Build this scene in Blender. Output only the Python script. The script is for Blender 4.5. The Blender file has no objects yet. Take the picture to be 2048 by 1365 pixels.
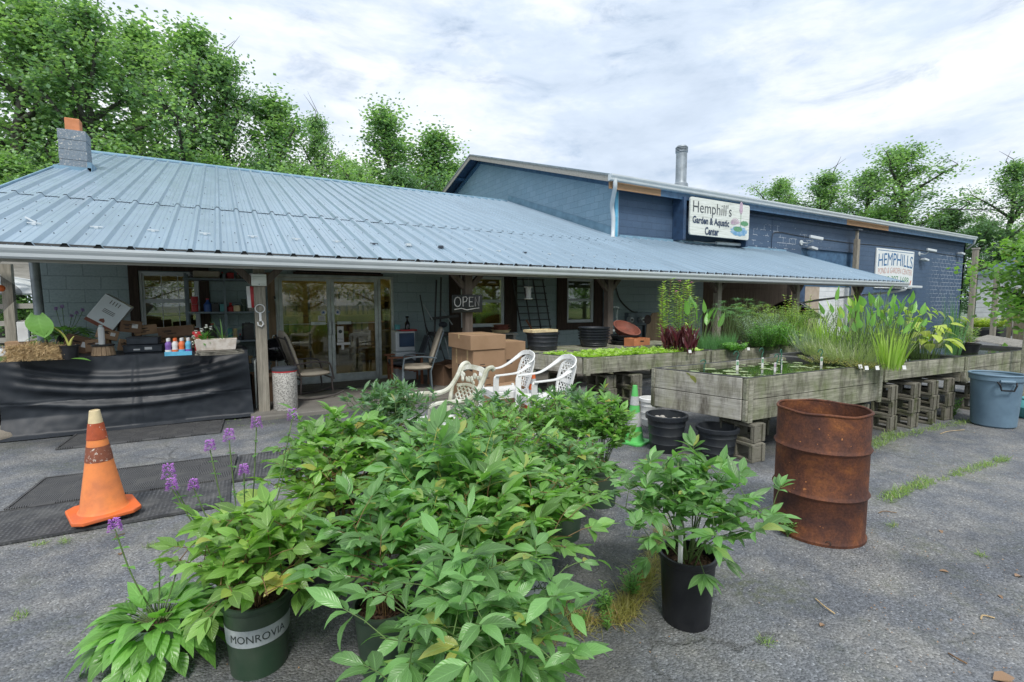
import bpy, bmesh, math, random
from mathutils import Vector, Matrix, Euler, noise
PI = math.pi
rad = math.radians
scene = bpy.context.scene
col = scene.collection

# ---------------------------------------------------------------- camera
FPX, CAMH = 975.0, 1.62
pitch = math.atan((682.5 - 602.0) / FPX)
yaw = math.atan((1024 - 452.0) / FPX)
cam_d = bpy.data.cameras.new('camera')
cam = bpy.data.objects.new('camera', cam_d)
col.objects.link(cam)
cam.location = (0, 0, CAMH)
cam.rotation_euler = (PI / 2 - pitch, 0, -yaw)
cam_d.sensor_width = 36.0
cam_d.sensor_fit = 'HORIZONTAL'
cam_d.lens = FPX / 2048 * 36.0
cam_d.clip_start = 0.05
cam_d.clip_end = 2000
scene.camera = cam

# ---------------------------------------------------------------- sky and sun
SUN_EL, SUN_ROT = rad(52), rad(205)
world = bpy.data.worlds.new('World')
scene.world = world
world.use_nodes = True
nt = world.node_tree
nt.nodes.clear()
N = nt.nodes.new
L = nt.links.new
out = N('ShaderNodeOutputWorld')
bg = N('ShaderNodeBackground')
sky = N('ShaderNodeTexSky')
sky.sky_type = 'NISHITA'
sky.sun_disc = False
sky.sun_elevation = SUN_EL
sky.sun_rotation = SUN_ROT
sky.air_density = 1.0
sky.dust_density = 1.0
tc = N('ShaderNodeTexCoord')
mp = N('ShaderNodeMapping')
mp.inputs['Scale'].default_value = (1, 1, 3.0)
L(tc.outputs['Generated'], mp.inputs['Vector'])
def noise_node(sc, det, rough, dist=0.0):
    n = N('ShaderNodeTexNoise')
    n.inputs['Scale'].default_value = sc
    n.inputs['Detail'].default_value = det
    n.inputs['Roughness'].default_value = rough
    n.inputs['Distortion'].default_value = dist
    L(mp.outputs['Vector'], n.inputs['Vector'])
    return n
def ramp_node(tree, src, stops):
    r = tree.nodes.new('ShaderNodeValToRGB')
    e = r.color_ramp.elements
    while len(e) > 1:
        e.remove(e[-1])
    e[0].position = stops[0][0]
    e[0].color = tuple(stops[0][1]) + (1,) if len(stops[0][1]) == 3 else stops[0][1]
    for p, c in stops[1:]:
        x = e.new(p)
        x.color = tuple(c) + (1,) if len(c) == 3 else c
    tree.links.new(src, r.inputs['Fac'])
    return r
n1 = noise_node(2.3, 10, 0.6, 0.25)
n2 = noise_node(6.5, 10, 0.62, 0.4)
clouds = ramp_node(nt, n1.outputs['Fac'], [(0.30, (4.6, 5.4, 6.5)), (0.43, (5.3, 6.1, 7.2)), (0.50, (6.4, 6.95, 7.8)), (0.57, (7.3, 7.7, 8.2)), (0.70, (8.2, 8.4, 8.6))])
wisps = ramp_node(nt, n2.outputs['Fac'], [(0.3, (0.80, 0.84, 0.88)), (0.5, (1.0, 1.0, 1.0)), (0.7, (1.08, 1.07, 1.06))])
mul = N('ShaderNodeMix'); mul.data_type = 'RGBA'; mul.blend_type = 'MULTIPLY'; mul.inputs['Factor'].default_value = 1
L(clouds.outputs['Color'], mul.inputs['A'])
L(wisps.outputs['Color'], mul.inputs['B'])
holes = ramp_node(nt, n2.outputs['Fac'], [(0.28, (0.75,) * 3), (0.42, (1, 1, 1))])
mx = N('ShaderNodeMix'); mx.data_type = 'RGBA'
L(holes.outputs['Color'], mx.inputs['Factor'])
L(sky.outputs['Color'], mx.inputs['A'])
L(mul.outputs['Result'], mx.inputs['B'])
L(mx.outputs['Result'], bg.inputs['Color'])
bg.inputs['Strength'].default_value = 0.1
L(bg.outputs['Background'], out.inputs['Surface'])

sun_d = bpy.data.lights.new('sun', 'SUN')
sun_d.energy = 2.0
sun_d.angle = rad(14)
sun_d.color = (1.0, 0.96, 0.9)
sun = bpy.data.objects.new('sun', sun_d)
col.objects.link(sun)
sd = Vector((math.sin(SUN_ROT) * math.cos(SUN_EL), math.cos(SUN_ROT) * math.cos(SUN_EL), math.sin(SUN_EL)))
sun.rotation_euler = (-sd).to_track_quat('-Z', 'Y').to_euler()
sun.location = (0, -10, 30)

scene.view_settings.view_transform = 'Standard'
scene.view_settings.look = 'None'
scene.view_settings.exposure = 0.5
scene.view_settings.gamma = 1.0
scene.view_settings.use_curve_mapping = False
scene.cycles.max_bounces = 10
scene.cycles.transparent_max_bounces = 24
scene.cycles.use_denoising = True

# ---------------------------------------------------------------- pixel -> world (used only to read off positions)
fv = Vector((math.sin(yaw) * math.cos(pitch), math.cos(yaw) * math.cos(pitch), -math.sin(pitch)))
rv = Vector((math.cos(yaw), -math.sin(yaw), 0))
uv_ = rv.cross(fv)
CAMP = Vector((0, 0, CAMH))
def ray(px, py): return fv + rv * ((px - 1024) / FPX) - uv_ * ((py - 682.5) / FPX)
def onz(px, py, z=0.0):
    d = ray(px, py); return CAMP + d * ((z - CAMH) / d.z)
def ony(px, py, y):
    d = ray(px, py); return CAMP + d * (y / d.y)
def onx(px, py, x):
    d = ray(px, py); return CAMP + d * (x / d.x)

# ---------------------------------------------------------------- mesh builder
class MB:
    def __init__(s):
        s.v = []; s.f = []; s.uv = []; s.mi = []; s.m = 0
    def add(s, vs, fs, uvs=None):
        o = len(s.v)
        s.v.extend([tuple(p) for p in vs])
        for i, f in enumerate(fs):
            s.f.append([o + k for k in f]); s.mi.append(s.m)
            s.uv.append(uvs[i] if uvs else None)
    def box(s, a, b, M=None):
        x0, y0, z0 = min(a[0], b[0]), min(a[1], b[1]), min(a[2], b[2])
        x1, y1, z1 = max(a[0], b[0]), max(a[1], b[1]), max(a[2], b[2])
        vs = [Vector(p) for p in ((x0,y0,z0),(x1,y0,z0),(x1,y1,z0),(x0,y1,z0),(x0,y0,z1),(x1,y0,z1),(x1,y1,z1),(x0,y1,z1))]
        if M is not None: vs = [M @ p for p in vs]
        s.add(vs, [(0,3,2,1),(4,5,6,7),(0,1,5,4),(1,2,6,5),(2,3,7,6),(3,0,4,7)])
        return s
    def cbox(s, c, d, M=None):
        return s.box((c[0]-d[0]/2, c[1]-d[1]/2, c[2]-d[2]/2), (c[0]+d[0]/2, c[1]+d[1]/2, c[2]+d[2]/2), M)
    def bar(s, p, q, w, h, up=(0,0,1)):
        p = Vector(p); q = Vector(q); d = (q - p); l = d.length; d.normalize()
        x = d.cross(Vector(up))
        if x.length < 1e-4: x = d.cross(Vector((0,1,0)))
        x.normalize(); y = x.cross(d)
        M = Matrix((x, d, y)).transposed().to_4x4(); M.translation = p
        return s.box((-w/2, 0, -h/2), (w/2, l, h/2), M)
    def prism(s, poly, h, M=None, flip=False):
        n = len(poly)
        vs = [Vector((p[0], p[1], 0)) for p in poly] + [Vector((p[0], p[1], h)) for p in poly]
        if M is not None: vs = [M @ p for p in vs]
        s.add(vs, [tuple(range(n))[::-1], tuple(range(n, 2*n))] + [(i, (i+1) % n, (i+1) % n + n, i + n) for i in range(n)])
        return s
    def lathe(s, prof, n=24, M=None, close=False, oval=1.0):
        vs = []; fs = []
        for r, z in prof:
            for k in range(n):
                a = 2*PI*k/n
                p = Vector((r*math.cos(a), r*math.sin(a)*oval, z))
                vs.append(M @ p if M is not None else p)
        m = len(prof)
        for i in range(m-1):
            for k in range(n):
                k2 = (k+1) % n
                fs.append((i*n+k, i*n+k2, (i+1)*n+k2, (i+1)*n+k))
        if prof[0][0] > 1e-5 and close: fs.append(tuple(range(n))[::-1])
        if prof[-1][0] > 1e-5 and close: fs.append(tuple((m-1)*n+k for k in range(n)))
        s.add(vs, fs); return s
    def tube(s, pts, r, n=8, cap=True):
        pts = [Vector(p) for p in pts]
        R = r if isinstance(r, (list, tuple)) else [r]*len(pts)
        vs = []; fs = []
        t = (pts[1]-pts[0]).normalized()
        ref = Vector((0,0,1)) if abs(t.z) < 0.9 else Vector((1,0,0))
        x = t.cross(ref).normalized()
        for i, p in enumerate(pts):
            if i == 0: t = pts[1]-pts[0]
            elif i == len(pts)-1: t = pts[-1]-pts[-2]
            else: t = pts[i+1]-pts[i-1]
            t = t.normalized()
            x = (x - t*x.dot(t))
            if x.length < 1e-5: x = t.orthogonal()
            x.normalize(); y = t.cross(x)
            for k in range(n):
                a = 2*PI*k/n
                vs.append(p + (x*math.cos(a) + y*math.sin(a))*R[i])
        for i in range(len(pts)-1):
            for k in range(n):
                k2 = (k+1) % n
                fs.append((i*n+k, i*n+k2, (i+1)*n+k2, (i+1)*n+k))
        if cap:
            fs.append(tuple(range(n))[::-1]); fs.append(tuple((len(pts)-1)*n+k for k in range(n)))
        s.add(vs, fs); return s
    def grid(s, fn, nu, nv, uv=True):
        vs = [fn(i/nu, j/nv) for j in range(nv+1) for i in range(nu+1)]
        fs = []; us = []
        for j in range(nv):
            for i in range(nu):
                a = j*(nu+1)+i
                fs.append((a, a+1, a+nu+2, a+nu+1))
                us.append(((i/nu, j/nv), ((i+1)/nu, j/nv), ((i+1)/nu, (j+1)/nv), (i/nu, (j+1)/nv)))
        s.add(vs, fs, us if uv else None); return s
    def ball(s, c, r, seg=12, rings=8, sc=(1,1,1), M=None):
        vs = []; fs = []
        for j in range(rings+1):
            th = PI*j/rings
            for k in range(seg):
                a = 2*PI*k/seg
                p = Vector((c[0]+r*sc[0]*math.sin(th)*math.cos(a), c[1]+r*sc[1]*math.sin(th)*math.sin(a), c[2]-r*sc[2]*math.cos(th)))
                vs.append(M @ p if M is not None else p)
        for j in range(rings):
            for k in range(seg):
                k2 = (k+1) % seg
                fs.append((j*seg+k, j*seg+k2, (j+1)*seg+k2, (j+1)*seg+k))
        s.add(vs, fs); return s
    def xform(s, M):
        s.v = [tuple(M @ Vector(p)) for p in s.v]; return s
    def build(s, name, mats, parent=None, w=False, bevel=0, smooth=False, solid=0, sub=0, at=None, merge=False):
        """w: vertices are world coordinates, shifted to the parent's (or `at`) origin"""
        me = bpy.data.meshes.new(name)
        off = Vector((0,0,0))
        if w and parent is not None:
            P = parent
            while P is not None: off += P.location; P = P.parent
        if at is not None: off = off + Vector(at)
        vs = [(p[0]-off.x, p[1]-off.y, p[2]-off.z) for p in s.v] if (w or at is not None) and off.length > 0 else s.v
        me.from_pydata(vs, [], s.f)
        if any(u is not None for u in s.uv):
            ul = me.uv_layers.new(name='UVMap')
            li = 0
            flat = []
            for f, u in zip(s.f, s.uv):
                for k in range(len(f)):
                    flat.extend(u[k] if u else (0.5, 0.5))
            ul.data.foreach_set('uv', flat)
        if not isinstance(mats, (list, tuple)): mats = [mats]
        for m in mats: me.materials.append(m)
        if len(mats) > 1: me.polygons.foreach_set('material_index', s.mi)
        if merge:
            b = bmesh.new(); b.from_mesh(me); bmesh.ops.remove_doubles(b, verts=b.verts, dist=1e-4); bmesh.ops.recalc_face_normals(b, faces=b.faces); b.to_mesh(me); b.free()
        if smooth:
            me.polygons.foreach_set('use_smooth', [True]*len(me.polygons))
            if smooth != 'all':
                me.set_sharp_from_angle(angle=rad(38))
        o = bpy.data.objects.new(name, me)
        col.objects.link(o)
        if parent is not None: o.parent = parent
        if at is not None: o.location = at
        if bevel:
            md = o.modifiers.new('bevel', 'BEVEL'); md.width = bevel; md.segments = 2; md.limit_method = 'ANGLE'; md.angle_limit = rad(40)
        if solid:
            md = o.modifiers.new('solid', 'SOLIDIFY'); md.thickness = solid; md.offset = 0
        if sub:
            md = o.modifiers.new('sub', 'SUBSURF'); md.levels = sub; md.render_levels = sub
        return o

def tag(o, label, cat, group=None):
    o['label'] = label; o['category'] = cat
    if group: o['group'] = group
    return o
def thing(name, label, cat, loc=(0,0,0), rz=0.0, group=None):
    o = bpy.data.objects.new(name, None)
    o.empty_display_size = 0.1
    col.objects.link(o)
    o.location = loc; o.rotation_euler = (0, 0, rz)
    return tag(o, label, cat, group)
def structure(o): o['kind'] = 'structure'; return o
def stuff(o, label=None):
    o['kind'] = 'stuff'
    if label: o['label'] = label
    return o
def copy_tree(o, parent=None):
    c = o.copy(); col.objects.link(c); c.parent = parent
    for ch in [x for x in bpy.data.objects if x.parent == o]: copy_tree(ch, c)
    return c
def place(o, loc, rz, label):
    o.location = loc; o.rotation_euler = (0, 0, rz); o['label'] = label; return o
ORD = ['bottom', 'second', 'third', 'fourth', 'fifth', 'sixth']
def TR(x, y, z, rz=0, rx=0, ry=0, s=1):
    return Matrix.Translation((x, y, z)) @ Euler((rx, ry, rz)).to_matrix().to_4x4() @ Matrix.Scale(s, 4)
def interp_path(pts, n):
    """Catmull-Rom through pts"""
    pts = [Vector(p) for p in pts]
    P = [2*pts[0]-pts[1]] + pts + [2*pts[-1]-pts[-2]]
    out_ = []
    for i in range(1, len(P)-2):
        for k in range(n):
            t = k/n
            a, b, c, d = P[i-1], P[i], P[i+1], P[i+2]
            out_.append(0.5*((2*b)+(c-a)*t+(2*a-5*b+4*c-d)*t*t+(3*b-a-3*c+d)*t**3))
    out_.append(pts[-1])
    return out_
_font = {}
def text_mb(mb, s, width=None, height=None, M=None, bold=0.0, arch=0.0, ext=0.002, shear=0.0, spacing=1.0):
    """letters as mesh in the XZ plane facing -Y, centred on the origin of M"""
    cu = bpy.data.curves.new('lettering', 'FONT')
    cu.body = s; cu.size = 1; cu.extrude = 0; cu.offset = bold; cu.resolution_u = 3; cu.shear = shear; cu.space_character = spacing
    ob = bpy.data.objects.new('lettering', cu); col.objects.link(ob)
    dg = bpy.context.evaluated_depsgraph_get()
    me = bpy.data.meshes.new_from_object(ob.evaluated_get(dg))
    vs = [v.co.copy() for v in me.vertices]; fs = [tuple(p.vertices) for p in me.polygons]
    bpy.data.objects.remove(ob); bpy.data.curves.remove(cu); bpy.data.meshes.remove(me)
    if not vs: return
    x0 = min(v.x for v in vs); x1 = max(v.x for v in vs); y0 = min(v.y for v in vs); y1 = max(v.y for v in vs)
    sx = width/(x1-x0) if width else None
    sy = height/(y1-y0) if height else None
    if sx is None: sx = sy
    if sy is None: sy = sx
    o2 = []
    for v in vs:
        u = (v.x-(x0+x1)/2)*sx; w = (v.y-(y0+y1)/2)*sy
        w += arch*(1-(2*u/(x1-x0)/sx)**2)
        p = Vector((u, -ext, w))
        o2.append(M @ p if M is not None else p)
    mb.add(o2, fs)
# ---------------------------------------------------------------- materials
class Mat:
    """small node-graph helper"""
    def __init__(s, name):
        s.m = bpy.data.materials.new(name); s.m.use_nodes = True
        s.t = s.m.node_tree; s.b = s.t.nodes['Principled BSDF']; s.out = s.t.nodes['Material Output']
        s.tc = s.t.nodes.new('ShaderNodeTexCoord')
    def n(s, typ, **kw):
        x = s.t.nodes.new(typ)
        for k, v in kw.items(): setattr(x, k, v)
        return x
    def l(s, a, b): s.t.links.new(a, b)
    def vec(s, scale=(1,1,1), rot=(0,0,0), src='Object', loc=(0,0,0)):
        m = s.n('ShaderNodeMapping'); m.inputs['Scale'].default_value = scale; m.inputs['Rotation'].default_value = rot; m.inputs['Location'].default_value = loc
        if src == 'World': s.l(s.n('ShaderNodeNewGeometry').outputs['Position'], m.inputs['Vector'])
        else: s.l(s.tc.outputs[src], m.inputs['Vector'])
        return m.outputs['Vector']
    def noise(s, v, sc, det=4, rough=.55, dist=0):
        x = s.n('ShaderNodeTexNoise'); x.inputs['Scale'].default_value = sc; x.inputs['Detail'].default_value = det
        x.inputs['Roughness'].default_value = rough; x.inputs['Distortion'].default_value = dist
        s.l(v, x.inputs['Vector']); return x.outputs['Fac']
    def vor(s, v, sc, feature='F1', o='Distance', rnd=1):
        x = s.n('ShaderNodeTexVoronoi'); x.feature = feature; x.inputs['Scale'].default_value = sc; x.inputs['Randomness'].default_value = rnd
        s.l(v, x.inputs['Vector']); return x.outputs[o]
    def ramp(s, src, stops): return ramp_node(s.t, src, stops).outputs['Color']
    def mix(s, fac, a, b, mode='MIX'):
        x = s.n('ShaderNodeMix'); x.data_type = 'RGBA'; x.blend_type = mode
        for sock, val in (('Factor', fac), ('A', a), ('B', b)):
            if isinstance(val, (int, float)): x.inputs[sock].default_value = val if sock == 'Factor' else (val,)*3+(1,)
            elif isinstance(val, tuple): x.inputs[sock].default_value = val + (1,) if len(val) == 3 else val
            else: s.l(val, x.inputs[sock])
        return x.outputs['Result']
    def math(s, op, a, b=0.0, c=None):
        x = s.n('ShaderNodeMath'); x.operation = op
        for i, val in enumerate((a, b) if c is None else (a, b, c)):
            if isinstance(val, (int, float)): x.inputs[i].default_value = val
            else: s.l(val, x.inputs[i])
        return x.outputs[0]
    def col(s, c):
        if isinstance(c, tuple): s.b.inputs['Base Color'].default_value = c + (1,) if len(c) == 3 else c
        else: s.l(c, s.b.inputs['Base Color'])
    def bump(s, h, st=.3, d=.01, prev=None):
        x = s.n('ShaderNodeBump'); x.inputs['Strength'].default_value = st; x.inputs['Distance'].default_value = d
        s.l(h, x.inputs['Height'])
        if prev is not None: s.l(prev, x.inputs['Normal'])
        s.l(x.outputs['Normal'], s.b.inputs['Normal']); return x.outputs['Normal']
    def set(s, rough=None, metal=None, spec=None):
        if rough is not None:
            if isinstance(rough, (int, float)): s.b.inputs['Roughness'].default_value = rough
            else: s.l(rough, s.b.inputs['Roughness'])
        if metal is not None: s.b.inputs['Metallic'].default_value = metal
        if spec is not None: s.b.inputs['Specular IOR Level'].default_value = spec
        return s

def simple(name, c, rough=.6, metal=0, c2=None, sc=6, bump=.15, spec=.5, bs=60, bd=.002):
    """paint / plastic / metal with soft dirt variation and fine bump"""
    m = Mat(name)
    v = m.vec()
    c2 = c2 or tuple(x*.72 for x in c)
    nn = m.noise(v, sc, 6, .6)
    m.col(m.ramp(nn, [(.35, c2), (.6, c)]))
    m.set(metal=metal, spec=spec)
    rr = m.ramp(m.noise(v, sc*2.3, 4), [(.3, (min(1, rough*1.25),)*3), (.7, (rough*.8,)*3)])
    m.set(rough=rr)
    if bump: m.bump(m.noise(v, bs, 3), bump, bd)
    return m.m

def blocks(name, c1, c2, axis, mortar, peel=None, patch=None, bright=1.0):
    """painted concrete block wall; axis 'x' = wall runs along world X, 'y' = along Y"""
    m = Mat(name)
    g = m.n('ShaderNodeNewGeometry'); sp = m.n('ShaderNodeSeparateXYZ'); m.l(g.outputs['Position'], sp.inputs[0])
    cb = m.n('ShaderNodeCombineXYZ')
    m.l(sp.outputs['X' if axis == 'x' else 'Y'], cb.inputs[0]); m.l(sp.outputs['Z'], cb.inputs[1])
    v = cb.outputs[0]
    # slightly wandering joints
    wob = m.n('ShaderNodeTexNoise'); wob.inputs['Scale'].default_value = 3.5; m.l(v, wob.inputs['Vector'])
    va = m.n('ShaderNodeVectorMath'); va.operation = 'MULTIPLY_ADD'; va.inputs[1].default_value = (.03, .016, 0); m.l(wob.outputs['Color'], va.inputs[0]); m.l(v, va.inputs[2])
    br = m.n('ShaderNodeTexBrick'); br.inputs['Scale'].default_value = 1; br.inputs['Brick Width'].default_value = .406
    br.inputs['Row Height'].default_value = .2; br.inputs['Mortar Size'].default_value = .006; br.inputs['Mortar Smooth'].default_value = .5
    br.inputs['Color1'].default_value = c1+(1,); br.inputs['Color2'].default_value = c2+(1,); br.inputs['Mortar'].default_value = mortar+(1,)
    br.inputs['Bias'].default_value = -.2
    m.l(va.outputs[0], br.inputs['Vector'])
    big = m.noise(v, 1.3, 6, .62)
    fine = m.noise(v, 34, 6, .7)
    c = m.mix(m.ramp(big, [(.32, (0,)*3), (.68, (1,)*3)]), br.outputs['Color'], m.mix(.5, br.outputs['Color'], tuple(x*.62 for x in c1)))
    c = m.mix(.35, c, m.ramp(fine, [(.3, tuple(x*.6 for x in c1)), (.7, tuple(min(1, x*1.35) for x in c2))]))
    if peel:
        px, pz, rx, rz_, thr = peel[0]
        for k, (px, pz, rx, rz_, thr) in enumerate(peel):
            dx = m.math('DIVIDE', m.math('SUBTRACT', sp.outputs['X' if axis == 'x' else 'Y'], px), rx)
            dz = m.math('DIVIDE', m.math('SUBTRACT', sp.outputs['Z'], pz), rz_)
            d = m.math('ADD', m.math('MULTIPLY', dx, dx), m.math('MULTIPLY', dz, dz))
            inside = m.ramp(d, [(.3, (1,)*3), (1.0, (0,)*3)])
            nz = m.noise(v, 2.2 if k else 1.8, 5, .7)
            mm = m.math('MULTIPLY', inside, m.ramp(nz, [(thr, (0,)*3), (thr+.04, (1,)*3)]))
            mort = m.math('MULTIPLY', m.math('GREATER_THAN', br.outputs['Fac'], .08), mm)
            flake = m.math('MULTIPLY', m.math('GREATER_THAN', m.noise(v, 9, 6, .75), .64), mm)
            c = m.mix(m.math('MAXIMUM', mort, flake), c, (.72, .76, .8))
    m.col(c)
    m.set(rough=.62, spec=.4)
    h = m.math('ADD', m.math('MULTIPLY', br.outputs['Fac'], -1.0), m.math('MULTIPLY', fine, .45))
    m.bump(h, .7, .012)
    return m.m

def wood(name, c1, c2, axis='x', dark=.4, moss=None, sc=1.0, rough=.85, stain=None):
    """weathered timber: grain runs along the given object axis"""
    m = Mat(name)
    s_ = {'x': (.7, 14, 14), 'y': (14, .7, 14), 'z': (14, 14, .7)}[axis]
    v = m.vec(tuple(k*sc for k in s_))
    g1 = m.noise(v, 1.6, 8, .7, 1.2); g2 = m.noise(m.vec(tuple(k*2.7*sc for k in s_)), 3, 5, .7)
    c = m.ramp(g1, [(.28, tuple(x*dark for x in c1)), (.45, c1), (.7, c2)])
    c = m.mix(.35, c, m.ramp(g2, [(.35, tuple(x*.45 for x in c1)), (.6, c2)]))
    vo = m.vec()
    if moss:
        c = m.mix(m.ramp(m.noise(vo, 2.6, 6, .65), [(.42, (0,)*3), (.68, (.85,)*3)]), c, moss)
    if stain:
        c = m.mix(m.ramp(m.noise(m.vec((4, 4, .9)), 1.3, 7, .75), [(.47, (0,)*3), (.66, (.85,)*3)]), c, stain)
    m.col(c); m.set(rough=rough, spec=.25); m.bump(m.math('ADD', g1, g2), .5, .004)
    return m.m

def leaf_mat(name, base, tip=None, var=.35, trans=.32, rough=.34, vein=True, yellow=None, veins=9):
    """foliage: UV u across, v along the leaf; every leaf island gets its own tone"""
    m = Mat(name)
    g = m.n('ShaderNodeNewGeometry'); ri = g.outputs['Random Per Island']
    lo = tuple(x*(1-var) for x in base); hi = tuple(min(1, x*(1+var*1.2)) for x in base)
    stops = [(0, lo), (.5, base), (.93, hi)]
    if tip: stops.append((.985, tip))
    c = m.ramp(ri, stops)
    if yellow:
        c = m.mix(m.ramp(m.noise(m.vec(), 4.5, 3), [(.52, (0,)*3), (.68, (.8,)*3)]), c, yellow)
    if vein:
        sp = m.n('ShaderNodeSeparateXYZ'); m.l(m.tc.outputs['UV'], sp.inputs[0])
        du = m.math('ABSOLUTE', m.math('SUBTRACT', sp.outputs['X'], .5))
        mid = m.ramp(du, [(.0, (1,)*3), (.05, (0,)*3)])
        w = m.math('SINE', m.math('MULTIPLY', m.math('ADD', sp.outputs['Y'], m.math('MULTIPLY', du, -.55)), veins*6.28))
        side = m.math('MULTIPLY', m.ramp(w, [(.86, (0,)*3), (1, (1,)*3)]), .35)
        vv = m.math('MAXIMUM', mid, side)
        c = m.mix(m.math('MULTIPLY', vv, .55), c, tuple(min(1, x*1.9+.03) for x in base))
        m.bump(m.math('MULTIPLY', m.math('ADD', w, m.math('MULTIPLY', mid, -2)), -1), .25, .002)
    bf = m.mix(m.math('MULTIPLY', g.outputs['Backfacing'], .55), c, tuple(min(1, x*1.5+.02) for x in base))
    m.col(bf); m.set(rough=rough, spec=.6)
    tr = m.n('ShaderNodeBsdfTranslucent')
    m.l(m.mix(1, bf, (1.5, 1.7, .7), 'MULTIPLY'), tr.inputs['Color'])
    ms = m.n('ShaderNodeMixShader'); ms.inputs[0].default_value = trans
    m.l(m.b.outputs[0], ms.inputs[1]); m.l(tr.outputs[0], ms.inputs[2]); m.l(ms.outputs[0], m.out.inputs['Surface'])
    return m.m

def glass_mat(name, refl=.3, tint=(.75, .85, .82), rough=.02):
    m = Mat(name)
    gl = m.n('ShaderNodeBsdfGlossy'); gl.inputs['Roughness'].default_value = rough
    tr = m.n('ShaderNodeBsdfTransparent'); tr.inputs['Color'].default_value = tint+(1,)
    lw = m.n('ShaderNodeLayerWeight'); lw.inputs['Blend'].default_value = .35
    f = m.math('ADD', m.math('MULTIPLY', lw.outputs['Fresnel'], .5), refl*.6)
    ms = m.n('ShaderNodeMixShader'); m.l(f, ms.inputs[0]); m.l(tr.outputs[0], ms.inputs[1]); m.l(gl.outputs[0], ms.inputs[2])
    m.l(ms.outputs[0], m.out.inputs['Surface']); return m.m

def emis(name, c, st):
    m = Mat(name); m.b.inputs['Emission Color'].default_value = c+(1,); m.b.inputs['Emission Strength'].default_value = st; m.col(c); return m.m

def asphalt_mat():
    m = Mat('asphalt')
    v = m.vec(src='World')
    big = m.noise(v, .55, 7, .6); mid = m.noise(v, 2.6, 6, .65); fine = m.noise(v, 140, 3, .6)
    c = m.ramp(big, [(.3, (.10, .108, .122)), (.48, (.145, .156, .174)), (.7, (.215, .225, .238))])
    c = m.mix(m.ramp(mid, [(.42, (0,)*3), (.66, (.7,)*3)]), c, (.29, .285, .265))
    st = m.vor(v, 95, o='Color')
    cell = m.ramp(st, [(.0, (.5,)*3), (.5, (.92,)*3), (.85, (1.3,)*3), (.95, (2.0,)*3)])
    c = m.mix(.85, c, cell, 'MULTIPLY')
    chips = m.vor(v, 26)
    c = m.mix(m.math('MULTIPLY', m.math('LESS_THAN', chips, .09), m.math('GREATER_THAN', m.noise(v, 6, 2), .5)), c, (.5, .48, .43))
    # dark patched seams and fine cracks
    vw = m.n('ShaderNodeVectorMath'); vw.operation = 'MULTIPLY_ADD'; vw.inputs[1].default_value = (.5, .5, 0)
    nn = m.n('ShaderNodeTexNoise'); nn.inputs['Scale'].default_value = 2.2; nn.inputs['Detail'].default_value = 6; m.l(v, nn.inputs['Vector'])
    m.l(nn.outputs['Color'], vw.inputs[0]); m.l(v, vw.inputs[2])
    crack = m.vor(vw.outputs[0], .5, 'DISTANCE_TO_EDGE')
    cr = m.ramp(crack, [(.0, (1,)*3), (.003, (.6,)*3), (.007, (0,)*3)])
    cr = m.math('MULTIPLY', cr, m.ramp(m.noise(v, 1.1, 3), [(.46, (0,)*3), (.6, (.55,)*3)]))
    c = m.mix(cr, c, (.06, .06, .055))
    moss = m.math('MULTIPLY', m.ramp(m.noise(v, .9, 5, .7), [(.5, (0,)*3), (.66, (.75,)*3)]), m.ramp(m.noise(v, 18, 4, .7), [(.4, (0,)*3), (.65, (1,)*3)]))
    c = m.mix(moss, c, (.10, .115, .06))
    # painted contact shade around pots, beds and porch front; watering damp among the pots
    sp = m.n('ShaderNodeSeparateXYZ'); m.l(v, sp.inputs[0]); wob = m.math('MULTIPLY', m.math('SUBTRACT', m.noise(v, 2.2, 6, .7), .5), 1.6); damp_shade = None
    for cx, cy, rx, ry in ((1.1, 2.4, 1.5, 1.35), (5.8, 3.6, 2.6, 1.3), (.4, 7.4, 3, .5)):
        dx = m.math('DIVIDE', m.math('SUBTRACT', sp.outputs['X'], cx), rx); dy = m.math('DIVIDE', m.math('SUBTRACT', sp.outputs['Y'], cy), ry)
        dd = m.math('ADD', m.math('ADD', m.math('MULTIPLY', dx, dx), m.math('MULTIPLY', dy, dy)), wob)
        w_ = m.ramp(dd, [(.45, (.5,)*3), (1.0, (0,)*3)]); damp_shade = w_ if damp_shade is None else m.math('MAXIMUM', damp_shade, w_)
    c = m.mix(damp_shade, c, (.035, .037, .036))
    m.col(c); m.set(rough=.88, spec=.3)
    d = m.vor(v, 95)
    h = m.math('ADD', m.math('MULTIPLY', d, -1.2), m.math('MULTIPLY', fine, .3))
    nb = m.bump(h, .9, .006)
    m.bump(m.math('ADD', m.math('MULTIPLY', mid, 1.0), m.math('MULTIPLY', cr, -.6)), .5, .03, nb)
    return m.m

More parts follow.
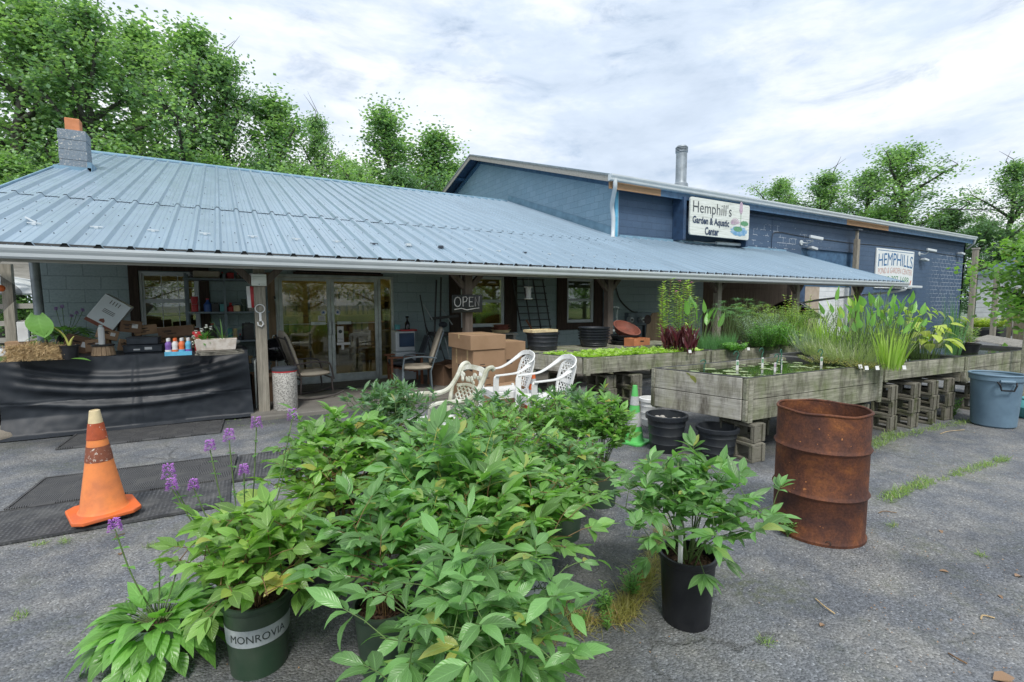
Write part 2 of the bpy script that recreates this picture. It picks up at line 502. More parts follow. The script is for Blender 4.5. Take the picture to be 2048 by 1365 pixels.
M = {}
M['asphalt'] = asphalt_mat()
def gravel_mat():
    m = Mat('gravel'); v = m.vec(src='World')
    c = m.ramp(m.vor(v, 16, o='Color'), [(0, (.1, .11, .12)), (.5, (.24, .25, .27)), (1, (.45, .46, .48))])
    c = m.mix(m.ramp(m.noise(v, .35, 5), [(.45, (0,)*3), (.6, (1,)*3)]), c, m.ramp(m.noise(v, 9, 4), [(.3, (.05, .1, .02)), (.7, (.14, .22, .05))]))
    m.col(c); m.set(rough=.9, spec=.2); m.bump(m.vor(v, 16), .6, .02); return m.m
M['ground'] = gravel_mat()
def concrete_mat(name, c, moss=False):
    m = Mat(name); v = m.vec(src='World')
    cc = m.ramp(m.noise(v, 2.2, 8, .65), [(.3, tuple(x*.55 for x in c)), (.55, c), (.75, tuple(min(1, x*1.25) for x in c))])
    cc = m.mix(.4, cc, m.ramp(m.noise(v, 90, 3, .7), [(.3, tuple(x*.5 for x in c)), (.7, tuple(x*1.3 for x in c))]))
    if moss: cc = m.mix(m.ramp(m.noise(v, 5, 6, .7), [(.5, (0,)*3), (.66, (.85,)*3)]), cc, (.055, .07, .02))
    m.col(cc); m.set(rough=.92, spec=.2); m.bump(m.noise(v, 110, 4, .7), .6, .005); return m.m
M['slab'] = concrete_mat('slab_concrete', (.2, .19, .17))
M['cinder'] = concrete_mat('cinder_block', (.2, .19, .155), True)
M['rock'] = concrete_mat('kerb_rock', (.26, .23, .19))
M['wall_light'] = blocks('light_blue_block', (.30, .39, .41), (.34, .43, .45), 'x', (.17, .23, .25))
M['wall_gable'] = blocks('blue_block_gable', (.23, .37, .48), (.32, .46, .57), 'y', (.15, .25, .35), bright=1)
M['wall_dark'] = blocks('navy_block', (.06, .105, .18), (.08, .13, .21), 'x', (.028, .05, .095),
    peel=[(34.0, 2.3, 3.2, 2.3, .43), (18.3, 3.85, 3.6, .75, .52), (33.4, 3.6, 2.4, .6, .5)])
def roof_mat(name, c, streak=(.2, .2, .18)):
    m = Mat(name); v = m.vec(src='World')
    a = m.noise(m.vec((3.2, .35, .35), src='World'), 1, 7, .6)
    cc = m.ramp(a, [(.3, tuple(x*.9 for x in c)), (.5, c), (.75, tuple(min(1, x*1.12) for x in c))])
    s2 = m.noise(m.vec((26, .9, .9), src='World'), 1, 4, .6)
    cc = m.mix(m.ramp(s2, [(.6, (0,)*3), (.78, (.45,)*3)]), cc, tuple(x*.55 for x in c))
    dirt = m.ramp(m.noise(v, 5, 6, .75), [(.70, (0,)*3), (.82, (.4,)*3)])
    cc = m.mix(dirt, cc, streak)
    m.col(cc); m.set(rough=m.ramp(m.noise(v, 3, 4), [(.3, (.42,)*3), (.7, (.28,)*3)]), spec=.6, metal=.25)
    m.bump(m.noise(m.vec((1, .6, 1), src='World'), 2.2, 3), .25, .02); return m.m
M['roof'] = roof_mat('blue_sheet_roof', (.28, .38, .465))
M['screw'] = simple('screw_heads', (.05, .06, .08), .6)
M['white_metal'] = simple('white_painted_metal', (.58, .63, .66), .4, 0, (.52, .57, .6), 2, .02)
M['alu'] = simple('pale_aluminium', (.50, .55, .54), .42, .3, (.34, .38, .38), 7, .05)
M['galv'] = simple('galvanised', (.33, .37, .4), .45, .5, (.22, .25, .27), 4, .1)
M['post'] = wood('porch_post', (.115, .092, .078), (.19, .16, .135), 'z', .35)
M['postgrey'] = wood('weathered_post', (.24, .22, .18), (.4, .37, .31), 'z', .35)
M['brown_trim'] = wood('dark_brown_trim', (.045, .032, .026), (.085, .062, .05), 'z', .4)
M['beamwood'] = wood('beam', (.10, .08, .065), (.17, .14, .11), 'x', .4)
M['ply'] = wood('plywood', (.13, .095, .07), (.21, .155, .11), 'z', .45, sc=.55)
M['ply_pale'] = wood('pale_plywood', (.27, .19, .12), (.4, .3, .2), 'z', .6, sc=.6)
M['trim_bare'] = wood('bare_fascia', (.34, .2, .11), (.5, .33, .2), 'x', .5)
M['bed'] = wood('bed_plank', (.24, .235, .185), (.50, .49, .40), 'x', .25, moss=(.13, .165, .06), stain=(.04, .036, .025))
M['bed_y'] = wood('bed_plank_end', (.3, .29, .25), (.5, .485, .43), 'y', .35, moss=(.2, .2, .13), stain=(.06, .05, .035))
M['fence'] = wood('tan_fence', (.36, .3, .2), (.52, .45, .32), 'z', .6)
M['palewood'] = wood('grey_pale_wood', (.3, .29, .26), (.48, .46, .42), 'x', .5)
M['navy'] = simple('navy_paint', (.035, .075, .15), .5, 0, (.025, .05, .1), 5, .1)
M['midblue'] = simple('mid_blue_paint', (.07, .16, .28), .5, 0, (.04, .1, .19), 5, .1)
M['flashing'] = simple('light_blue_flashing', (.2, .34, .45), .45, 0, (.14, .25, .34), 3, .1)
M['black_plastic'] = simple('black_plastic', (.008, .009, .012), .4, 0, (.014, .015, .018), 8, .1)
M['tub'] = simple('dusty_black_tub', (.014, .018, .025), .45, 0, (.028, .032, .036), 5, .15)
M['rubber'] = simple('rubber', (.035, .036, .038), .75, 0, (.08, .08, .078), 3, .3)
M['green_pot'] = simple('green_nursery_pot', (.028, .06, .035), .45, 0, (.05, .075, .05), 5, .1)
M['soil'] = simple('bark_mulch', (.12, .075, .05), .95, 0, (.03, .02, .015), 40, .9, .1, 90, .01)
M['label_white'] = simple('pot_label', (.42, .46, .48), .6, 0, (.3, .33, .34), 12, 0)
M['label_ink'] = simple('label_ink', (.03, .045, .04), .6)
M['paper'] = simple('paper_label', (.7, .71, .7), .7, 0, (.6, .6, .6), 8, 0)
M['white_plastic'] = simple('white_resin', (.78, .79, .78), .42, 0, (.68, .69, .67), 4, .05)
M['dirty_plastic'] = simple('grimy_resin', (.66, .66, .58), .55, 0, (.34, .34, .24), 7, .1)
M['carton'] = simple('cardboard', (.34, .22, .135), .85, 0, (.29, .185, .11), 3, .12, .2, 25, .002)
M['carton_d'] = simple('old_cardboard', (.2, .125, .08), .9, 0, (.14, .085, .055), 4, .15, .2)
M['ink'] = simple('print_ink', (.05, .035, .03), .8)
M['orange'] = simple('cone_orange', (.78, .16, .035), .5, 0, (.6, .15, .06), 5, .1)
M['orange_pale'] = simple('cone_pale_orange', (.85, .27, .075), .55, 0, (.6, .19, .07), 6, .1)
def worn_tape(name, c, thr=.55):
    m = Mat(name); v = m.vec()
    c0 = m.ramp(m.noise(v, 20, 6, .7), [(.35, tuple(x*.7 for x in c)), (.65, c)])
    fl = m.math('GREATER_THAN', m.noise(v, 38, 6, .75), thr)
    m.col(m.mix(fl, c0, (.68, .63, .55))); m.set(rough=.6); return m.m
M['lawn'] = simple('lawn_grass', (.11, .19, .04), .9, 0, (.2, .22, .07), .3, .5)
M['chimney'] = worn_tape('chimney_block', (.2, .25, .3), .60)
M['tape_red'] = worn_tape('worn_red_tape', (.5, .1, .035), .64)
M['tape_dark'] = worn_tape('worn_brown_tape', (.27, .09, .05), .6)
M['cream'] = simple('cone_tip', (.72, .6, .36), .6, 0, (.5, .4, .24), 8, .1)
def rust_mat():
    m = Mat('rust'); v = m.vec(); vs = m.vec((1, 1, .28))
    a = m.noise(v, 3.6, 9, .68, .6); b = m.noise(vs, 11, 7, .7); d = m.noise(v, 70, 4, .7)
    c = m.ramp(a, [(.34, (.05, .024, .022)), (.45, (.09, .036, .024)), (.55, (.15, .054, .026)), (.66, (.25, .09, .03)), (.8, (.38, .16, .05))])
    c = m.mix(m.ramp(b, [(.45, (0,)*3), (.7, (.7,)*3)]), c, (.10, .04, .028))
    c = m.mix(.5, c, m.ramp(d, [(.35, (.4,)*3), (.7, (1.5,)*3)]), 'MULTIPLY')
    sp = m.math('GREATER_THAN', m.noise(v, 26, 2), .73)
    c = m.mix(sp, c, (.42, .17, .06))
    m.col(c); m.set(rough=.72, spec=.4, metal=.1); m.bump(m.math('ADD', d, a), .35, .004); return m.m
M['rust'] = rust_mat()
def fabric_mat():
    m = Mat('black_ground_cloth'); v = m.vec()
    w1 = m.n('ShaderNodeTexWave'); w1.inputs['Scale'].default_value = 60; w1.bands_direction = 'X'; m.l(v, w1.inputs['Vector'])
    w2 = m.n('ShaderNodeTexWave'); w2.inputs['Scale'].default_value = 60; w2.bands_direction = 'Z'; m.l(v, w2.inputs['Vector'])
    c = m.ramp(m.noise(v, 2.5, 6, .6), [(.3, (.013, .017, .023)), (.7, (.024, .03, .039))])
    c = m.mix(m.ramp(m.noise(v, 14, 6, .75), [(.66, (0,)*3), (.74, (.5,)*3)]), c, (.1, .1, .1))
    m.col(c); m.set(rough=.48, spec=.4)
    m.bump(m.math('ADD', w1.outputs['Fac'], w2.outputs['Fac']), .15, .001); return m.m
M['cloth'] = fabric_mat()
def granite_mat():
    m = Mat('exposed_aggregate'); v = m.vec()
    c = m.ramp(m.vor(v, 75, o='Color'), [(0, (.14, .13, .12)), (.4, (.4, .39, .36)), (.8, (.62, .6, .56))])
    m.col(c); m.set(rough=.8); m.bump(m.vor(v, 75), .5, .003); return m.m
M['granite'] = granite_mat()
M['cushion'] = simple('beige_cushion', (.40, .36, .29), .9, 0, (.33, .29, .23), 6, .2, .2)
M['brown_metal'] = simple('brown_metal', (.06, .05, .048), .5, .2)
M['grey_metal'] = simple('grey_blue_metal', (.15, .19, .215), .5, .3)
M['redwood'] = wood('orange_brown_wood', (.2, .085, .05), (.3, .14, .08), 'x', .5)
M['gloss_black'] = simple('enamel_black', (.01, .01, .012), .12, 0, (.012, .012, .014), 5, 0)
M['bluegrey_bin'] = simple('blue_grey_bin', (.15, .24, .32), .5, 0, (.11, .18, .25), 3, .12)
M['teal'] = simple('teal_pot', (.1, .36, .38), .5)
M['terracotta'] = simple('terracotta', (.22, .07, .045), .65, 0, (.13, .045, .03), 6, .1)
M['clay'] = simple('orange_clay', (.62, .24, .11), .7, 0, (.5, .19, .08), 6, .1)
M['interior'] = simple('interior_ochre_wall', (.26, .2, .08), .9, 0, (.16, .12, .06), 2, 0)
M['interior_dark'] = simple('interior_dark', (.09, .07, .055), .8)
M['glass'] = glass_mat('window_glass', .2, (.6, .66, .52))
M['glass_d'] = glass_mat('door_glass', .12, (.66, .7, .56))
M['tube'] = emis('lit_tube', (1, .84, .5), 30)
M['shade_green'] = simple('green_shade', (.03, .14, .09), .7)
M['straw'] = simple('straw', (.6, .45, .24), .8, 0, (.36, .25, .13), 20, 0)
M['lime'] = simple('lime_plastic', (.12, .50, .14), .5, 0, (.1, .5, .1), 6, .05)
M['tape_silver'] = worn_tape('silver_tape', (.5, .52, .52), .62)
M['red'] = simple('red_plastic', (.55, .03, .04), .4)
M['skyblue'] = simple('sky_blue_plastic', (.12, .45, .68), .4)
M['purple'] = simple('purple_plastic', (.2, .1, .38), .4)
M['bluep'] = simple('blue_plastic', (.03, .1, .35), .4)
M['charcoal'] = simple('charcoal_plastic', (.045, .055, .07), .55)
M['planter'] = simple('whitewashed_planter', (.6, .55, .5), .8, 0, (.42, .36, .3), 14, .2)
M['mulch_paper'] = simple('grey_flagstone', (.2, .19, .16), .9, 0, (.12, .11, .09), 6, .4)
M['whitewood'] = simple('white_siding', (.74, .77, .78), .5, 0, (.64, .67, .68), 4, .05)
M['tan_panel'] = simple('tan_panel', (.45, .38, .3), .7, 0, (.38, .31, .24), 4, .05)
M['sign_white'] = simple('sign_white', (.74, .78, .78), .5, 0, (.68, .72, .73), 3, .02)
M['sign_blue'] = simple('sign_blue_letters', (.02, .15, .36), .5)
M['sign_navy'] = simple('sign_navy_letters', (.03, .055, .11), .5)
M['sign_dark'] = simple('sign_dark_letters', (.06, .07, .085), .5)
M['sign_red'] = simple('sign_coral_letters', (.62, .22, .14), .5)
M['sign_green'] = simple('sign_green', (.08, .26, .12), .6, 0, (.16, .34, .2), 14, 0)
M['sign_water'] = simple('sign_water', (.12, .3, .5), .6, 0, (.35, .5, .62), 9, 0)
M['sign_pink'] = simple('sign_pink', (.55, .42, .5), .6, 0, (.36, .26, .36), 20, 0)
def signwood():
    m = Mat('whitewashed_sign_board')
    a = m.noise(m.vec((.8, 1, 16)), 1.8, 7, .65, .6)
    m.col(m.ramp(a, [(.32, (.42, .44, .4)), (.48, (.66, .69, .64)), (.7, (.76, .79, .76))])); m.set(rough=.6); m.bump(a, .3, .004); return m.m
M['sign_board'] = signwood()
M['neon'] = simple('unlit_tube', (.62, .62, .6), .3)
M['stone'] = simple('pale_stones', (.42, .4, .37), .8, 0, (.28, .26, .23), 10, .2)
M['fluff_white'] = simple('petals_white', (.78, .8, .76), .7)
M['petal_purple'] = simple('petals_purple', (.50, .2, .62), .7, 0, (.34, .12, .45), 60, .3)
M['petal_pink'] = simple('petals_pink', (.62, .28, .4), .7, 0, (.42, .16, .26), 60, .3)
M['petal_blue'] = simple('petals_blue', (.25, .25, .62), .7)
M['petal_white'] = simple('petals_white_flower', (.75, .78, .72), .7)
M['stem_green'] = simple('green_stem', (.11, .19, .05), .6, 0, (.08, .12, .035), 30, 0)
M['stem_red'] = simple('reddish_stem', (.2, .13, .05), .6, 0, (.15, .07, .035), 20, 0)
M['stem_yellow'] = simple('yellow_stem', (.42, .42, .1), .6, 0, (.3, .34, .08), 10, 0)
M['bark'] = simple('bark', (.10, .095, .085), .9, 0, (.05, .048, .042), 9, .6, .2, 25, .02)
def water_mat():
    m = Mat('pond_water'); v = m.vec()
    m.col(m.ramp(m.noise(v, 6, 5), [(.4, (.012, .018, .008)), (.7, (.05, .07, .02))])); m.set(rough=.03, spec=.8)
    m.bump(m.noise(v, 9, 2), .06, .01); return m.m
M['water'] = water_mat()
def mat_rubber():
    m = Mat('door_mat'); v = m.vec(src='Object')
    ch = m.n('ShaderNodeTexChecker'); ch.inputs['Scale'].default_value = 6.5; m.l(v, ch.inputs['Vector'])
    w1 = m.n('ShaderNodeTexWave'); w1.bands_direction = 'X'; w1.inputs['Scale'].default_value = 22; m.l(v, w1.inputs['Vector'])
    w2 = m.n('ShaderNodeTexWave'); w2.bands_direction = 'Y'; w2.inputs['Scale'].default_value = 22; m.l(v, w2.inputs['Vector'])
    h = m.mix(ch.outputs['Fac'], w1.outputs['Color'], w2.outputs['Color'])
    c = m.ramp(h, [(.3, (.012, .012, .013)), (.7, (.13, .132, .136))])
    c = m.mix(m.ramp(m.noise(v, 5, 5, .7), [(.5, (0,)*3), (.75, (.6,)*3)]), c, (.14, .14, .13))
    m.col(c); m.set(rough=.75); m.bump(h, .8, .006); return m.m
M['mat_check'] = mat_rubber()
def mat_ring():
    m = Mat('knobbed_mat'); v = m.vec(src='Object')
    d = m.vor(v, 34, rnd=.12)
    c = m.ramp(d, [(.12, (.24, .245, .255)), (.45, (.04, .042, .046))])
    c = m.mix(m.ramp(m.noise(v, 4, 5, .7), [(.45, (0,)*3), (.75, (.55,)*3)]), c, (.2, .2, .19))
    m.col(c); m.set(rough=.8); m.bump(m.math('MULTIPLY', d, -1), .8, .008); return m.m
M['mat_knob'] = mat_ring()
# foliage
M['lf_peony'] = leaf_mat('peony_leaf', (.155, .31, .075), (.42, .36, .08), .48)
M['lf_peony_b'] = leaf_mat('peony_leaf_bluish', (.14, .29, .09), (.36, .38, .09), .45)
M['lf_peony_y'] = leaf_mat('peony_leaf_lime', (.18, .33, .07), (.45, .4, .09), .42)
M['lf_peony_d'] = leaf_mat('peony_leaf_dark', (.105, .215, .095), (.26, .28, .09), .38)
M['lf_mid'] = leaf_mat('mid_leaf', (.09, .22, .05), None, .35, veins=14)
M['lf_lime'] = leaf_mat('lime_leaf', (.30, .44, .085), None, .4)
M['lf_lime_y'] = leaf_mat('lime_yellow_leaf', (.34, .42, .07), None, .4, yellow=None)
M['lf_bright'] = leaf_mat('bright_leaf', (.15, .33, .07), None, .35, veins=6)
M['lf_grass'] = leaf_mat('grass_blade', (.21, .32, .085), (.42, .38, .14), .4, vein=False)
M['lf_grass_d'] = leaf_mat('rush_blade', (.10, .23, .09), None, .4, vein=False)
M['lf_var'] = leaf_mat('variegated_blade', (.27, .33, .16), (.6, .6, .4), .35, vein=False)
M['lf_pale'] = leaf_mat('pale_grey_leaf', (.21, .28, .22), None, .4, vein=False)
M['lf_red'] = leaf_mat('burgundy_leaf', (.085, .016, .022), (.03, .01, .015), .45, vein=False, trans=.15)
M['lf_orange'] = leaf_mat('sedum', (.3, .28, .09), (.42, .2, .09), .4, vein=False)
M['lf_pad'] = leaf_mat('lily_pad', (.26, .33, .14), (.36, .27, .08), .4, vein=False, trans=.05, rough=.35)
M['lf_tree'] = leaf_mat('tree_leaf', (.21, .33, .155), None, .55, vein=False, rough=.5, trans=.4)
M['lf_tree_d'] = leaf_mat('tree_leaf_dark', (.125, .225, .12), None, .5, vein=False, rough=.5, trans=.35)
M['lf_maple'] = leaf_mat('maple_leaf', (.18, .33, .08), (.4, .4, .12), .4, vein=False, rough=.5, trans=.4)
M['lf_dry'] = leaf_mat('dry_leaf', (.26, .16, .09), None, .4, vein=False, trans=.1)
# ================================================================ SETTING
rnd = random.Random(5)
g = MB(); g.grid(lambda u, v: Vector((-150+400*u, -150+400*v, -0.012)), 40, 40, False)
structure(g.build('ground', M['ground']))
# asphalt yard: gently uneven sheet
def yard(u, v):
    x = -14+42*u; y = -9+19.6*v
    e = min(1, max(0, (y+9)/3))
    return Vector((x, y, 0.006*noise.noise(Vector((x*.7, y*.7, 0)))))
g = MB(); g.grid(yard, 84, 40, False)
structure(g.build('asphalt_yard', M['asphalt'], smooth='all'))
g = MB(); g.box((.24, 7.3, -0.02), (9.8, 10.0, 0.06)); g.box((-2.6, 8.6, -.02), (.24, 10.0, .03)); g.box((9.8, 7.25, -0.02), (19.2, 10.9, 0.058))
structure(g.build('porch_floor', M['slab'], bevel=.015))
g = MB(); g.box((-30, 36, -0.01), (80, 36.5, 0.0))
# ---------------------------------------------------------------- SHOP
R0 = thing('shop_building', 'low pale blue block shop with ribbed blue metal roof running out over its long porch', 'building', (3.5, 9.75, 0))
def roofz(y): return 2.2+(y-7.1)/3.0
def wall_run(mb, x0, x1, y0, y1, z0, z1, holes):
    """solid wall with rectangular holes, butted pieces"""
    holes = sorted(holes)
    x = x0
    for hx0, hx1, hz0, hz1 in holes:
        mb.box((x, y0, z0), (hx0, y1, z1))
        if hz0 > z0: mb.box((hx0, y0, z0), (hx1, y1, hz0))
        mb.box((hx0, y0, hz1), (hx1, y1, z1))
        x = hx1
    mb.box((x, y0, z0), (x1, y1, z1))
WIN = [(-1.17, -.37, 1.12, 2.09), (4.42, 5.5, 1.04, 2.16), (7.28, 8.12, 1.08, 2.17)]
DOORX = (.78, 2.93)
mb = MB()
wall_run(mb, -2.35, 9.8, 9.75, 9.95, 0.0, 3.0, [WIN[0], (DOORX[0], DOORX[1], 0.0, 2.1), WIN[1], WIN[2]])
mb.box((9.8, 9.75, 0), (12.35, 9.95, 3.0))
mb.box((-2.35, 9.95, 0), (-2.15, 19, 3.05)); mb.box((-2.15, 18.8, 0), (9.6, 19, 3.0))
# end gable above the left wall
mb.add([(-2.35, 9.9, 3.05), (-2.15, 9.9, 3.05), (-2.15, 19, 3.05), (-2.35, 19, 3.05), (-2.35, 17, 5.4), (-2.15, 17, 5.4)], [(0,3,4), (1,5,2), (0,4,5,1), (3,2,5,4)])
mb.build('wall', M['wall_light'], R0, w=True)
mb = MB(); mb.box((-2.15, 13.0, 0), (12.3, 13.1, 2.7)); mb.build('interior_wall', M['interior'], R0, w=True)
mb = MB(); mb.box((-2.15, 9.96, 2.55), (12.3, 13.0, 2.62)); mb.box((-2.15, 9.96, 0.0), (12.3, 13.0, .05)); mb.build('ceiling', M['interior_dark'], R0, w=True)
for x0, y0, x1, y1 in ((.9, 11.6, 1.15, 11.7), (2.1, 11.3, 2.55, 11.4), (2.75, 10.6, 3.3, 10.7), (4.7, 10.8, 5.9, 10.9), (-.75, 11.4, -.3, 11.5)):
    mb = MB(); mb.box((x0, y0, 2.36), (x1, y1, 2.41)); o = mb.build('ceiling_lamp', M['tube'], R0, w=True)
# shelves and goods seen through the panes
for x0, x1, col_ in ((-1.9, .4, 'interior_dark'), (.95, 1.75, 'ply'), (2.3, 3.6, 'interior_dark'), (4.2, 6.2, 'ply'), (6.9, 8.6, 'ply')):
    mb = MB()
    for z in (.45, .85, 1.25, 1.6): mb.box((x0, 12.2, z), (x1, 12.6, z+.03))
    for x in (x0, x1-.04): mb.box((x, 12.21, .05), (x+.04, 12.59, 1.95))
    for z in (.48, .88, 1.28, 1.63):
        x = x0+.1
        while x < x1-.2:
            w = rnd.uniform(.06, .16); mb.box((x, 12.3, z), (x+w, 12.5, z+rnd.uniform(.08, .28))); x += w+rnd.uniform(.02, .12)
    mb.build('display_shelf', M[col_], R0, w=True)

# ribbed sheet roof
def rib_profile(x0, x1):
    P = .2865; xs = []
    k0 = math.floor((x0+.05)/P)-1
    x = -.05+k0*P
    while x < x1+P:
        for dx, h in ((-.047, 0), (-.018, .045), (.018, .045), (.047, 0), (.105, 0), (.113, .007), (.121, 0), (.165, 0), (.173, .007), (.181, 0)):
            xx = x+dx
            if x0 < xx < x1: xs.append((xx, h))
        x += P
    return [(x0, 0)] + xs + [(x1, 0)]
def rib_sheet(mb, x0, x1, y0, y1, off=0.0, zf=roofz, th=.012):
    pr = rib_profile(x0, x1); n = len(pr); ny = 6; vs = []
    for j in range(ny+1):
        y = y0+(y1-y0)*j/ny
        for x, h in pr:
            wv = .004*noise.noise(Vector((x*1.3, y*.8, off*50)))
            vs.append((x, y, zf(y)+h+off+wv))
    fs = []
    for j in range(ny):
        for i in range(n-1):
            a = j*n+i; fs.append((a, a+1, a+n+1, a+n))
    mb.add(vs, fs)
mb = MB()
rib_sheet(mb, -2.85, 9.78, 7.1, 10.16)
rib_sheet(mb, -2.85, 9.78, 10.1, 17.0, .012)
rib_sheet(mb, 9.78, 18.45, 7.1, 10.86)
# rear slope
mb.add([(-2.85, 17.0, 5.5), (9.78, 17.0, 5.5), (9.78, 20.5, 4.3), (-2.85, 20.5, 4.3)], [(0, 1, 2, 3)])
mb.m = 1
x = -.05-10*.2865
while x < 18.3:
    for y in (7.16, 7.75, 8.35, 9.0, 9.6, 10.05, 10.25, 11.0, 11.8, 12.6, 13.4, 14.2, 15.0, 15.8, 16.5):
        if x > 9.6 and y > 10.7: continue
        for dx in ((.07, .215) if y < 10.5 else (.07,)):
            if rnd.random() < .6:
                xx = x+dx; yy = y+rnd.uniform(-.03, .03); z = roofz(yy)+(.012 if yy > 10.12 else 0)
                if -2.8 < xx < 18.3: mb.box((xx-.006, yy-.006, z), (xx+.006, yy+.006, z+.009))
    x += .2865
roof = mb.build('roof', [M['roof'], M['screw']], R0, w=True)
# dark closure strip along the eave, ridge cap, rakes, underside
mb = MB(); mb.box((-2.84, 7.13, 2.165), (18.43, 7.15, 2.236)); mb.build('eave_closure', M['rubber'], roof, w=True)
mb = MB()
mb.add([(-2.9, 16.86, roofz(16.86)+.055), (9.76, 16.86, roofz(16.86)+.055), (9.76, 17.0, 5.575), (-2.9, 17.0, 5.575), (9.76, 17.18, 5.52), (-2.9, 17.18, 5.52), (-2.9, 16.86, roofz(16.86)+.02), (9.76, 16.86, roofz(16.86)+.02)], [(0,1,2,3), (3,2,4,5), (6,7,1,0)])
mb.build('ridge_cap', M['flashing'], roof, w=True)
for (xa, y0, y1) in ((-2.87, 7.08, 17.0), (18.44, 7.08, 10.85)):
    mb = MB(); mb.bar((xa, y0, roofz(y0)-.03), (xa, y1, roofz(y1)-.03), .025, .14); mb.build('barge_board', M['flashing'], roof, w=True)
mb = MB()
mb.add([(-2.8, 7.3, roofz(7.3)-.06), (18.4, 7.3, roofz(7.3)-.06), (18.4, 10.85, roofz(10.85)-.06), (-2.8, 10.85, roofz(10.85)-.06)], [(0, 3, 2, 1)])
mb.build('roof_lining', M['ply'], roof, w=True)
x = -2.6
while x < 18.4:
    mb = MB(); mb.bar((x, 7.2, roofz(7.2)-.13), (x, 9.74 if x < 12.3 else 10.88, roofz(9.74 if x < 12.3 else 10.88)-.13), .04, .12)
    mb.build('rafter', M['beamwood'], roof, w=True); x += .81
# snow guards
x = -1.956; k = 0
while x < 17.5:
    mb = MB(); z = roofz(8.1)
    mb.box((x-.065, 8.1, z+.018), (x+.065, 8.12, z+.03)); mb.box((x-.02, 8.085, z-.002), (x+.02, 8.13, z+.03))
    if k in (8, 9): mb.box((x-.05, 8.06, z+.01), (x+.03, 8.11, z+.05))
    if k in (0,): mb.bar((x-.1, 8.2, z+.1), (x+.02, 8.1, z+.03), .012, .02)
    mb.build('snow_guard', M['screw'] if k in (7, 9, 12) else M['white_metal'], roof, w=True, bevel=.003)
    x += .585; k += 1
mb = MB(); mb.box((-1.95, 15.6, roofz(15.6)+.013), (-1.45, 15.75, roofz(15.75)+.0135), None)
# gutter
def gutter(mb, x0, x1, y, zt, h=.135, d=.12):
    prof = [(0, 0), (-d*.55, 0), (-d*.72, .02), (-d*.78, h*.42), (-d*.92, h*.62), (-d, h*.78), (-d, h), (-d+.012, h), (-d+.012, h-.012), (-d*.7, h*.5), (-d*.5, .012), (0, .012)]
    n = len(prof)
    vs = [(x0, y+p, zt-h+q) for p, q in prof] + [(x1, y+p, zt-h+q) for p, q in prof]
    mb.add(vs, [(i, i+1, i+1+n, i+n) for i in range(n-1)])
    mb.add([(x0, y+p, zt-h+q) for p, q in prof[:7]] + [(x0, y, zt)], [tuple(range(8))])
    mb.add([(x1, y+p, zt-h+q) for p, q in prof[:7]] + [(x1, y, zt)], [tuple(range(8))[::-1]])
mb = MB(); gutter(mb, -3.05, 18.7, 7.13, 2.195); mb.build('gutter', M['white_metal'], R0, w=True)
mb = MB(); mb.box((-2.95, 7.135, 2.03), (18.5, 7.17, 2.12)); mb.build('fascia', M['palewood'], R0, w=True)
pts = interp_path([(18.45, 7.06, 2.05), (18.45, 7.1, 1.95), (18.25, 7.9, 1.82), (17.9, 9.6, 1.6), (17.2, 10.6, 1.2)], 5)
mb = MB(); mb.tube(pts, .04, 8); mb.build('downspout', M['white_metal'], R0, w=True, smooth=True)
# posts with knee braces, carried by a beam
mb = MB(); mb.box((-3.08, 7.62, 2.16), (18.35, 7.78, 2.345)); beam = mb.build('beam', M['beamwood'], R0, w=True, bevel=.006)
POSTX = [-3.0, .42, 3.62, 6.83, 10.28, 13.62, 17.0]
for i, x in enumerate(POSTX):
    mb = MB(); mb.box((x-.07, 7.63, .04), (x+.07, 7.77, 2.158))
    po = mb.build('post', M['postgrey'] if i in (1, 4, 5) else M['post'], R0, w=True, bevel=.006)
    for s in (-1, 1):
        if i == 0 and s < 0: continue
        mb = MB(); mb.bar((x+s*.05, 7.7, 1.84), (x+s*.38, 7.7, 2.2), .09, .09, (0, 1, 0)); mb.build('brace', M['post'], po, w=True, bevel=.004)
# chimney
mb = MB()
CH = (-2.78, 13.4, -2.34, 13.84)
z = 3.9; k = 0
while z < 4.98:
    d = .004*(k % 2); mb.box((CH[0]-d, CH[1]-d, z), (CH[2]+d, CH[3]+d, z+.192)); mb.box((CH[0]+.008, CH[1]+.008, z+.192), (CH[2]-.008, CH[3]-.008, z+.2)); z += .2; k += 1
chm = mb.build('chimney', M['chimney'], R0, w=True, bevel=.008)
mb = MB(); mb.box((-2.68, 13.5, 5.09), (-2.44, 13.74, 5.36)); mb.build('flue', M['clay'], chm, w=True, bevel=.015)
mb = MB(); mb.box((-2.86, 13.3, roofz(13.3)+.01), (-2.27, 13.4, roofz(13.3)+.08)); mb.box((-2.33, 13.3, roofz(13.3)), (-2.26, 13.95, roofz(13.7)+.06)); mb.build('flashing', M['flashing'], chm, w=True)

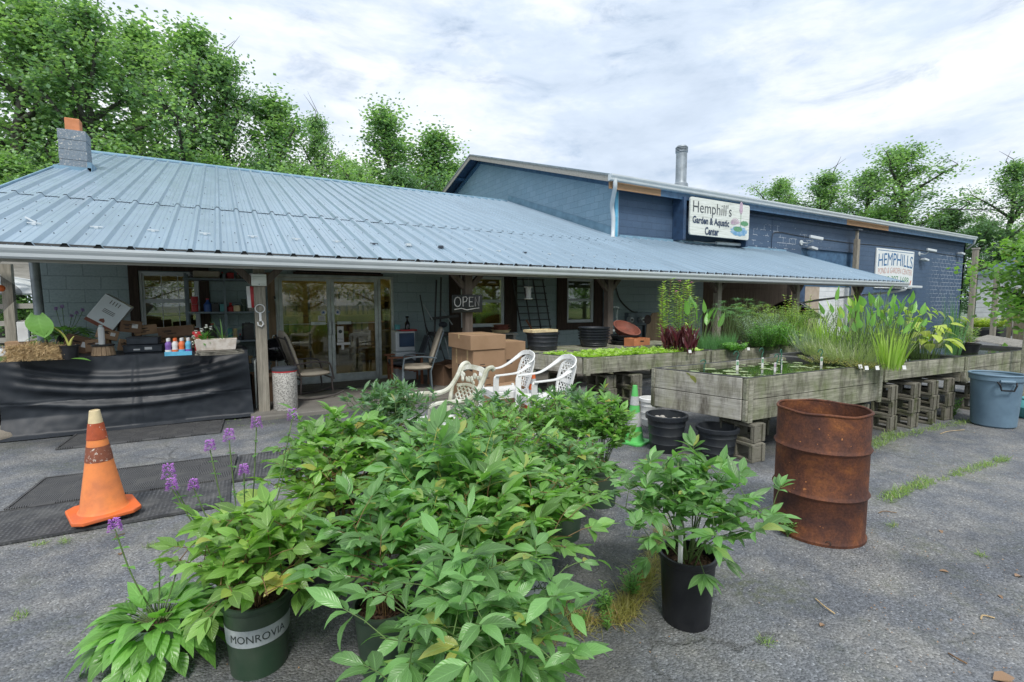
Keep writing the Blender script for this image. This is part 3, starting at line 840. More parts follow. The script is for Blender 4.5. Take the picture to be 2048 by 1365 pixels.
# windows
def window(parent, x0, x1, z0, z1, y=9.75, grid=False):
    mb = MB(); f = .035
    mb.box((x0, y-.02, z0), (x0+f, y+.06, z1)); mb.box((x1-f, y-.02, z0), (x1, y+.06, z1))
    mb.box((x0+f, y-.02, z1-f), (x1-f, y+.06, z1)); mb.box((x0+f, y-.02, z0), (x1-f, y+.06, z0+f))
    fr = mb.build('window', M['white_metal'], parent, w=True, bevel=.004)
    zm = (z0+z1)/2+.01
    for k, (a, b, yy) in enumerate(((zm, z1-f, y+.01), (z0+f, zm, y-.008))):
        mb = MB(); s = .028; xa, xb = x0+f+.002, x1-f-.002
        mb.box((xa, yy, a), (xa+s, yy+.025, b)); mb.box((xb-s, yy, a), (xb, yy+.025, b))
        mb.box((xa+s, yy, b-s), (xb-s, yy+.025, b)); mb.box((xa+s, yy, a), (xb-s, yy+.025, a+s+.006))
        if grid:
            w = (xb-xa-2*s)/3
            for q in (1, 2): mb.box((xa+s+w*q-.005, yy+.012, a+s), (xa+s+w*q+.005, yy+.018, b-s))
            mb.box((xa+s, yy+.0125, (a+b)/2-.005), (xb-s, yy+.0175, (a+b)/2+.005))
        mb.build('sash', M['white_metal'], fr, w=True, bevel=.003)
        mb = MB(); mb.box((xa+s, yy+.02, a+s), (xb-s, yy+.023, b-s)); mb.build('pane', M['glass'], fr, w=True)
    return fr
for (a, b, c, d), gr in zip(WIN, (True, False, False)): window(R0, a, b, c, d, grid=gr)
def trim(parent, x0, x1, z0, z1, y0=9.70, mat='brown_trim', name='window_trim', yd=.048):
    mb = MB(); mb.box((x0, y0, z0), (x1, y0+yd, z1)); mb.build(name, M[mat], parent, w=True, bevel=.004)
for x0, x1, z0, z1 in ((-1.3, -1.175, .95, 2.3), (-.36, -.22, .95, 2.3), (-1.174, -.361, 2.1, 2.3),
                      (5.51, 5.83, .9, 2.4), (4.15, 4.41, .9, 2.4), (4.411, 5.509, .88, 1.03), (4.411, 5.509, 2.17, 2.4),
                      (6.98, 7.27, .9, 2.4), (8.13, 8.5, .9, 2.4), (7.271, 8.129, .9, 1.07), (7.271, 8.129, 2.18, 2.4)):
    trim(R0, x0, x1, z0, z1)
# glazed double door with side light
def framebox(mb, x0, x1, z0, z1, y0, y1, s, sb=None):
    sb = sb or s
    mb.box((x0, y0, z0), (x0+s, y1, z1)); mb.box((x1-s, y0, z0), (x1, y1, z1))
    mb.box((x0+s, y0, z1-s), (x1-s, y1, z1)); mb.box((x0+s, y0, z0), (x1-s, y1, z0+sb))
mb = MB(); y0, y1 = 9.71, 9.8
mb.box((.78, y0, .06), (.83, y1, 2.1)); mb.box((2.88, y0, .06), (2.93, y1, 2.1)); mb.box((.83, y0, 2.05), (2.88, y1, 2.1))
mb.box((2.62, y0, .06), (2.67, y1, 2.05)); mb.box((.83, y0, .06), (2.62, y1, .085)); mb.box((2.67, y0, .06), (2.88, y1, .12))
dfr = mb.build('door_frame', M['alu'], R0, w=True, bevel=.004)
mb = MB(); mb.box((2.672, 9.75, .122), (2.878, 9.756, 2.048)); mb.build('side_light', M['glass_d'], dfr, w=True)
for k, (a, b) in enumerate(((.835, 1.722), (1.728, 2.615))):
    mb = MB(); framebox(mb, a, b, .09, 2.045, 9.725, 9.765, .062, .13)
    d = mb.build('door', M['alu'], R0, w=True, bevel=.004)
    mb = MB(); mb.box((a+.062, 9.743, .22), (b-.062, 9.749, 1.983)); mb.build('pane', M['glass_d'], d, w=True)
    mb = MB()
    xh = b-.03 if k == 0 else a+.03
    mb.box((xh-.025, 9.66, .98), (xh+.025, 9.70, 1.22)); mb.box((xh-.012, 9.70, 1.0), (xh+.012, 9.724, 1.03)); mb.box((xh-.012, 9.70, 1.17), (xh+.012, 9.724, 1.2))
    mb.build('handle', M['alu'], d, w=True, bevel=.006)
    mb = MB(); mb.box((a+.062, 9.715, 1.185), (b-.062, 9.724, 1.195))
    if k == 0: mb.box((b-.36, 9.705, 1.17), (b-.1, 9.725, 1.225))
    else: mb.box((a+.1, 9.705, 1.17), (a+.36, 9.725, 1.225))
    mb.build('push_bar', M['alu'], d, w=True, bevel=.003)
    # stickers
    mb = MB(); xs = b-.13 if k == 0 else a+.12
    mb.lathe([(.0, 0), (.052, 0)], 20, Matrix.Translation((xs, 9.7415, 1.4)) @ Matrix.Rotation(PI/2, 4, 'X'))
    mb.m = 1
    st = [(.04*math.cos(PI/2+i*PI/5)*(1 if i % 2 == 0 else .42), .04*math.sin(PI/2+i*PI/5)*(1 if i % 2 == 0 else .42)) for i in range(10)]
    mb.add([(xs+p, 9.740, 1.4+q) for p, q in st], [tuple(range(10))])
    mb.build('sticker', [M['paper'], M['bluep']], d, w=True)
    mb = MB()
    if k == 0:
        mb.box((b-.23, 9.739, 1.24), (b-.1, 9.742, 1.34)); mb.box((b-.12, 9.739, 1.56), (b-.065, 9.742, 1.65))
    else:
        mb.box((a+.1, 9.739, .83), (a+.22, 9.742, 1.13)); mb.box((a+.09, 9.739, .77), (a+.34, 9.742, .82)); mb.box((a+.17, 9.739, .68), (a+.22, 9.742, .77))
    mb.m = 1
    if k == 0:
        for q in range(4): mb.box((b-.215, 9.737, 1.255+.02*q), (b-.115, 9.7385, 1.262+.02*q))
    else:
        text_mb(mb, 'PULL', .1, .035, Matrix.Translation((a+.16, 9.737, .89)))
        mb.lathe([(.0, 0), (.035, 0)], 12, Matrix.Translation((a+.16, 9.738, 1.03)) @ Matrix.Rotation(PI/2, 4, 'X'))
    mb.build('notice', [M['paper'], M['label_ink'] if k else M['ink']], d, w=True)
mb = MB(); mb.box((.9, 8.9, .062), (2.4, 9.66, .075)); tag(mb.build('door_mat', M['mat_check'], None, at=(1.6, 9.3, .06)), 'dark rubber mat lying at the foot of the glass double door', 'door mat')
# plywood filler beside the door
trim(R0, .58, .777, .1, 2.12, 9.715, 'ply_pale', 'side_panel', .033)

# ---------------------------------------------------------------- WAREHOUSE
W0 = thing('warehouse_building', 'tall navy block warehouse with shallow metal gable roof behind and right of the shop', 'building', (22, 10.9, 0))
XW0, XW1 = 9.8, 35.6
OP = (19.5, 23.75, 0.0, 3.68)
mb = MB(); wall_run(mb, XW0+.2, XW1, 10.9, 11.1, 0.0, 4.98, [OP]); mb.build('wall', M['wall_dark'], W0, w=True)
mb = MB(); z0, z1 = 5.02, 7.62
for x in (XW0, XW1-.2):
    vs = [(x, 10.9, 0), (x, 27.8, 0), (x, 27.8, z0), (x, 19.35, z1), (x, 10.9, z0)]
    v2 = [(a+.2, b, c) for a, b, c in vs]
    mb.add(vs+v2, [(0,1,2,3,4)[::-1], (5,6,7,8,9), (0,5,9,4), (0,1,6,5), (1,2,7,6)])
mb.box((XW0+.2, 27.6, 0), (XW1-.2, 27.8, 5.0))
mb.build('gable_wall', M['wall_gable'], W0, w=True)
def wz(y): return 5.06+(y-10.45)*.31 if y <= 19.35 else 5.06+8.9*.31-(y-19.35)*.31
mb = MB(); rib_sheet(mb, 9.3, 35.9, 10.45, 19.35, 0, wz)
rib_sheet(mb, 9.3, 35.9, 19.35, 28.2, 0, wz)
wr = mb.build('roof', M['roof'], W0, w=True)
for ya, yb in ((10.45, 19.35), (28.2, 19.35)):
    for dz, w_, mt in ((-.10, .16, 'palewood'), (.005, .05, 'galv')):
        mb = MB(); mb.bar((9.28+(.0 if dz < 0 else -.015), ya, wz(ya)+dz), (9.28+(.0 if dz < 0 else -.015), yb, wz(yb)+dz), .03, w_); mb.build('barge_board', M[mt], wr, w=True)
    mb = MB(); mb.add([(9.3, ya, wz(ya)-.05), (9.8, ya, wz(ya)-.05), (9.8, yb, wz(yb)-.05), (9.3, yb, wz(yb)-.05)], [(0, 1, 2, 3)]); mb.build('eave_lining', M['navy'], wr, w=True)
for y in (13, 15, 17, 21, 22.6, 24.2):
    mb = MB(); mb.bar((9.3, y, wz(y)-.12), (9.79, y, wz(y)-.12), .08, .12); mb.build('lookout', M['midblue'], wr, w=True)
mb = MB(); mb.bar((9.77, 10.9, wz(10.9)-.22), (9.77, 19.3, wz(19.3)-.22), .05, .16); mb.build('frieze_board', M['midblue'], W0, w=True)
mb = MB(); mb.bar((9.77, 27.5, wz(27.5)-.22), (9.77, 19.4, wz(19.4)-.22), .05, .16); mb.build('frieze_board', M['midblue'], W0, w=True)
mb = MB(); gutter(mb, 9.22, 35.4, 10.5, 5.08, .17, .15); mb.build('gutter', M['white_metal'], W0, w=True)
for x0, x1, mt in ((9.3, 11.3, 'trim_bare'), (11.303, 22.0, 'midblue'), (22.003, 25.6, 'trim_bare'), (25.603, 35.4, 'midblue')):
    mb = MB(); mb.box((x0, 10.52, 4.72), (x1, 10.56, 4.93)); mb.build('fascia', M[mt], W0, w=True)
mb = MB(); mb.box((9.82, 10.56, 4.80), (35.4, 10.89, 4.83)); mb.build('soffit', M['navy'], W0, w=True)
mb = MB(); mb.box((12.2, 10.85, 4.62), (35.3, 10.895, 4.70)); mb.build('ledger_board', M['navy'], W0, w=True)
mb = MB(); mb.tube(interp_path([(9.4, 10.42, 4.98), (9.43, 10.45, 4.72), (9.65, 10.8, 4.35), (9.72, 10.82, 4.0), (9.72, 10.82, 3.6), (9.62, 10.72, 3.4)], 5), .06, 10); mb.build('downspout', M['white_metal'], W0, w=True, smooth=True)
mb = MB(); mb.tube([(35.35, 10.45, 4.95), (35.4, 10.5, 4.75), (35.62, 10.85, 4.5)], .06, 8); mb.build('downspout', M['white_metal'], W0, w=True, smooth=True)
mb = MB(); mb.box((9.83, 10.86, 3.3), (9.93, 10.897, 4.75)); mb.build('corner_trim', M['skyblue'], W0, w=True)
mb = MB(); mb.bar((9.785, 10.88, roofz(10.88)+.12), (9.785, 17.0, roofz(17)+.12), .02, .3); mb.build('flashing', M['flashing'], W0, w=True)
mb = MB(); mb.box((10.0, 10.84, 3.43), (18.4, 10.895, 3.54)); mb.build('flashing', M['flashing'], W0, w=True)
# boards flanking the hanging sign
for x0, x1, z0, z1 in ((12.42, 12.52, 3.6, 4.8), (12.24, 12.36, 3.5, 4.8), (15.36, 15.46, 3.45, 4.8)):
    mb = MB(); mb.box((x0, 10.76 if x0 == 12.42 else 10.46, z0), (x1, 10.896, z1)); mb.build('board', M['navy'], W0, w=True, bevel=.006)
mb = MB(); c = (13.85, 12.0); zb = wz(12)
mb.lathe([(.26, zb-.1), (.24, zb+.12), (.2, zb+.16), (.185, zb+.2), (.185, zb+1.18)], 20, Matrix.Translation((c[0], c[1], 0)))
for k in range(4): mb.lathe([(.185, zb+1.18+k*.05), (.21, zb+1.19+k*.05), (.21, zb+1.21+k*.05), (.18, zb+1.22+k*.05)], 20, Matrix.Translation((c[0], c[1], 0)))
mb.lathe([(.19, zb+1.36), (.16, zb+1.41), (0, zb+1.43)], 20, Matrix.Translation((c[0], c[1], 0)))
mb.build('vent_pipe', M['galv'], W0, w=True, smooth=True)
# loading bay: corrugated upper panel, tan panel, white sectional door
mb = MB(); n = 90; vs = []
for i in range(n+1):
    x = OP[0]+(OP[1]-OP[0])*i/n
    y = 11.0 if i % 2 else 10.94
    vs += [(x, y, 2.2), (x, y, 3.68)]
mb.add(vs, [(2*i, 2*i+2, 2*i+3, 2*i+1) for i in range(n)]); mb.build('corrugated_panel', M['midblue'], W0, w=True)
trim(W0, 19.5, 20.05, 0, 2.2, 10.98, 'navy', 'side_panel')
trim(W0, 20.053, 21.1, 0, 2.2, 10.98, 'tan_panel', 'side_panel')
trim(W0, 23.5, 23.75, 0, 2.2, 10.98, 'navy', 'side_panel')
mb = MB()
for k in range(11): mb.box((21.103, 10.985-.0, .02+k*.198), (23.497, 11.02, .02+k*.198+.19))
mb.box((21.103, 11.0, .02), (23.497, 11.03, 2.19)); mb.build('sectional_door', M['whitewood'], W0, w=True, bevel=.01)
# plywood store front under the porch
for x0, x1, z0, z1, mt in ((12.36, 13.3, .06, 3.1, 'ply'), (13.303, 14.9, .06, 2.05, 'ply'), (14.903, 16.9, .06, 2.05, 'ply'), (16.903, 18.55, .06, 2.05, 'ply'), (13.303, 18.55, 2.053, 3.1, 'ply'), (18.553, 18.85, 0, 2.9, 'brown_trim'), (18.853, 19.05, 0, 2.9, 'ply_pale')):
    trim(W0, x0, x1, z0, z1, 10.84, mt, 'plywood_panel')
# cables and lamps on the navy wall
def cable(parent, pts, r=.012, mat='rubber', name='cable'):
    mb = MB(); mb.tube(pts, r, 6); return mb.build(name, M[mat], parent, w=True)
cable(W0, interp_path([(17.55, 10.88, 3.25), (17.52, 10.88, 3.9), (17.8, 10.88, 4.16), (19.5, 10.88, 4.12), (23, 10.88, 4.08), (25.5, 10.88, 4.12), (29, 10.88, 4.14), (32, 10.88, 4.08), (35.5, 10.88, 4.02)], 4))
cable(W0, [(17.5, 10.87, 3.3), (17.5, 10.87, 4.75)], .008, 'navy')

# ================================================================ SIGNS
S = thing('shop_sign', 'whitewashed board reading Hemphill\'s Garden & Aquatic Center with a water lily drawing', 'sign', (14.35, 10.75, 4.35))
sx0, sx1, sz0, sz1 = 12.78, 15.93, 3.67, 5.03-.13
def rrect(x0, x1, z0, z1, r, n=4):
    out_ = []
    for cx, cz, a0 in ((x1-r, z1-r, 0), (x0+r, z1-r, 90), (x0+r, z0+r, 180), (x1-r, z0+r, 270)):
        for k in range(n+1):
            a = rad(a0+90*k/n); out_.append((cx+r*math.cos(a), cz+r*math.sin(a)))
    return out_
XZ = lambda y: Matrix(((1,0,0,0),(0,0,-1,y),(0,1,0,0),(0,0,0,1)))   # (x,y,z) -> x, depth, z
mb = MB(); mb.prism(rrect(sx0, sx1, sz0, sz1, .08), .06, XZ(10.75)); mb.build('board', M['sign_board'], S, w=True, bevel=.006)
yy = 10.683
mb = MB(); text_mb(mb, "Hemphill's", 2.0, .50, Matrix.Translation((sx0+1.12, yy, 4.55)), bold=-.006); 
for fx, fz in ((.13,.195),(.13,-.1)): pass
mb.build('lettering', M['sign_dark'], S, w=True)
mb = MB(); text_mb(mb, 'Garden & Aquatic', 1.9, .31, Matrix.Translation((sx0+1.06, yy, 4.14)), bold=.03); text_mb(mb, 'Center', .72, .27, Matrix.Translation((sx0+1.1, yy, 3.84)), bold=.03)
mb.build('lettering', M['sign_navy'], S, w=True)
def flat(mb, pts, y): mb.add([(p[0], y, p[1]) for p in pts], [tuple(range(len(pts)))])
def ell(cx, cz, rx, rz_, n=18, wob=0, sd=0):
    return [(cx+rx*math.cos(2*PI*k/n)*(1+wob*math.sin(k*2.7+sd)), cz+rz_*math.sin(2*PI*k/n)*(1+wob*math.sin(k*2.7+sd))) for k in range(n)]
mb = MB(); flat(mb, ell(15.35, 3.95, .47, .17, 22, .12), yy+.002); mb.build('picture', M['sign_water'], S, w=True)
mb = MB(); flat(mb, ell(15.28, 4.02, .25, .09), yy); flat(mb, ell(15.65, 4.24, .22, .09, 16, .1), yy); flat(mb, [(15.42, 4.1), (15.44, 4.1), (15.44, 4.6), (15.42, 4.6)], yy); mb.build('picture', M['sign_green'], S, w=True)
mb = MB()
for k in range(9):
    a = rad(20+k*17.5); flat(mb, [(15.12, 4.16), (15.12+.22*math.cos(a)-.03*math.sin(a), 4.16+.2*math.sin(a)), (15.12+.3*math.cos(a), 4.16+.27*math.sin(a)), (15.12+.22*math.cos(a+.28), 4.16+.2*math.sin(a+.28))], yy-.0005*k)
flat(mb, [(15.43, 4.52), (15.52, 4.66), (15.51, 4.92), (15.43, 5.0), (15.35, 4.92), (15.34, 4.66)], yy)
mb.build('picture', M['sign_pink'], S, w=True)
S.location = S.location+Vector((-.47, -.33, -.06)); S.scale = (.93, 1, .93)
# second sign on the far wall
S = thing('wall_sign', 'white square board reading HEMPHILLS POND & GARDEN CENTER on the navy wall', 'sign', (27.3, 10.88, 3.1))
bx0, bx1, bz0, bz1 = 25.4, 29.15, 2.2, 4.0
mb = MB(); mb.box((bx0, 10.83, bz0), (bx1, 10.89, bz1)); mb.build('board', M['sign_white'], S, w=True, bevel=.01)
mb = MB(); text_mb(mb, 'HEMPHILLS', 3.45, .58, Matrix.Translation((27.3, 10.826, 3.45)), bold=.0, arch=.1); mb.box((bx0+.1, 10.825, bz1-.1), (bx1-.1, 10.829, bz1-.075)); mb.build('lettering', M['sign_blue'], S, w=True)
mb = MB(); text_mb(mb, 'POND & GARDEN CENTER', 3.4, .26, Matrix.Translation((27.3, 10.826, 2.96)), bold=-.018, arch=.08)
for k in range(3): flat(mb, [(28.85+k*.04, 2.32+k*.05), (28.95+.03*k, 2.42+k*.09), (28.9+.07*k, 2.62), (28.84, 2.45+.04*k)], 10.826-.001*k)
mb.build('lettering', M['sign_red'], S, w=True)
mb = MB(); text_mb(mb, '410-397-1688', 2.7, .33, Matrix.Translation((27.35, 10.826, 2.57)), arch=.05); mb.build('lettering', M['sign_green'], S, w=True)
# banner above the door
S = thing('door_banner', 'black banner with web address in a timber frame above the glass doors', 'sign', (1.87, 9.7, 2.2))
mb = MB(); mb.box((1.13, 9.69, 2.15), (2.68, 9.71, 2.42)); mb.build('banner', M['gloss_black'], S, w=True)
mb = MB(); mb.box((1.09, 9.68, 2.105), (2.72, 9.74, 2.147)); mb.build('frame', M['brown_trim'], S, w=True)
mb = MB(); text_mb(mb, 'PONDMAX.COM', .42, .035, Matrix.Translation((2.28, 9.686, 2.225))); mb.build('lettering', M['paper'], S, w=True)
# OPEN sign
S = thing('open_sign', 'black panel with unlit neon tubing reading OPEN hung on a porch post', 'sign', (3.62, 7.55, 1.75))
o0 = ony(904, 626, 7.58); o1 = ony(964, 590, 7.58)
mb = MB(); mb.box((o0.x, 7.56, o0.z), (o1.x, 7.60, o1.z)); mb.build('panel', M['gloss_black'], S, w=True, bevel=.006)
W_, H_ = o1.x-o0.x, o1.z-o0.z
mb = MB(); r = .0075
def st(pts): mb.tube([(o0.x+W_*p, 7.547, o0.z+H_*q) for p, q in pts], r, 6)
W_ *= .93
st([(.17+.11*math.cos(a), .6+.26*math.sin(a)) for a in [2*PI*k/16 for k in range(17)]])
st([(.36, .34), (.36, .86), (.46, .88), (.51, .78), (.47, .62), (.36, .58)])
st([(.72, .86), (.58, .86), (.58, .34), (.73, .36)]); st([(.58, .6), (.7, .6)])
st([(.79, .34), (.79, .88), (.92, .36), (.94, .9)])
st([(.06, .18), (.3, .24), (.5, .15), (.75, .22), (.94, .26)])
mb.build('neon_tube', M['neon'], S, w=True, smooth=True)
# cameras, flood lights, tube light
def tagthing(name, label, cat, loc, group=None): return thing(name, label, cat, loc, 0, group)
def security_cam(x, z, s, label, group):
    c = tagthing('security_camera', label, 'camera', (x, 10.87, z), group)
    mb = MB(); mb.lathe([(0, 0), (.13*s, .0), (.12*s, .03), (0, .035)], 18, Matrix.Translation((x, 10.895, z)) @ Matrix.Rotation(PI/2, 4, 'X')); mb.build('mount', M['white_metal'], c, w=True, smooth=True)
    mb = MB(); mb.tube(interp_path([(x, 10.86, z), (x+.22*s, 10.7, z-.02), (x+.32*s, 10.6, z+.12*s)], 4), .025*s, 6); mb.build('arm', M['white_metal'], c, w=True, smooth=True)
    mb = MB(); mb.bar((x+.05*s, 10.6, z+.26*s), (x+.75*s, 10.42, z+.16*s), .14*s, .15*s); mb.build('camera_body', M['white_metal'], c, w=True, bevel=.03*s)
    return c
p = ony(1602, 486, 10.9); security_cam(p.x, p.z, .8, 'white bullet camera on a round mount high on the navy wall above the porch', None)
p = ony(1838, 508, 10.9); security_cam(p.x, p.z, .75, 'dark grey camera beside the HEMPHILLS board on the navy wall', None)
for (px, py, lab) in ((1620, 496, 'small white floodlight under the camera above the blue corrugated panel'), (1845, 519, 'small box floodlight under the camera right of the HEMPHILLS board'), (1918, 507, 'small white lamp near the far right corner of the navy wall')):
    p = ony(px, py, 10.8); c = tagthing('flood_light', lab, 'light', tuple(p))
    mb = MB(); mb.bar((p.x-.16, 10.72, p.z), (p.x+.2, 10.68, p.z-.06), .2, .1); mb.build('housing', M['white_metal'], c, w=True, bevel=.02)
    mb = MB(); mb.box((p.x-.04, 10.76, p.z-.03), (p.x+.04, 10.898, p.z+.03)); mb.build('bracket', M['alu'], c, w=True)
p0 = ony(1427, 487, 10.8); p1 = ony(1482, 491, 10.8)
c = tagthing('tube_light', 'long white tube lamp under the Hemphill\'s sign just above the porch roof', 'light', tuple(p0))
mb = MB(); mb.tube([(p0.x, 10.7, p0.z), (p1.x, 10.7, p1.z)], .055, 10); mb.build('diffuser', M['white_metal'], c, w=True, smooth=True)
mb = MB(); mb.tube([(p0.x-.9, 10.86, p0.z+.02), (p0.x-.3, 10.84, p0.z), (p0.x, 10.72, p0.z)], .015, 6); mb.tube([((p0.x+p1.x)/2, 10.72, p0.z), ((p0.x+p1.x)/2, 10.895, p0.z)], .02, 6); mb.build('bracket', M['white_metal'], c, w=True)
p0 = ony(1785, 572, 10.7); p1 = ony(1840, 578, 10.7)
c = tagthing('tube_light', 'white strip lamp under the HEMPHILLS board on the navy wall', 'light', tuple(p0))
mb = MB(); mb.box((p0.x, 10.6, p0.z-.07), (p1.x, 10.75, p0.z+.04)); mb.build('housing', M['white_metal'], c, w=True, bevel=.02)
mb = MB(); mb.box((p0.x+.4, 10.752, p0.z-.04), (p0.x+.5, 10.897, p0.z+.02)); mb.build('bracket', M['alu'], c, w=True)
# tall weathered post behind the porch roof
p = ony(1717, 462, 10.55)
c = tagthing('timber_post', 'tall weathered timber post rising behind the porch roof beside the corrugated panel', 'post', (p.x, 10.55, 0))
mb = MB(); mb.box((p.x-.12, 10.5, 0), (p.x+.1, 10.66, p.z-.35)); mb.box((p.x-.1, 10.52, p.z-.35), (p.x-.01, 10.62, p.z)); mb.build('shaft', M['postgrey'], c, w=True, bevel=.01)
mb = MB(); mb.box((p.x-.2, 10.45, p.z), (p.x+.16, 10.65, p.z+.06)); mb.build('cap', M['charcoal'], c, w=True, bevel=.01)
mb = MB(); mb.box((p.x+.1, 10.55, .3), (p.x+.2, 10.7, p.z-.4)); mb.build('side_board', M['brown_trim'], c, w=True)
# ================================================================ LEAVES AND TREES
def leaf(mb, M_, L_, W_, droop=.3, fold=.18, n=4, peak=.42, tipw=0.0, twist=0.0):
    """one leaf blade along +Y of M_, folded at the midrib and arching down"""
    pts = []
    a = 0.0; y = z = 0.0
    for i in range(n+1):
        t = i/n
        if t <= peak: w = math.sin(PI/2*(t/peak))**.8
        else: w = math.cos(PI/2*(t-peak)/(1-peak))**1.15
        w = max(w, tipw if i == n else .0)*W_/2
        tw = twist*t
        for sgn in (-1, 0, 1):
            x = sgn*w; zz = z+abs(sgn)*w*fold
            pts.append(M_ @ Vector((x*math.cos(tw), y, zz+x*math.sin(tw))))
        a -= droop/n
        y += L_/n*math.cos(a); z += L_/n*math.sin(a)
        if i == 0: a += droop*.25
    fs = []; us = []
    for i in range(n):
        for k in range(2):
            b = i*3+k
            fs.append((b, b+1, b+4, b+3))
            us.append(((k*.5, i/n), (k*.5+.5, i/n), (k*.5+.5, (i+1)/n), (k*.5, (i+1)/n)))
    mb.add(pts, fs, us)
def frame_dir(p, d, roll=0.0, up=Vector((0, 0, 1))):
    d = d.normalized(); x = d.cross(up)
    if x.length < 1e-4: x = Vector((1, 0, 0))
    x.normalize(); z = x.cross(d)
    m = Matrix((x, d, z)).transposed().to_4x4()
    m = m @ Matrix.Rotation(roll, 4, 'Y'); m.translation = p
    return m
def tree_mesh(seed, H, R, base=.25, nl=12000, ls=.17, lean=(0, 0), limbs=26, up=.9, dead=0, clump=.27, shape=1.0, bare=0):
    r = random.Random(seed)
    tb = MB(); cb = MB()
    tr = [Vector((0, 0, 0))]
    for i in range(1, 9):
        t = i/8
        tr.append(Vector((lean[0]*t*t+r.uniform(-.03, .03)*H*.3*t, lean[1]*t*t+r.uniform(-.03, .03)*H*.3*t, H*.93*t)))
    tb.tube(tr, [H*.02*(1-.88*i/8)+.012 for i in range(9)], 8)
    def at(t):
        f = t*8; i = min(7, int(f)); return tr[i].lerp(tr[i+1], f-i)
    tips = []
    for k in range(limbs):
        t = base+(1-base)*((k+.3+r.random()*.6)/limbs)
        h = (t-base)/(1-base)
        env = R*(math.sin(PI*min(1, (h*.88+.16))**shape)**.65)*r.uniform(.55, 1.12)
        if h > .9: env *= .6
        a = k*2.4+r.uniform(-.5, .5)
        p = at(t); d = Vector((math.cos(a), math.sin(a), up*r.uniform(.6, 1.3)))
        pts = [p]
        q = p.copy(); dd = d.normalized()*env/3.2
        for s in range(4):
            q = q+dd+Vector((r.uniform(-.1, .1), r.uniform(-.1, .1), r.uniform(-.05, .12)))*env*.5
            pts.append(q.copy())
        tb.tube(pts, [H*.010*(1-.2*s)*(1.15-h*.5) for s in range(5)], 5, False)
        for s in range(1, 5):
            for m_ in range(2 if s > 1 else 1):
                e = pts[s]+Vector((r.gauss(0, .5), r.gauss(0, .5), r.gauss(.2, .38)))*env*.3
                tb.tube([pts[s], (pts[s]+e)/2+Vector((0, 0, .05)), e], [.022, .015, .006], 3, False)
                tips.append((e, env))
            tips.append((pts[s], env))
    for k in range(5): tips.append((at(1-.04*k)+Vector((r.gauss(0, .15), r.gauss(0, .15), .1)), R*.4))
    for k in range(dead):
        p = at(.93); tb.tube([p, p+Vector((r.uniform(-.5, .5), r.uniform(-.5, .5), H*.09)), p+Vector((r.uniform(-1, 1), r.uniform(-1, 1), H*.16))], [.04, .025, .006], 4, False)
    per = max(4, int(nl/len(tips)))
    for e, env in tips:
        cb.m = 0 if r.random() < .62 else 1
        cs = clump*r.uniform(.6, 1.5)
        fl = r.uniform(.5, .9)
        for _ in range(int(per*r.uniform(.6, 1.4))):
            c = e+Vector((r.gauss(0, cs), r.gauss(0, cs), r.gauss(0, cs*fl)))
            s = ls*r.uniform(.6, 1.25)
            d = Vector((r.gauss(0, 1), r.gauss(0, 1), r.gauss(-.35, .5))).normalized()
            x = d.cross(Vector((r.gauss(0, .5), r.gauss(0, .5), 1))).normalized()*s*.42
            u = d.cross(x).normalized()*s*.1
            cb.add([c, c+d*s*.45+x+u, c+d*s, c+d*s*.45-x+u], [(0, 1, 2, 3)])
    return tb, cb
TV = []
def tree_variant(mats, **kw):
    tb, cb = tree_mesh(**kw)
    root = bpy.data.objects.new('broadleaf_tree', None); col.objects.link(root)
    root['category'] = 'tree'
    tb.build('trunk', M['bark'], root, smooth='all')
    cb.build('crown', mats, root)
    root['_h'] = kw['H']
    TV.append([root, False]); return root
LT = [M['lf_tree'], M['lf_tree_d']]
tree_variant(LT, seed=3, H=13, R=2.1, nl=12500, ls=.14, limbs=22, up=1.3, dead=2)
tree_variant(LT, seed=8, H=12, R=2.5, nl=12500, ls=.14, limbs=20, up=.9, lean=(1.2, 0))
tree_variant(LT, seed=21, H=12, R=1.45, nl=10500, ls=.14, limbs=20, up=1.7)
tree_variant([M['lf_tree'], M['lf_tree']], seed=33, H=7, R=2.3, base=.12, nl=14000, ls=.135, limbs=24, up=.7)
tree_variant([M['lf_tree_d'], M['lf_tree_d']], seed=41, H=9, R=2.6, base=.1, nl=16000, ls=.135, limbs=26, up=.7)
def put_tree(v, loc, h, rz, label, group=None, sxy=1.0, name=None):
    e = TV[v]
    if e[1]: o = copy_tree(e[0])
    else: o = e[0]; e[1] = True
    if '_h' in o: pass
    k = h/e[0]['_h']
    o.location = loc; o.rotation_euler = (0, 0, rz); o.scale = (k*sxy, k*sxy, k)
    o['label'] = label
    if group: o['group'] = group
    elif 'group' in o: del o['group']
    if name: o.name = name
    return o
GRP = 'trees in the wood behind the shop'
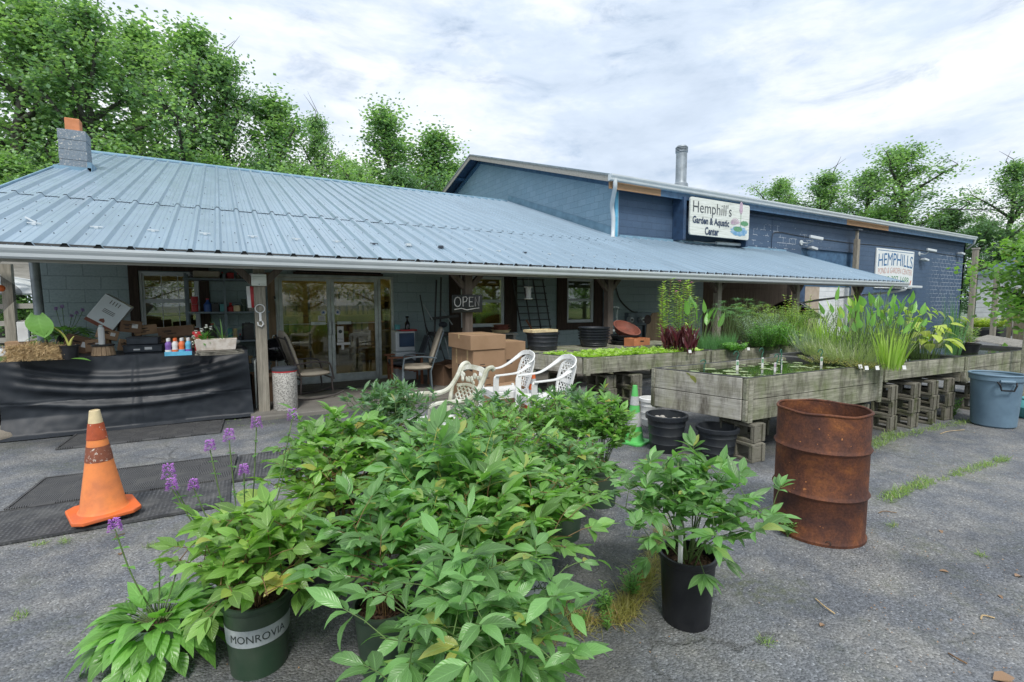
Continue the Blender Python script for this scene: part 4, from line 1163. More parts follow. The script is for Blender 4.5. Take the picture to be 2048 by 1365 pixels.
for i, (u, v, Y, k, rz, sxy, lab) in enumerate([
    (-40, -60, 25, 1, .3, 1.1, 'tall tree at the far left edge rising behind the block chimney'),
    (55, -70, 27, 0, 1.2, 1.0, 'tall thin-topped tree with bare twigs, second from the left behind the roof'),
    (165, -25, 24, 0, 3.3, 1.1, 'tall tree directly above the block chimney behind the blue roof'),
    (262, 15, 29, 2, .4, 1.3, 'narrow tall tree with a dark stem right of the chimney'),
    (345, 50, 25, 1, 5.3, 1.15, 'leaning tree with a long forked limb above the middle of the roof'),
    (445, 90, 25, 0, 4.1, .95, 'full tree sloping down to the right, left of the bare-topped tree'),
    (545, 165, 25, 2, 2.0, 1.25, 'tree with bare dead twigs at its top behind the roof ridge'),
    (630, 205, 26, 0, .9, .8, 'last tree of the left wood with a tuft sticking out to the right'),
    (772, 185, 27, 2, 3.4, 1.3, 'lone tall slender tree behind the ridge, centre of the gap before the gable'),
    (868, 235, 27, 2, 5.0, 1.45, 'lower tree between the slender tree and the warehouse gable')]):
    p = ony(u, v, Y)
    o = put_tree(k, (p.x, Y, 0), max(3, p.z)*(1.02 if i < 7 else 1.0), rz, lab, GRP, sxy)
    o['label'] = lab
GR2 = 'undergrowth trees along the back of the shop'
for i, (u, v, Y, k, rz) in enumerate([(-90, 290, 21, 3, 0), (20, 290, 21.5, 3, 2), (85, 275, 24, 4, 1), (230, 290, 23, 3, 4), (330, 275, 24, 4, 5), (430, 295, 23, 3, 1.5), (520, 305, 24, 4, 3), (610, 320, 24, 3, 2.6), (700, 310, 25, 3, .4), (800, 320, 25, 4, 4.4), (900, 310, 27, 3, 5.5), (700, 330, 29, 4, 1)]):
    p = ony(u, v, Y)
    lab = ['yellow-green bushy tree at the left frame edge below the tall trees', 'yellow-green bushy tree left of the block chimney', 'dark bushy tree just behind the block chimney', 'bushy young tree right of the chimney, low behind the ridge', 'dark undergrowth tree below the leaning tree', 'bushy young tree behind the middle of the ridge', 'dark undergrowth tree below the bare-topped tree', 'low bushy tree left of the gap in the wood', 'low bushy tree at the foot of the gap behind the ridge', 'dark low tree under the lone slender tree', 'low bushy tree touching the warehouse gable edge', 'small dark tree far back in the gap behind the ridge'][i]
    put_tree(k, (p.x, Y, 0), max(3, p.z), rz, lab, GR2)
GR3 = 'trees beyond the warehouse'
for i, (u, v, X, k, rz, sxy, lab) in enumerate([
    (1555, 362, 48, 1, .3, 1.2, 'leftmost distant tree above the warehouse roof line'),
    (1655, 352, 48, 0, 2.3, 1.5, 'second distant tree above the warehouse roof line'),
    (1725, 355, 47, 1, 4.0, 1.2, 'third distant tree above the warehouse roof, left of the tallest'),
    (1832, 292, 44, 1, 1.0, 1.35, 'tallest tree beyond the warehouse with a branch reaching right'),
    (1760, 430, 44, 3, 2.4, 1.3, 'low bushy tree beside the tallest tree beyond the warehouse'),
    (1905, 425, 44, 4, 5.1, 1.2, 'dark tree behind the far corner of the warehouse'),
    (1965, 450, 40, 4, 2.1, 1.1, 'dark shrubby tree between the warehouse corner and the young maple'),
    (2030, 330, 42, 0, 4.6, 1.2, 'tall tree at the right frame edge above the young maple'),
    (2110, 350, 40, 1, 4.6, 1.2, 'broad tree just cut by the right frame edge')]):
    p = onx(u, v, X)
    put_tree(k, (X, p.y, 0), p.z*1.08, rz, lab, GR3, sxy)
# woods and lawn across the road, seen mirrored in the panes
for i in range(10):
    put_tree(3+i % 2, (-9+4.6*i, -15-2*(i % 2), 0), (6, 8, 6.5, 7, 7)[i % 5], i*1.3, ['first', 'second', 'third', 'fourth', 'fifth', 'sixth', 'seventh', 'eighth', 'ninth', 'tenth'][i]+' bushy tree from the left in the hedge behind the viewer', 'trees across the lot', 1.3)
g = MB(); g.box((-60, -60, -.02), (90, -9, .012)); structure(g.build('lawn', M['lawn']))
# young maple close by on the right
tb, cb = tree_mesh(77, 3.6, 1.3, base=.22, nl=11000, ls=.13, limbs=30, up=.35, clump=.19, shape=.8)
p = onx(2150, 420, 17.0)
t = thing('young_maple', 'young bright green maple at the right edge in front of the pale fence', 'tree', (17.0, p.y, 0))
t.scale = (1.0, 1.0, p.z/3.6)
tb.build('trunk', M['bark'], t, smooth='all'); cb.build('crown', [M['lf_maple'], M['lf_maple']], t)
# overhead wire
mb = MB(); a = onx(1870, 418, 40); b = onx(2100, 405, 40)
mb.tube([a, (a+b)/2+Vector((0, 0, -.25)), b], .03, 4); tag(mb.build('power_line', M['rubber'], None, at=tuple(a)), 'thin dark overhead wire crossing the sky between the right-hand trees', 'wire')

# ---------------------------------------------------------------- yard beyond the warehouse corner
def fence_run(label, pts, h, mat, board=.14, gap=.01, group=None, hb=False, name='board_fence'):
    a, b = Vector(pts[0]), Vector(pts[1]); l = (b-a).length; d = (b-a)/l; ang = math.atan2(d.y, d.x)
    t = thing(name, label, 'fence', tuple(a), ang, group)
    mb = MB()
    if hb:
        z = .1
        while z < h-.05: mb.box((0, 0, z), (l, .02, min(h, z+board))); z += board+gap
    else:
        x = 0
        while x < l: mb.box((x, 0, .03), (min(l, x+board), .02, h+.03*math.sin(x*9))); x += board+gap
    mb.build('boards', M[mat], t)
    mb = MB()
    if not hb: mb.box((0, .022, .4), (l, .07, .5)); mb.box((0, .022, h-.4), (l, .07, h-.3)); mb.build('rail', M[mat], t)
    x = 0
    while x <= l+.1: mb = MB(); mb.box((x-.05, .072, 0), (x+.05, .17, h+.05)); mb.build('post', M[mat], t); x += max(1.2, l/max(1, round(l/2.4)))
    return t
fa = ony(1937, 668, 9.5); 
fence_run('tan board fence panel standing at the far corner of the navy warehouse', ((31.5, 7.6, 0), (33.9, 8.6, 0)), 2.2, 'palewood', hb=True)
fence_run('tan vertical board gate left of the white trailer', ((27.5, 6.0, 0), (28.2, 6.9, 0)), 1.9, 'fence')
fence_run('tan stockade fence behind the young maple', ((31.0, 2.4, 0), (31.0, 6.7, 0)), 1.9, 'fence')
fence_run('grey stockade fence at the right frame edge', ((30.0, -3.0, 0), (30.5, 2.2, 0)), 1.9, 'palewood')
t = thing('white_shed', 'white sided shed standing behind the tan fence at the right', 'shed', (38, 8.5, 0))
mb = MB()
for k in range(11): mb.box((36, 6.9-.0*k, .2+k*.26), (40, 10.4, .2+k*.26+.25))
mb.build('wall', M['whitewood'], t, w=True, bevel=.01)
mb = MB(); mb.add([(35.8, 6.7, 3.05), (40.2, 6.7, 3.05), (40.2, 8.6, 4.1), (35.8, 8.6, 4.1), (40.2, 10.6, 3.05), (35.8, 10.6, 3.05)], [(0,1,2,3), (3,2,4,5), (0,3,5), (1,4,2)]); mb.build('roof', M['roof'], t, w=True)
t = thing('pale_shed', 'pale green roofed outbuilding far right behind the fence', 'shed', (38, 3, 0))
mb = MB(); mb.box((37, 1.0, 0), (41, 6.0, 2.7)); mb.build('wall', M['tan_panel'], t, w=True)
mb = MB(); mb.add([(36.7, .7, 2.7), (41.3, .7, 2.7), (41.3, 3.5, 3.9), (36.7, 3.5, 3.9), (41.3, 6.3, 2.7), (36.7, 6.3, 2.7)], [(0,1,2,3), (3,2,4,5), (0,3,5), (1,4,2)]); mb.build('roof', M['whitewood'], t, w=True)
for u, v0, v1, X, lab in ((1985, 540, 668, 26, 'grey timber post at the far end of the yard right of the gate'), (1937, 500, 690, 24, 'pale leaning timber leaning at the navy corner')):
    p = onx(u, v1, X); q = onx(u, v0, X)
    c = thing('yard_post', lab, 'post', (X, p.y, 0)); mb = MB(); mb.box((X-.07, p.y-.08, 0), (X+.07, p.y+.08, q.z)); mb.build('shaft', M['postgrey'], c, w=True, bevel=.01)
    mb = MB(); mb.box((X-.09, p.y-.1, q.z), (X+.09, p.y+.1, q.z+.05)); mb.build('cap', M['palewood'], c, w=True)
# pallet
t = thing('wooden_pallet', 'grey slatted pallet leaning low on the gravel past the warehouse corner', 'pallet', (22.5, 5.6, .25), .2)
t.rotation_euler = (.16, 0, .15)
for k in range(12): mb = MB(); mb.box((-1.6+k*.27, -.7, 0), (-1.6+k*.27+.13, .7, .025)); mb.build('slat', M['palewood'], t)
for y in (-.66, 0, .62): mb = MB(); mb.box((-1.6, y, -.1), (1.5, y+.05, -.002)); mb.build('stringer', M['palewood'], t)
# thin grass, weeds and litter on the asphalt
def blades(mb, c, n, R, h, r, w=.004, lean=.6, seg=3):
    for _ in range(n):
        a = r.uniform(0, 2*PI); q = R*math.sqrt(r.random())
        p = Vector((c[0]+q*math.cos(a), c[1]+q*math.sin(a), c[2]))
        a2 = r.uniform(0, 2*PI); el = r.uniform(.5, 1.45)
        d = Vector((math.cos(a2)*math.cos(el), math.sin(a2)*math.cos(el), math.sin(el)))
        leaf(mb, frame_dir(p, d), h*r.uniform(.5, 1.2), w*r.uniform(.7, 1.4), droop=lean*r.uniform(.4, 2), n=seg, peak=.2, fold=.3)
rw = random.Random(9)
mb = MB()
for (u0, v0, u1, v1, n, wd, h) in ((1770, 1000, 1860, 962, 70, .06, .045), (1860, 965, 1895, 958, 8, .03, .03), (1905, 950, 2010, 920, 60, .05, .045), (1740, 895, 1790, 870, 50, .09, .06), (1790, 875, 1960, 838, 60, .06, .05), (1850, 955, 1800, 985, 10, .05, .03)):
    for _ in range(n):
        t_ = rw.random(); p = onz(u0+(u1-u0)*t_, v0+(v1-v0)*t_+rw.uniform(-4, 4)); blades(mb, (p.x, p.y, 0), 11, wd, h*rw.uniform(.7, 1.6), rw, .0045)
for (u, v) in ((1785, 1053), (1962, 1112), (1530, 1285), (40, 1235), (130, 1085), (80, 1090), (300, 1095), (1110, 1345)):
    p = onz(u, v); blades(mb, (p.x, p.y, 0), 45, .035, .05, rw, .003)
for _ in range(70):
    u = rw.uniform(120, 700); p = onz(u, 872-.06*u+rw.uniform(-4, 10)); blades(mb, (p.x, p.y, 0), 5, .03, .03, rw, .004)
stuff(mb.build('weed_grass', M['lf_grass']), 'thin green grass growing along cracks in the asphalt')
mb = MB()
for (u0, v0, u1, v1, n) in ((1070, 1275, 1250, 1235, 50), (1235, 1240, 1320, 1120, 130), (1100, 1220, 1180, 1250, 30), (1300, 1120, 1330, 1060, 30)):
    for _ in range(n):
        t_ = rw.random(); p = onz(u0+(u1-u0)*t_, v0+(v1-v0)*t_+rw.uniform(-14, 14)); blades(mb, (p.x, p.y, 0), 12, .05, rw.uniform(.07, .16), rw, .0032, 1.4, 4)
stuff(mb.build('dry_grass', M['lf_orange']), 'straw-coloured dry grass tufts in the asphalt seam between the pots')
# leafy weeds
for i, (u, v, h, lab) in enumerate(((1160, 1255, .1, 'small leafy weed at the left end of the dry grass seam'), (1205, 1230, .16, 'bushy upright weed in the seam left of the black potted peony'), (1262, 1200, .22, 'tallest upright weed in the dry grass left of the black potted peony'), (1215, 1262, .1, 'tiny leafy weed below the bushy upright weed'), (1575, 1075, .16, 'leafy weed growing against the foot of the rusty drum'), (1905, 838, .3, 'leafy weed between the block stacks left of the blue-grey bin'), (1718, 895, .1, 'small bright weed at the foot of the block stack right of the drum'), (510, 828, .07, 'small weed at the right end of the black table cloth'))):
    p = onz(u, v); r = random.Random(i)
    c = thing('weed', lab, 'weed', (p.x, p.y, 0)); mb = MB(); sb = MB()
    for s in range(7 if h > .12 else 4):
        a = r.uniform(0, 6.28); top = Vector((math.cos(a)*h*.3, math.sin(a)*h*.3, h*r.uniform(.7, 1.1)))
        sb.tube([(0, 0, 0), top*.5+Vector((0, 0, .01)), top], [.003, .0025, .001], 4)
        for q in range(16):
            tt = .2+.8*q/16; b = top*tt; aa = q*2.4; d = Vector((math.cos(aa), math.sin(aa), .7)); leaf(mb, frame_dir(b, d), h*.24*(1.2-tt*.5), h*.06, .5, n=3)
    sb.build('stem', M['stem_green'], c); mb.build('foliage', M['lf_bright'], c)
# twigs, dead leaves and chips of the litter
for i, (u, v, l, a, lab) in enumerate(((1650, 1215, .13, 1.2, 'curved dry twig on the asphalt at lower right'), (1775, 1028, .14, -.5, 'long thin twig right of the rusty drum'), (1905, 865, .5, -.15, 'long straw stalk lying in front of the block stacks'), (240, 1075, .08, 1.0, 'curled yellow twig below the orange cone'), (1975, 1240, .08, -.4, 'dark twig at the right on open asphalt'), (1915, 1320, .07, 1.4, 'short bent twig near the lower right corner'))):
    p = onz(u, v); mb = MB(); mb.tube(interp_path([(-l/2, 0, .004), (-l*.1, .015, .012), (l/2, 0, .004)], 4), .0035, 5)
    o = mb.build('twig', M['stem_red'] if i % 2 else M['straw']); tag(o, lab, 'twig'); o.location = (p.x, p.y, 0.003); o.rotation_euler = (0, 0, a)
for i, (u, v, s, lab) in enumerate(((1640, 1255, .03, 'pale dead leaf left of the curved twig'), (1898, 1147, .035, 'brown dead leaf alone on the right asphalt'), (1996, 1192, .022, 'small orange leaf chip near the right edge'), (2030, 1155, .04, 'dry leaf at the right edge of the asphalt'), (240, 1112, .03, 'orange dead leaf below the yellow twig'), (1880, 1062, .03, 'curled brown leaf on the middle right asphalt'), (1985, 1362, .09, 'big crumpled dead leaf at the bottom right'))):
    p = onz(u, v); mb = MB(); leaf(mb, frame_dir(Vector((0, 0, .006)), Vector((math.cos(i*2), math.sin(i*2), .15))), s*1.6, s*.8, .8, .5)
    o = mb.build('dead_leaf', M['lf_dry']); tag(o, lab, 'leaf'); o.location = (p.x, p.y, 0)
mb = MB()
for _ in range(900):
    u = rw.choice((rw.uniform(1730, 2040), rw.uniform(1700, 2048), rw.uniform(0, 2048))); v = rw.choice((rw.uniform(850, 960), rw.uniform(900, 1350)))
    p = onz(u, v); s = rw.uniform(.003, .009); a = rw.uniform(0, 6)
    mb.add([(p.x+s*math.cos(a+k*2.1)*rw.uniform(.5, 1), p.y+s*math.sin(a+k*2.1)*rw.uniform(.5, 1), .009+.002*k) for k in range(3)], [(0, 1, 2)])
stuff(mb.build('leaf_litter', M['lf_dry']), 'tiny pale chips and seeds scattered over the asphalt')
# ================================================================ POTS AND POTTED PLANTS
def pot_mb(mb, r, h, rb=None, lip=.014, n=32, th=.006):
    rb = rb or r*.8
    mb.lathe([(0, .004), (rb*.9, .004), (rb, .0), (rb+(r-rb)*.9, h*.9), (r*.985, h*.9), (r+lip*.4, h*.93), (r+lip*.5, h), (r-th, h), (r-th*1.4, h*.86), (rb-th, .02)], n)
def pot(parent, r, h, mat, band=False, soil=True, rb=None, text=None, ang=0, name='pot'):
    mb = MB(); pot_mb(mb, r, h, rb); p = mb.build(name, M[mat], parent, smooth=True)
    rb = rb or r*.8
    if soil:
        rs = random.Random(int(r*1e4)); mb = MB(); rr = rb+(r-rb)*.8
        def sf(u, v):
            a = u*2*PI; q = v*(rr-.004); return Vector((q*math.cos(a), q*math.sin(a), h*.86+.012*noise.noise(Vector((q*math.cos(a)*30, q*math.sin(a)*30, r)))))
        mb.grid(sf, 24, 5, False)
        for _ in range(90):
            a = rs.uniform(0, 6.28); q = rr*.92*math.sqrt(rs.random()); mb.bar((q*math.cos(a), q*math.sin(a), h*.865+.008), (q*math.cos(a)+rs.uniform(-.02, .02), q*math.sin(a)+rs.uniform(-.02, .02), h*.87+rs.uniform(0, .018)), .006, .003)
        mb.build('soil', M['soil'], parent)
    if band:
        mb = MB(); z0, z1 = h*.48, h*.72; n = 40
        def rad_at(z): return rb+(r-rb)*z/h*.99+.0022
        vs = []
        for i in range(n+1):
            a = -PI*.62+PI*1.24*i/n-PI/2+ang; vs += [(rad_at(z0)*math.cos(a), rad_at(z0)*math.sin(a), z0), (rad_at(z1)*math.cos(a), rad_at(z1)*math.sin(a), z1)]
        mb.add(vs, [(2*i, 2*i+2, 2*i+3, 2*i+1) for i in range(n)])
        bd = mb.build('label_band', M['label_white'], p)
        mb = MB(); text_mb(mb, 'MONROVIA', r*1.75, (z1-z0)*.42, None)
        R_ = rad_at((z0+z1)/2)+.0016; zc = (z0+z1)/2
        mb.v = [((R_+.0*q[2])*math.cos(-PI/2+ang+q[0]/R_), R_*math.sin(-PI/2+ang+q[0]/R_), zc+q[2]) for q in mb.v]
        mb.build('lettering', M['label_ink'], bd)
    return p
def peony(name, label, loc, pr, ph, potmat, R, H, nst=20, lf='lf_peony', seed=1, size=.115, width=.4, stem='stem_red', band=False, ang=0, group=None, leaflets=7, flat=1.0, droop=.6, rb=None, elev=(.1, .9), extra=0, density=4, buds=0):
    t = thing(name, label, 'plant', loc, 0, group)
    if pr: pot(t, pr, ph, potmat, band, rb=rb, ang=ang)
    r = random.Random(seed); lb = MB(); sb = MB()
    for s in range(nst):
        a = s*2.39996+r.uniform(-.3, .3); f = ((s+.5)/nst)**.62
        R_ = R*f*r.uniform(.78, 1.08); Ht = H*(1-.42*f**2.2*flat)*r.uniform(.86, 1.06)
        b = Vector((math.cos(a)*pr*.4*r.random(), math.sin(a)*pr*.4*r.random(), ph*.85))
        e = Vector((math.cos(a)*R_, math.sin(a)*R_, ph+Ht)) 
        mid = b.lerp(e, .5)+Vector((-math.cos(a)*R_*.1, -math.sin(a)*R_*.1, Ht*.12))
        pts = interp_path([b, mid, e], 5)
        sb.tube(pts, [.0036*(1-.55*i/(len(pts)-1)) for i in range(len(pts))], 5, False)
        nn = density+ (1 if r.random() < .5 else 0)
        for q in range(nn):
            tt = .38+.62*(q+.6)/nn; i = min(len(pts)-2, int(tt*(len(pts)-1))); p = pts[i].lerp(pts[i+1], tt*(len(pts)-1)-i)
            aa = a+(q*2.4)+r.uniform(-.4, .4); el = r.uniform(*elev)*(1.2 if q == nn-1 else 1)
            out_ = Vector((math.cos(aa)*math.cos(el), math.sin(aa)*math.cos(el), math.sin(el)))
            pl = size*r.uniform(.55, 1.1)
            pe = p+out_*pl
            sb.tube([p, p+out_*pl*.5+Vector((0, 0, pl*.06)), pe], [.0022, .0018, .0014], 4, False)
            k = leaflets
            sz = size*r.uniform(.75, 1.15)
            for m_ in range(k):
                th = (m_-(k-1)/2)/((k-1)/2)*1.25 if k > 1 else 0
                side = out_.cross(Vector((0, 0, 1))).normalized()
                d = out_*math.cos(th)+side*math.sin(th)+Vector((0, 0, r.uniform(-.12, .16)))
                org = pe-out_*abs(th)*sz*.22
                leaf(lb, frame_dir(org, d, r.uniform(-.7, .7)), sz*(1-.28*abs(th)/1.25)*r.uniform(.7, 1.15), sz*width*r.uniform(.7, 1.15), droop*r.uniform(.0, 2.1), r.uniform(.1, .45), 5, peak=.46, twist=r.uniform(-.7, .7))
    for s in range(extra):   # leaves hanging over the rim
        a = r.uniform(0, 6.28); b = Vector((0, 0, ph)); e = Vector((math.cos(a)*pr*1.5, math.sin(a)*pr*1.5, ph+r.uniform(-.06, .05)))
        sb.tube(interp_path([b, b.lerp(e, .5)+Vector((0, 0, .05)), e], 4), .002, 4, False)
        for m_ in range(5):
            th = (m_-2)*.6; d = Vector((math.cos(a+th), math.sin(a+th), -.35)); leaf(lb, frame_dir(e, d, r.uniform(-.3, .3)), size*.95, size*width, .5, .15, 5)
    for s in range(buds):
        a = r.uniform(0, 6.28); p = Vector((math.cos(a)*R*.3, math.sin(a)*R*.3, ph+H*.98)); q = p+Vector((0, 0, H*.16)); sb.tube([p, q], .003, 5)
        for k in range(5):
            d = Vector((math.cos(k*1.26), math.sin(k*1.26), 1.1)); leaf(lb, frame_dir(q, d), .04, .022, -.5, .6)
    sb.build('stems', M[stem], t, smooth='all'); lb.build('foliage', M[lf], t, smooth='all')
    return t
GP = 'potted peonies in the foreground cluster'
p = onz(1378, 1240); 
c = peony('potted_peony', 'bushy green peony in a plain black pot standing alone in front of the rusty drum', (p.x, p.y+.02, 0), .135, .35, 'black_plastic', .50, .44, 26, 'lf_peony_b', 11, .115, .36, 'stem_green', rb=.115, group=GP, extra=4, buds=1, elev=(.1, 1.0), density=4)
mb = MB(); mb.box((-.108, -.05, .28), (-.098, -.03, .52)); mb.build('plant_tag', M['paper'], c)
p = onz(520, 1325)
c = peony('potted_peony', 'lime green peony in the dark green MONROVIA pot at lower left', (p.x, p.y, 0), .135, .33, 'green_pot', .37, .33, 24, 'lf_peony_y', 12, .115, .46, 'stem_red', True, -.05, GP, rb=.115, extra=7, leaflets=5, droop=.8)
p = onz(1047, 1225)
peony('potted_peony', 'green peony in a labelled green pot right of the bottom centre peony', (p.x, p.y, 0), .135, .34, 'green_pot', .52, .40, 30, 'lf_peony', 13, .12, .36, 'stem_red', True, .75, GP, rb=.12, extra=3, elev=(0, .8))
peony('potted_peony', 'large-leaved blue-green peony nearest the viewer at bottom centre', (.70, 1.42, 0), .14, .33, 'green_pot', .46, .40, 26, 'lf_peony_b', 14, .145, .28, 'stem_green', True, .4, GP, extra=10, leaflets=5, droop=.9, elev=(-.2, .7), density=5)
p = onz(670, 1090)
peony('potted_peony', 'mid green peony with a half hidden MONROVIA label behind the lime one', (p.x+.05, p.y+.1, 0), .135, .33, 'green_pot', .45, .46, 26, 'lf_peony', 15, .135, .4, 'stem_red', True, .1, GP, rb=.12)
peony('potted_peony', 'tall narrow-leaved peony in the middle of the foreground cluster', (1.0, 2.35, 0), .135, .33, 'green_pot', .50, .52, 26, 'lf_peony_b', 16, .15, .34, 'stem_yellow', group=GP, elev=(.2, 1.1))
p = onz(1210, 1005)
peony('potted_peony', 'glossy rounder-leaved peony in a green pot right of the cluster', (p.x-.05, p.y+.02, 0), .15, .30, 'green_pot', .36, .52, 30, 'lf_peony', 17, .11, .42, 'stem_green', group=GP, elev=(.2, 1.1), rb=.13)
peony('potted_peony', 'drooping bluish peony in front of the right-hand glossy one', (1.95, 2.62, 0), .135, .3, 'green_pot', .44, .36, 24, 'lf_peony_b', 18, .115, .32, 'stem_red', group=GP, elev=(0, .8))
peony('potted_peony', 'peony with orange-tinged tips behind the middle of the cluster', (1.55, 2.85, 0), .135, .3, 'green_pot', .5, .46, 26, 'lf_peony', 19, .115, .3, 'stem_red', group=GP)
peony('potted_peony', 'dark green fine-leaved peony in front of the glass doors', (1.18, 4.05, 0), .16, .32, 'black_plastic', .44, .56, 38, 'lf_peony_d', 20, .1, .26, 'stem_green', group=GP, leaflets=7, elev=(.2, 1.2), flat=.6)
peony('potted_peony', 'dark fine-leaved peony before the latticed white armchair', (1.95, 3.8, 0), .15, .3, 'black_plastic', .42, .44, 30, 'lf_peony_d', 21, .1, .27, 'stem_green', group=GP, leaflets=7, elev=(.2, 1.1))
peony('potted_peony', 'fine-leaved peony before the right-hand white garden chair', (2.85, 3.85, 0), .15, .3, 'black_plastic', .40, .42, 30, 'lf_peony_d', 22, .1, .27, 'stem_green', group=GP, leaflets=7, elev=(.2, 1.1))
peony('potted_peony', 'reddish-tipped loose peony left of the cluster behind the lily leaves', (.55, 2.95, 0), .135, .28, 'black_plastic', .42, .44, 22, 'lf_peony_y', 23, .12, .34, 'stem_red', group=GP)
peony('potted_peony', 'yellow-green tipped peony at the back centre of the cluster', (1.75, 3.35, 0), .14, .3, 'green_pot', .46, .46, 30, 'lf_peony', 24, .1, .27, 'stem_red', group=GP, leaflets=7)
peony('potted_peony', 'grey-green peony left of centre behind the tall narrow-leaved one', (1.1, 3.1, 0), .14, .3, 'green_pot', .42, .40, 28, 'lf_peony_b', 25, .11, .34, 'stem_red', group=GP)
peony('potted_peony', 'blue-green peony filling the space between the lime peony and the centre', (.55, 2.05, 0), .13, .3, 'green_pot', .34, .42, 16, 'lf_peony_b', 26, .14, .36, 'stem_red', group=GP, elev=(.1, 1.0))
peony('potted_peony', 'mid green peony low behind the bottom centre one', (.98, 1.95, 0), .13, .3, 'green_pot', .45, .44, 26, 'lf_peony', 27, .14, .36, 'stem_red', group=GP, elev=(.1, 1.0))
peony('potted_peony', 'dark green peony in the back left of the cluster, by the mats', (.95, 3.6, 0), .14, .3, 'green_pot', .40, .42, 28, 'lf_peony_d', 28, .1, .28, 'stem_red', group=GP)
peony('potted_peony', 'grey-green peony at the back right under the lettuce bed corner', (2.35, 3.45, 0), .14, .3, 'green_pot', .42, .44, 28, 'lf_peony', 29, .1, .3, 'stem_red', group=GP)
# more black pots glimpsed between stems
for i, (x, y, lab) in enumerate(((1.45, 2.35, 'empty black nursery pot under the middle peonies'), (.32, 3.32, 'black nursery pot behind the purple-flowered stems'))):
    c = thing('nursery_pot', lab, 'pot', (x, y, 0)); pot(c, .15, .27, 'black_plastic')
# elephant ear / pond plant with round lime leaves
c = thing('round_leaf_plant', 'pond plant with big round lime leaves in a black tub left of the peonies', 'plant', (.22, 3.0, 0))
pot(c, .2, .22, 'black_plastic'); lb = MB(); sb = MB(); r = random.Random(4)
for k in range(13):
    a = k*2.4; q = r.uniform(.08, .3); h = r.uniform(.28, .5); e = Vector((math.cos(a)*q, math.sin(a)*q, h)); sb.tube([(0, 0, .15), e*.6+Vector((0, 0, .08)), e], .004, 5)
    n = 14; R_ = r.uniform(.06, .1); tl = Vector((r.uniform(-.4, .4), r.uniform(-.5, .1), 1)).normalized(); x = tl.orthogonal().normalized(); y = tl.cross(x)
    lb.add([e-tl*.012]+[e+(x*math.cos(2*PI*j/n)+y*math.sin(2*PI*j/n))*R_*(1+.1*math.sin(5*j)) for j in range(n)], [(0, j+1, (j+1) % n+1) for j in range(n)], [((.5, .5), (.2, .5), (.8, .5))]*n)
sb.build('stems', M['stem_green'], c); lb.build('foliage', M['lf_lime'], c, smooth='all')
# betony: basal rosette and tall stems with purple spikes
def betony(label, loc, R, H, nleaf, stems, seed, potmat='green_pot', pr=.12, ph=.22, ls=.16, group=None):
    c = thing('betony_plant', label, 'plant', loc, 0, group); pot(c, pr, ph, potmat); lb = MB(); sb = MB(); fb = MB(); r = random.Random(seed)
    for k in range(nleaf):
        a = k*2.4; el = .9-1.25*(k/nleaf)+r.uniform(-.15, .15); d = Vector((math.cos(a)*math.cos(el), math.sin(a)*math.cos(el), math.sin(el)))
        st_ = Vector((math.cos(a)*.03, math.sin(a)*.03, ph*.9)); e = st_+d*R*(.25+.45*k/nleaf); sb.tube([st_, e], .0025, 4, False)
        d2 = Vector((d.x, d.y, d.z-.25)); leaf(lb, frame_dir(e, d2, r.uniform(-.3, .3)), ls*r.uniform(.7, 1.15), ls*.42, r.uniform(.5, 1.3), .25, 7, peak=.35)
    for (a, q, h, b) in stems:
        top = Vector((math.cos(a)*q, math.sin(a)*q, ph+h)); base = Vector((0, 0, ph*.9)); pts = interp_path([base, base.lerp(top, .5)+Vector((math.cos(a)*q*.12, math.sin(a)*q*.12, 0)), top], 5)
        sb.tube(pts, .0032, 5)
        for tt in (.35, .6, .8, .93):
            p = pts[int(tt*(len(pts)-1))]
            for s in (0, PI): leaf(lb, frame_dir(p, Vector((math.cos(a+1+s+tt*3), math.sin(a+1+s+tt*3), .3))), .07*(1.3-tt), .022, .8, .2)
        if b:
            for k in range(150):
                zz = r.uniform(0, .065*b); if_ = zz/(.065*b); aa = r.uniform(0, 6.28); rr = .021*(1-.45*if_)*b
                p = top+Vector((math.cos(aa)*rr, math.sin(aa)*rr, zz-.01)); leaf(fb, frame_dir(p, Vector((math.cos(aa), math.sin(aa), .5))), .013, .009, .3, .3, 2)
    sb.build('stems', M['stem_green'], c, smooth='all'); lb.build('foliage', M['lf_bright' if nleaf > 60 else 'lf_mid'], c, smooth='all')
    if fb.v: fb.build('flower_spikes', M['petal_purple'], c)
    return c
p = onz(320, 1318)
betony('leafy rosette plant with one purple flower stalk in the whitish pot at bottom left', (p.x, p.y+.02, 0), .26, .2, 110, [(2.6, .17, .42, .9), (.6, .1, .22, 0), (1.5, .1, .25, 0)], 5, 'label_white', .1, .18, .155)
betony('leggy plant with a spray of purple flower spikes behind the lime peony', (.03, 2.75, 0), .2, .2, 40, [(2.7, .34, .5, 1.1), (2.9, .3, .46, .9), (2.5, .26, .42, .8), (2.2, .22, .6, .9), (2.0, .1, .66, 1.0), (.6, .02, .5, .8), (1.0, .16, .7, 1.0), (.5, .3, .72, 1.0), (.2, .25, .62, 0)], 6, 'black_plastic', .13, .25, .13)
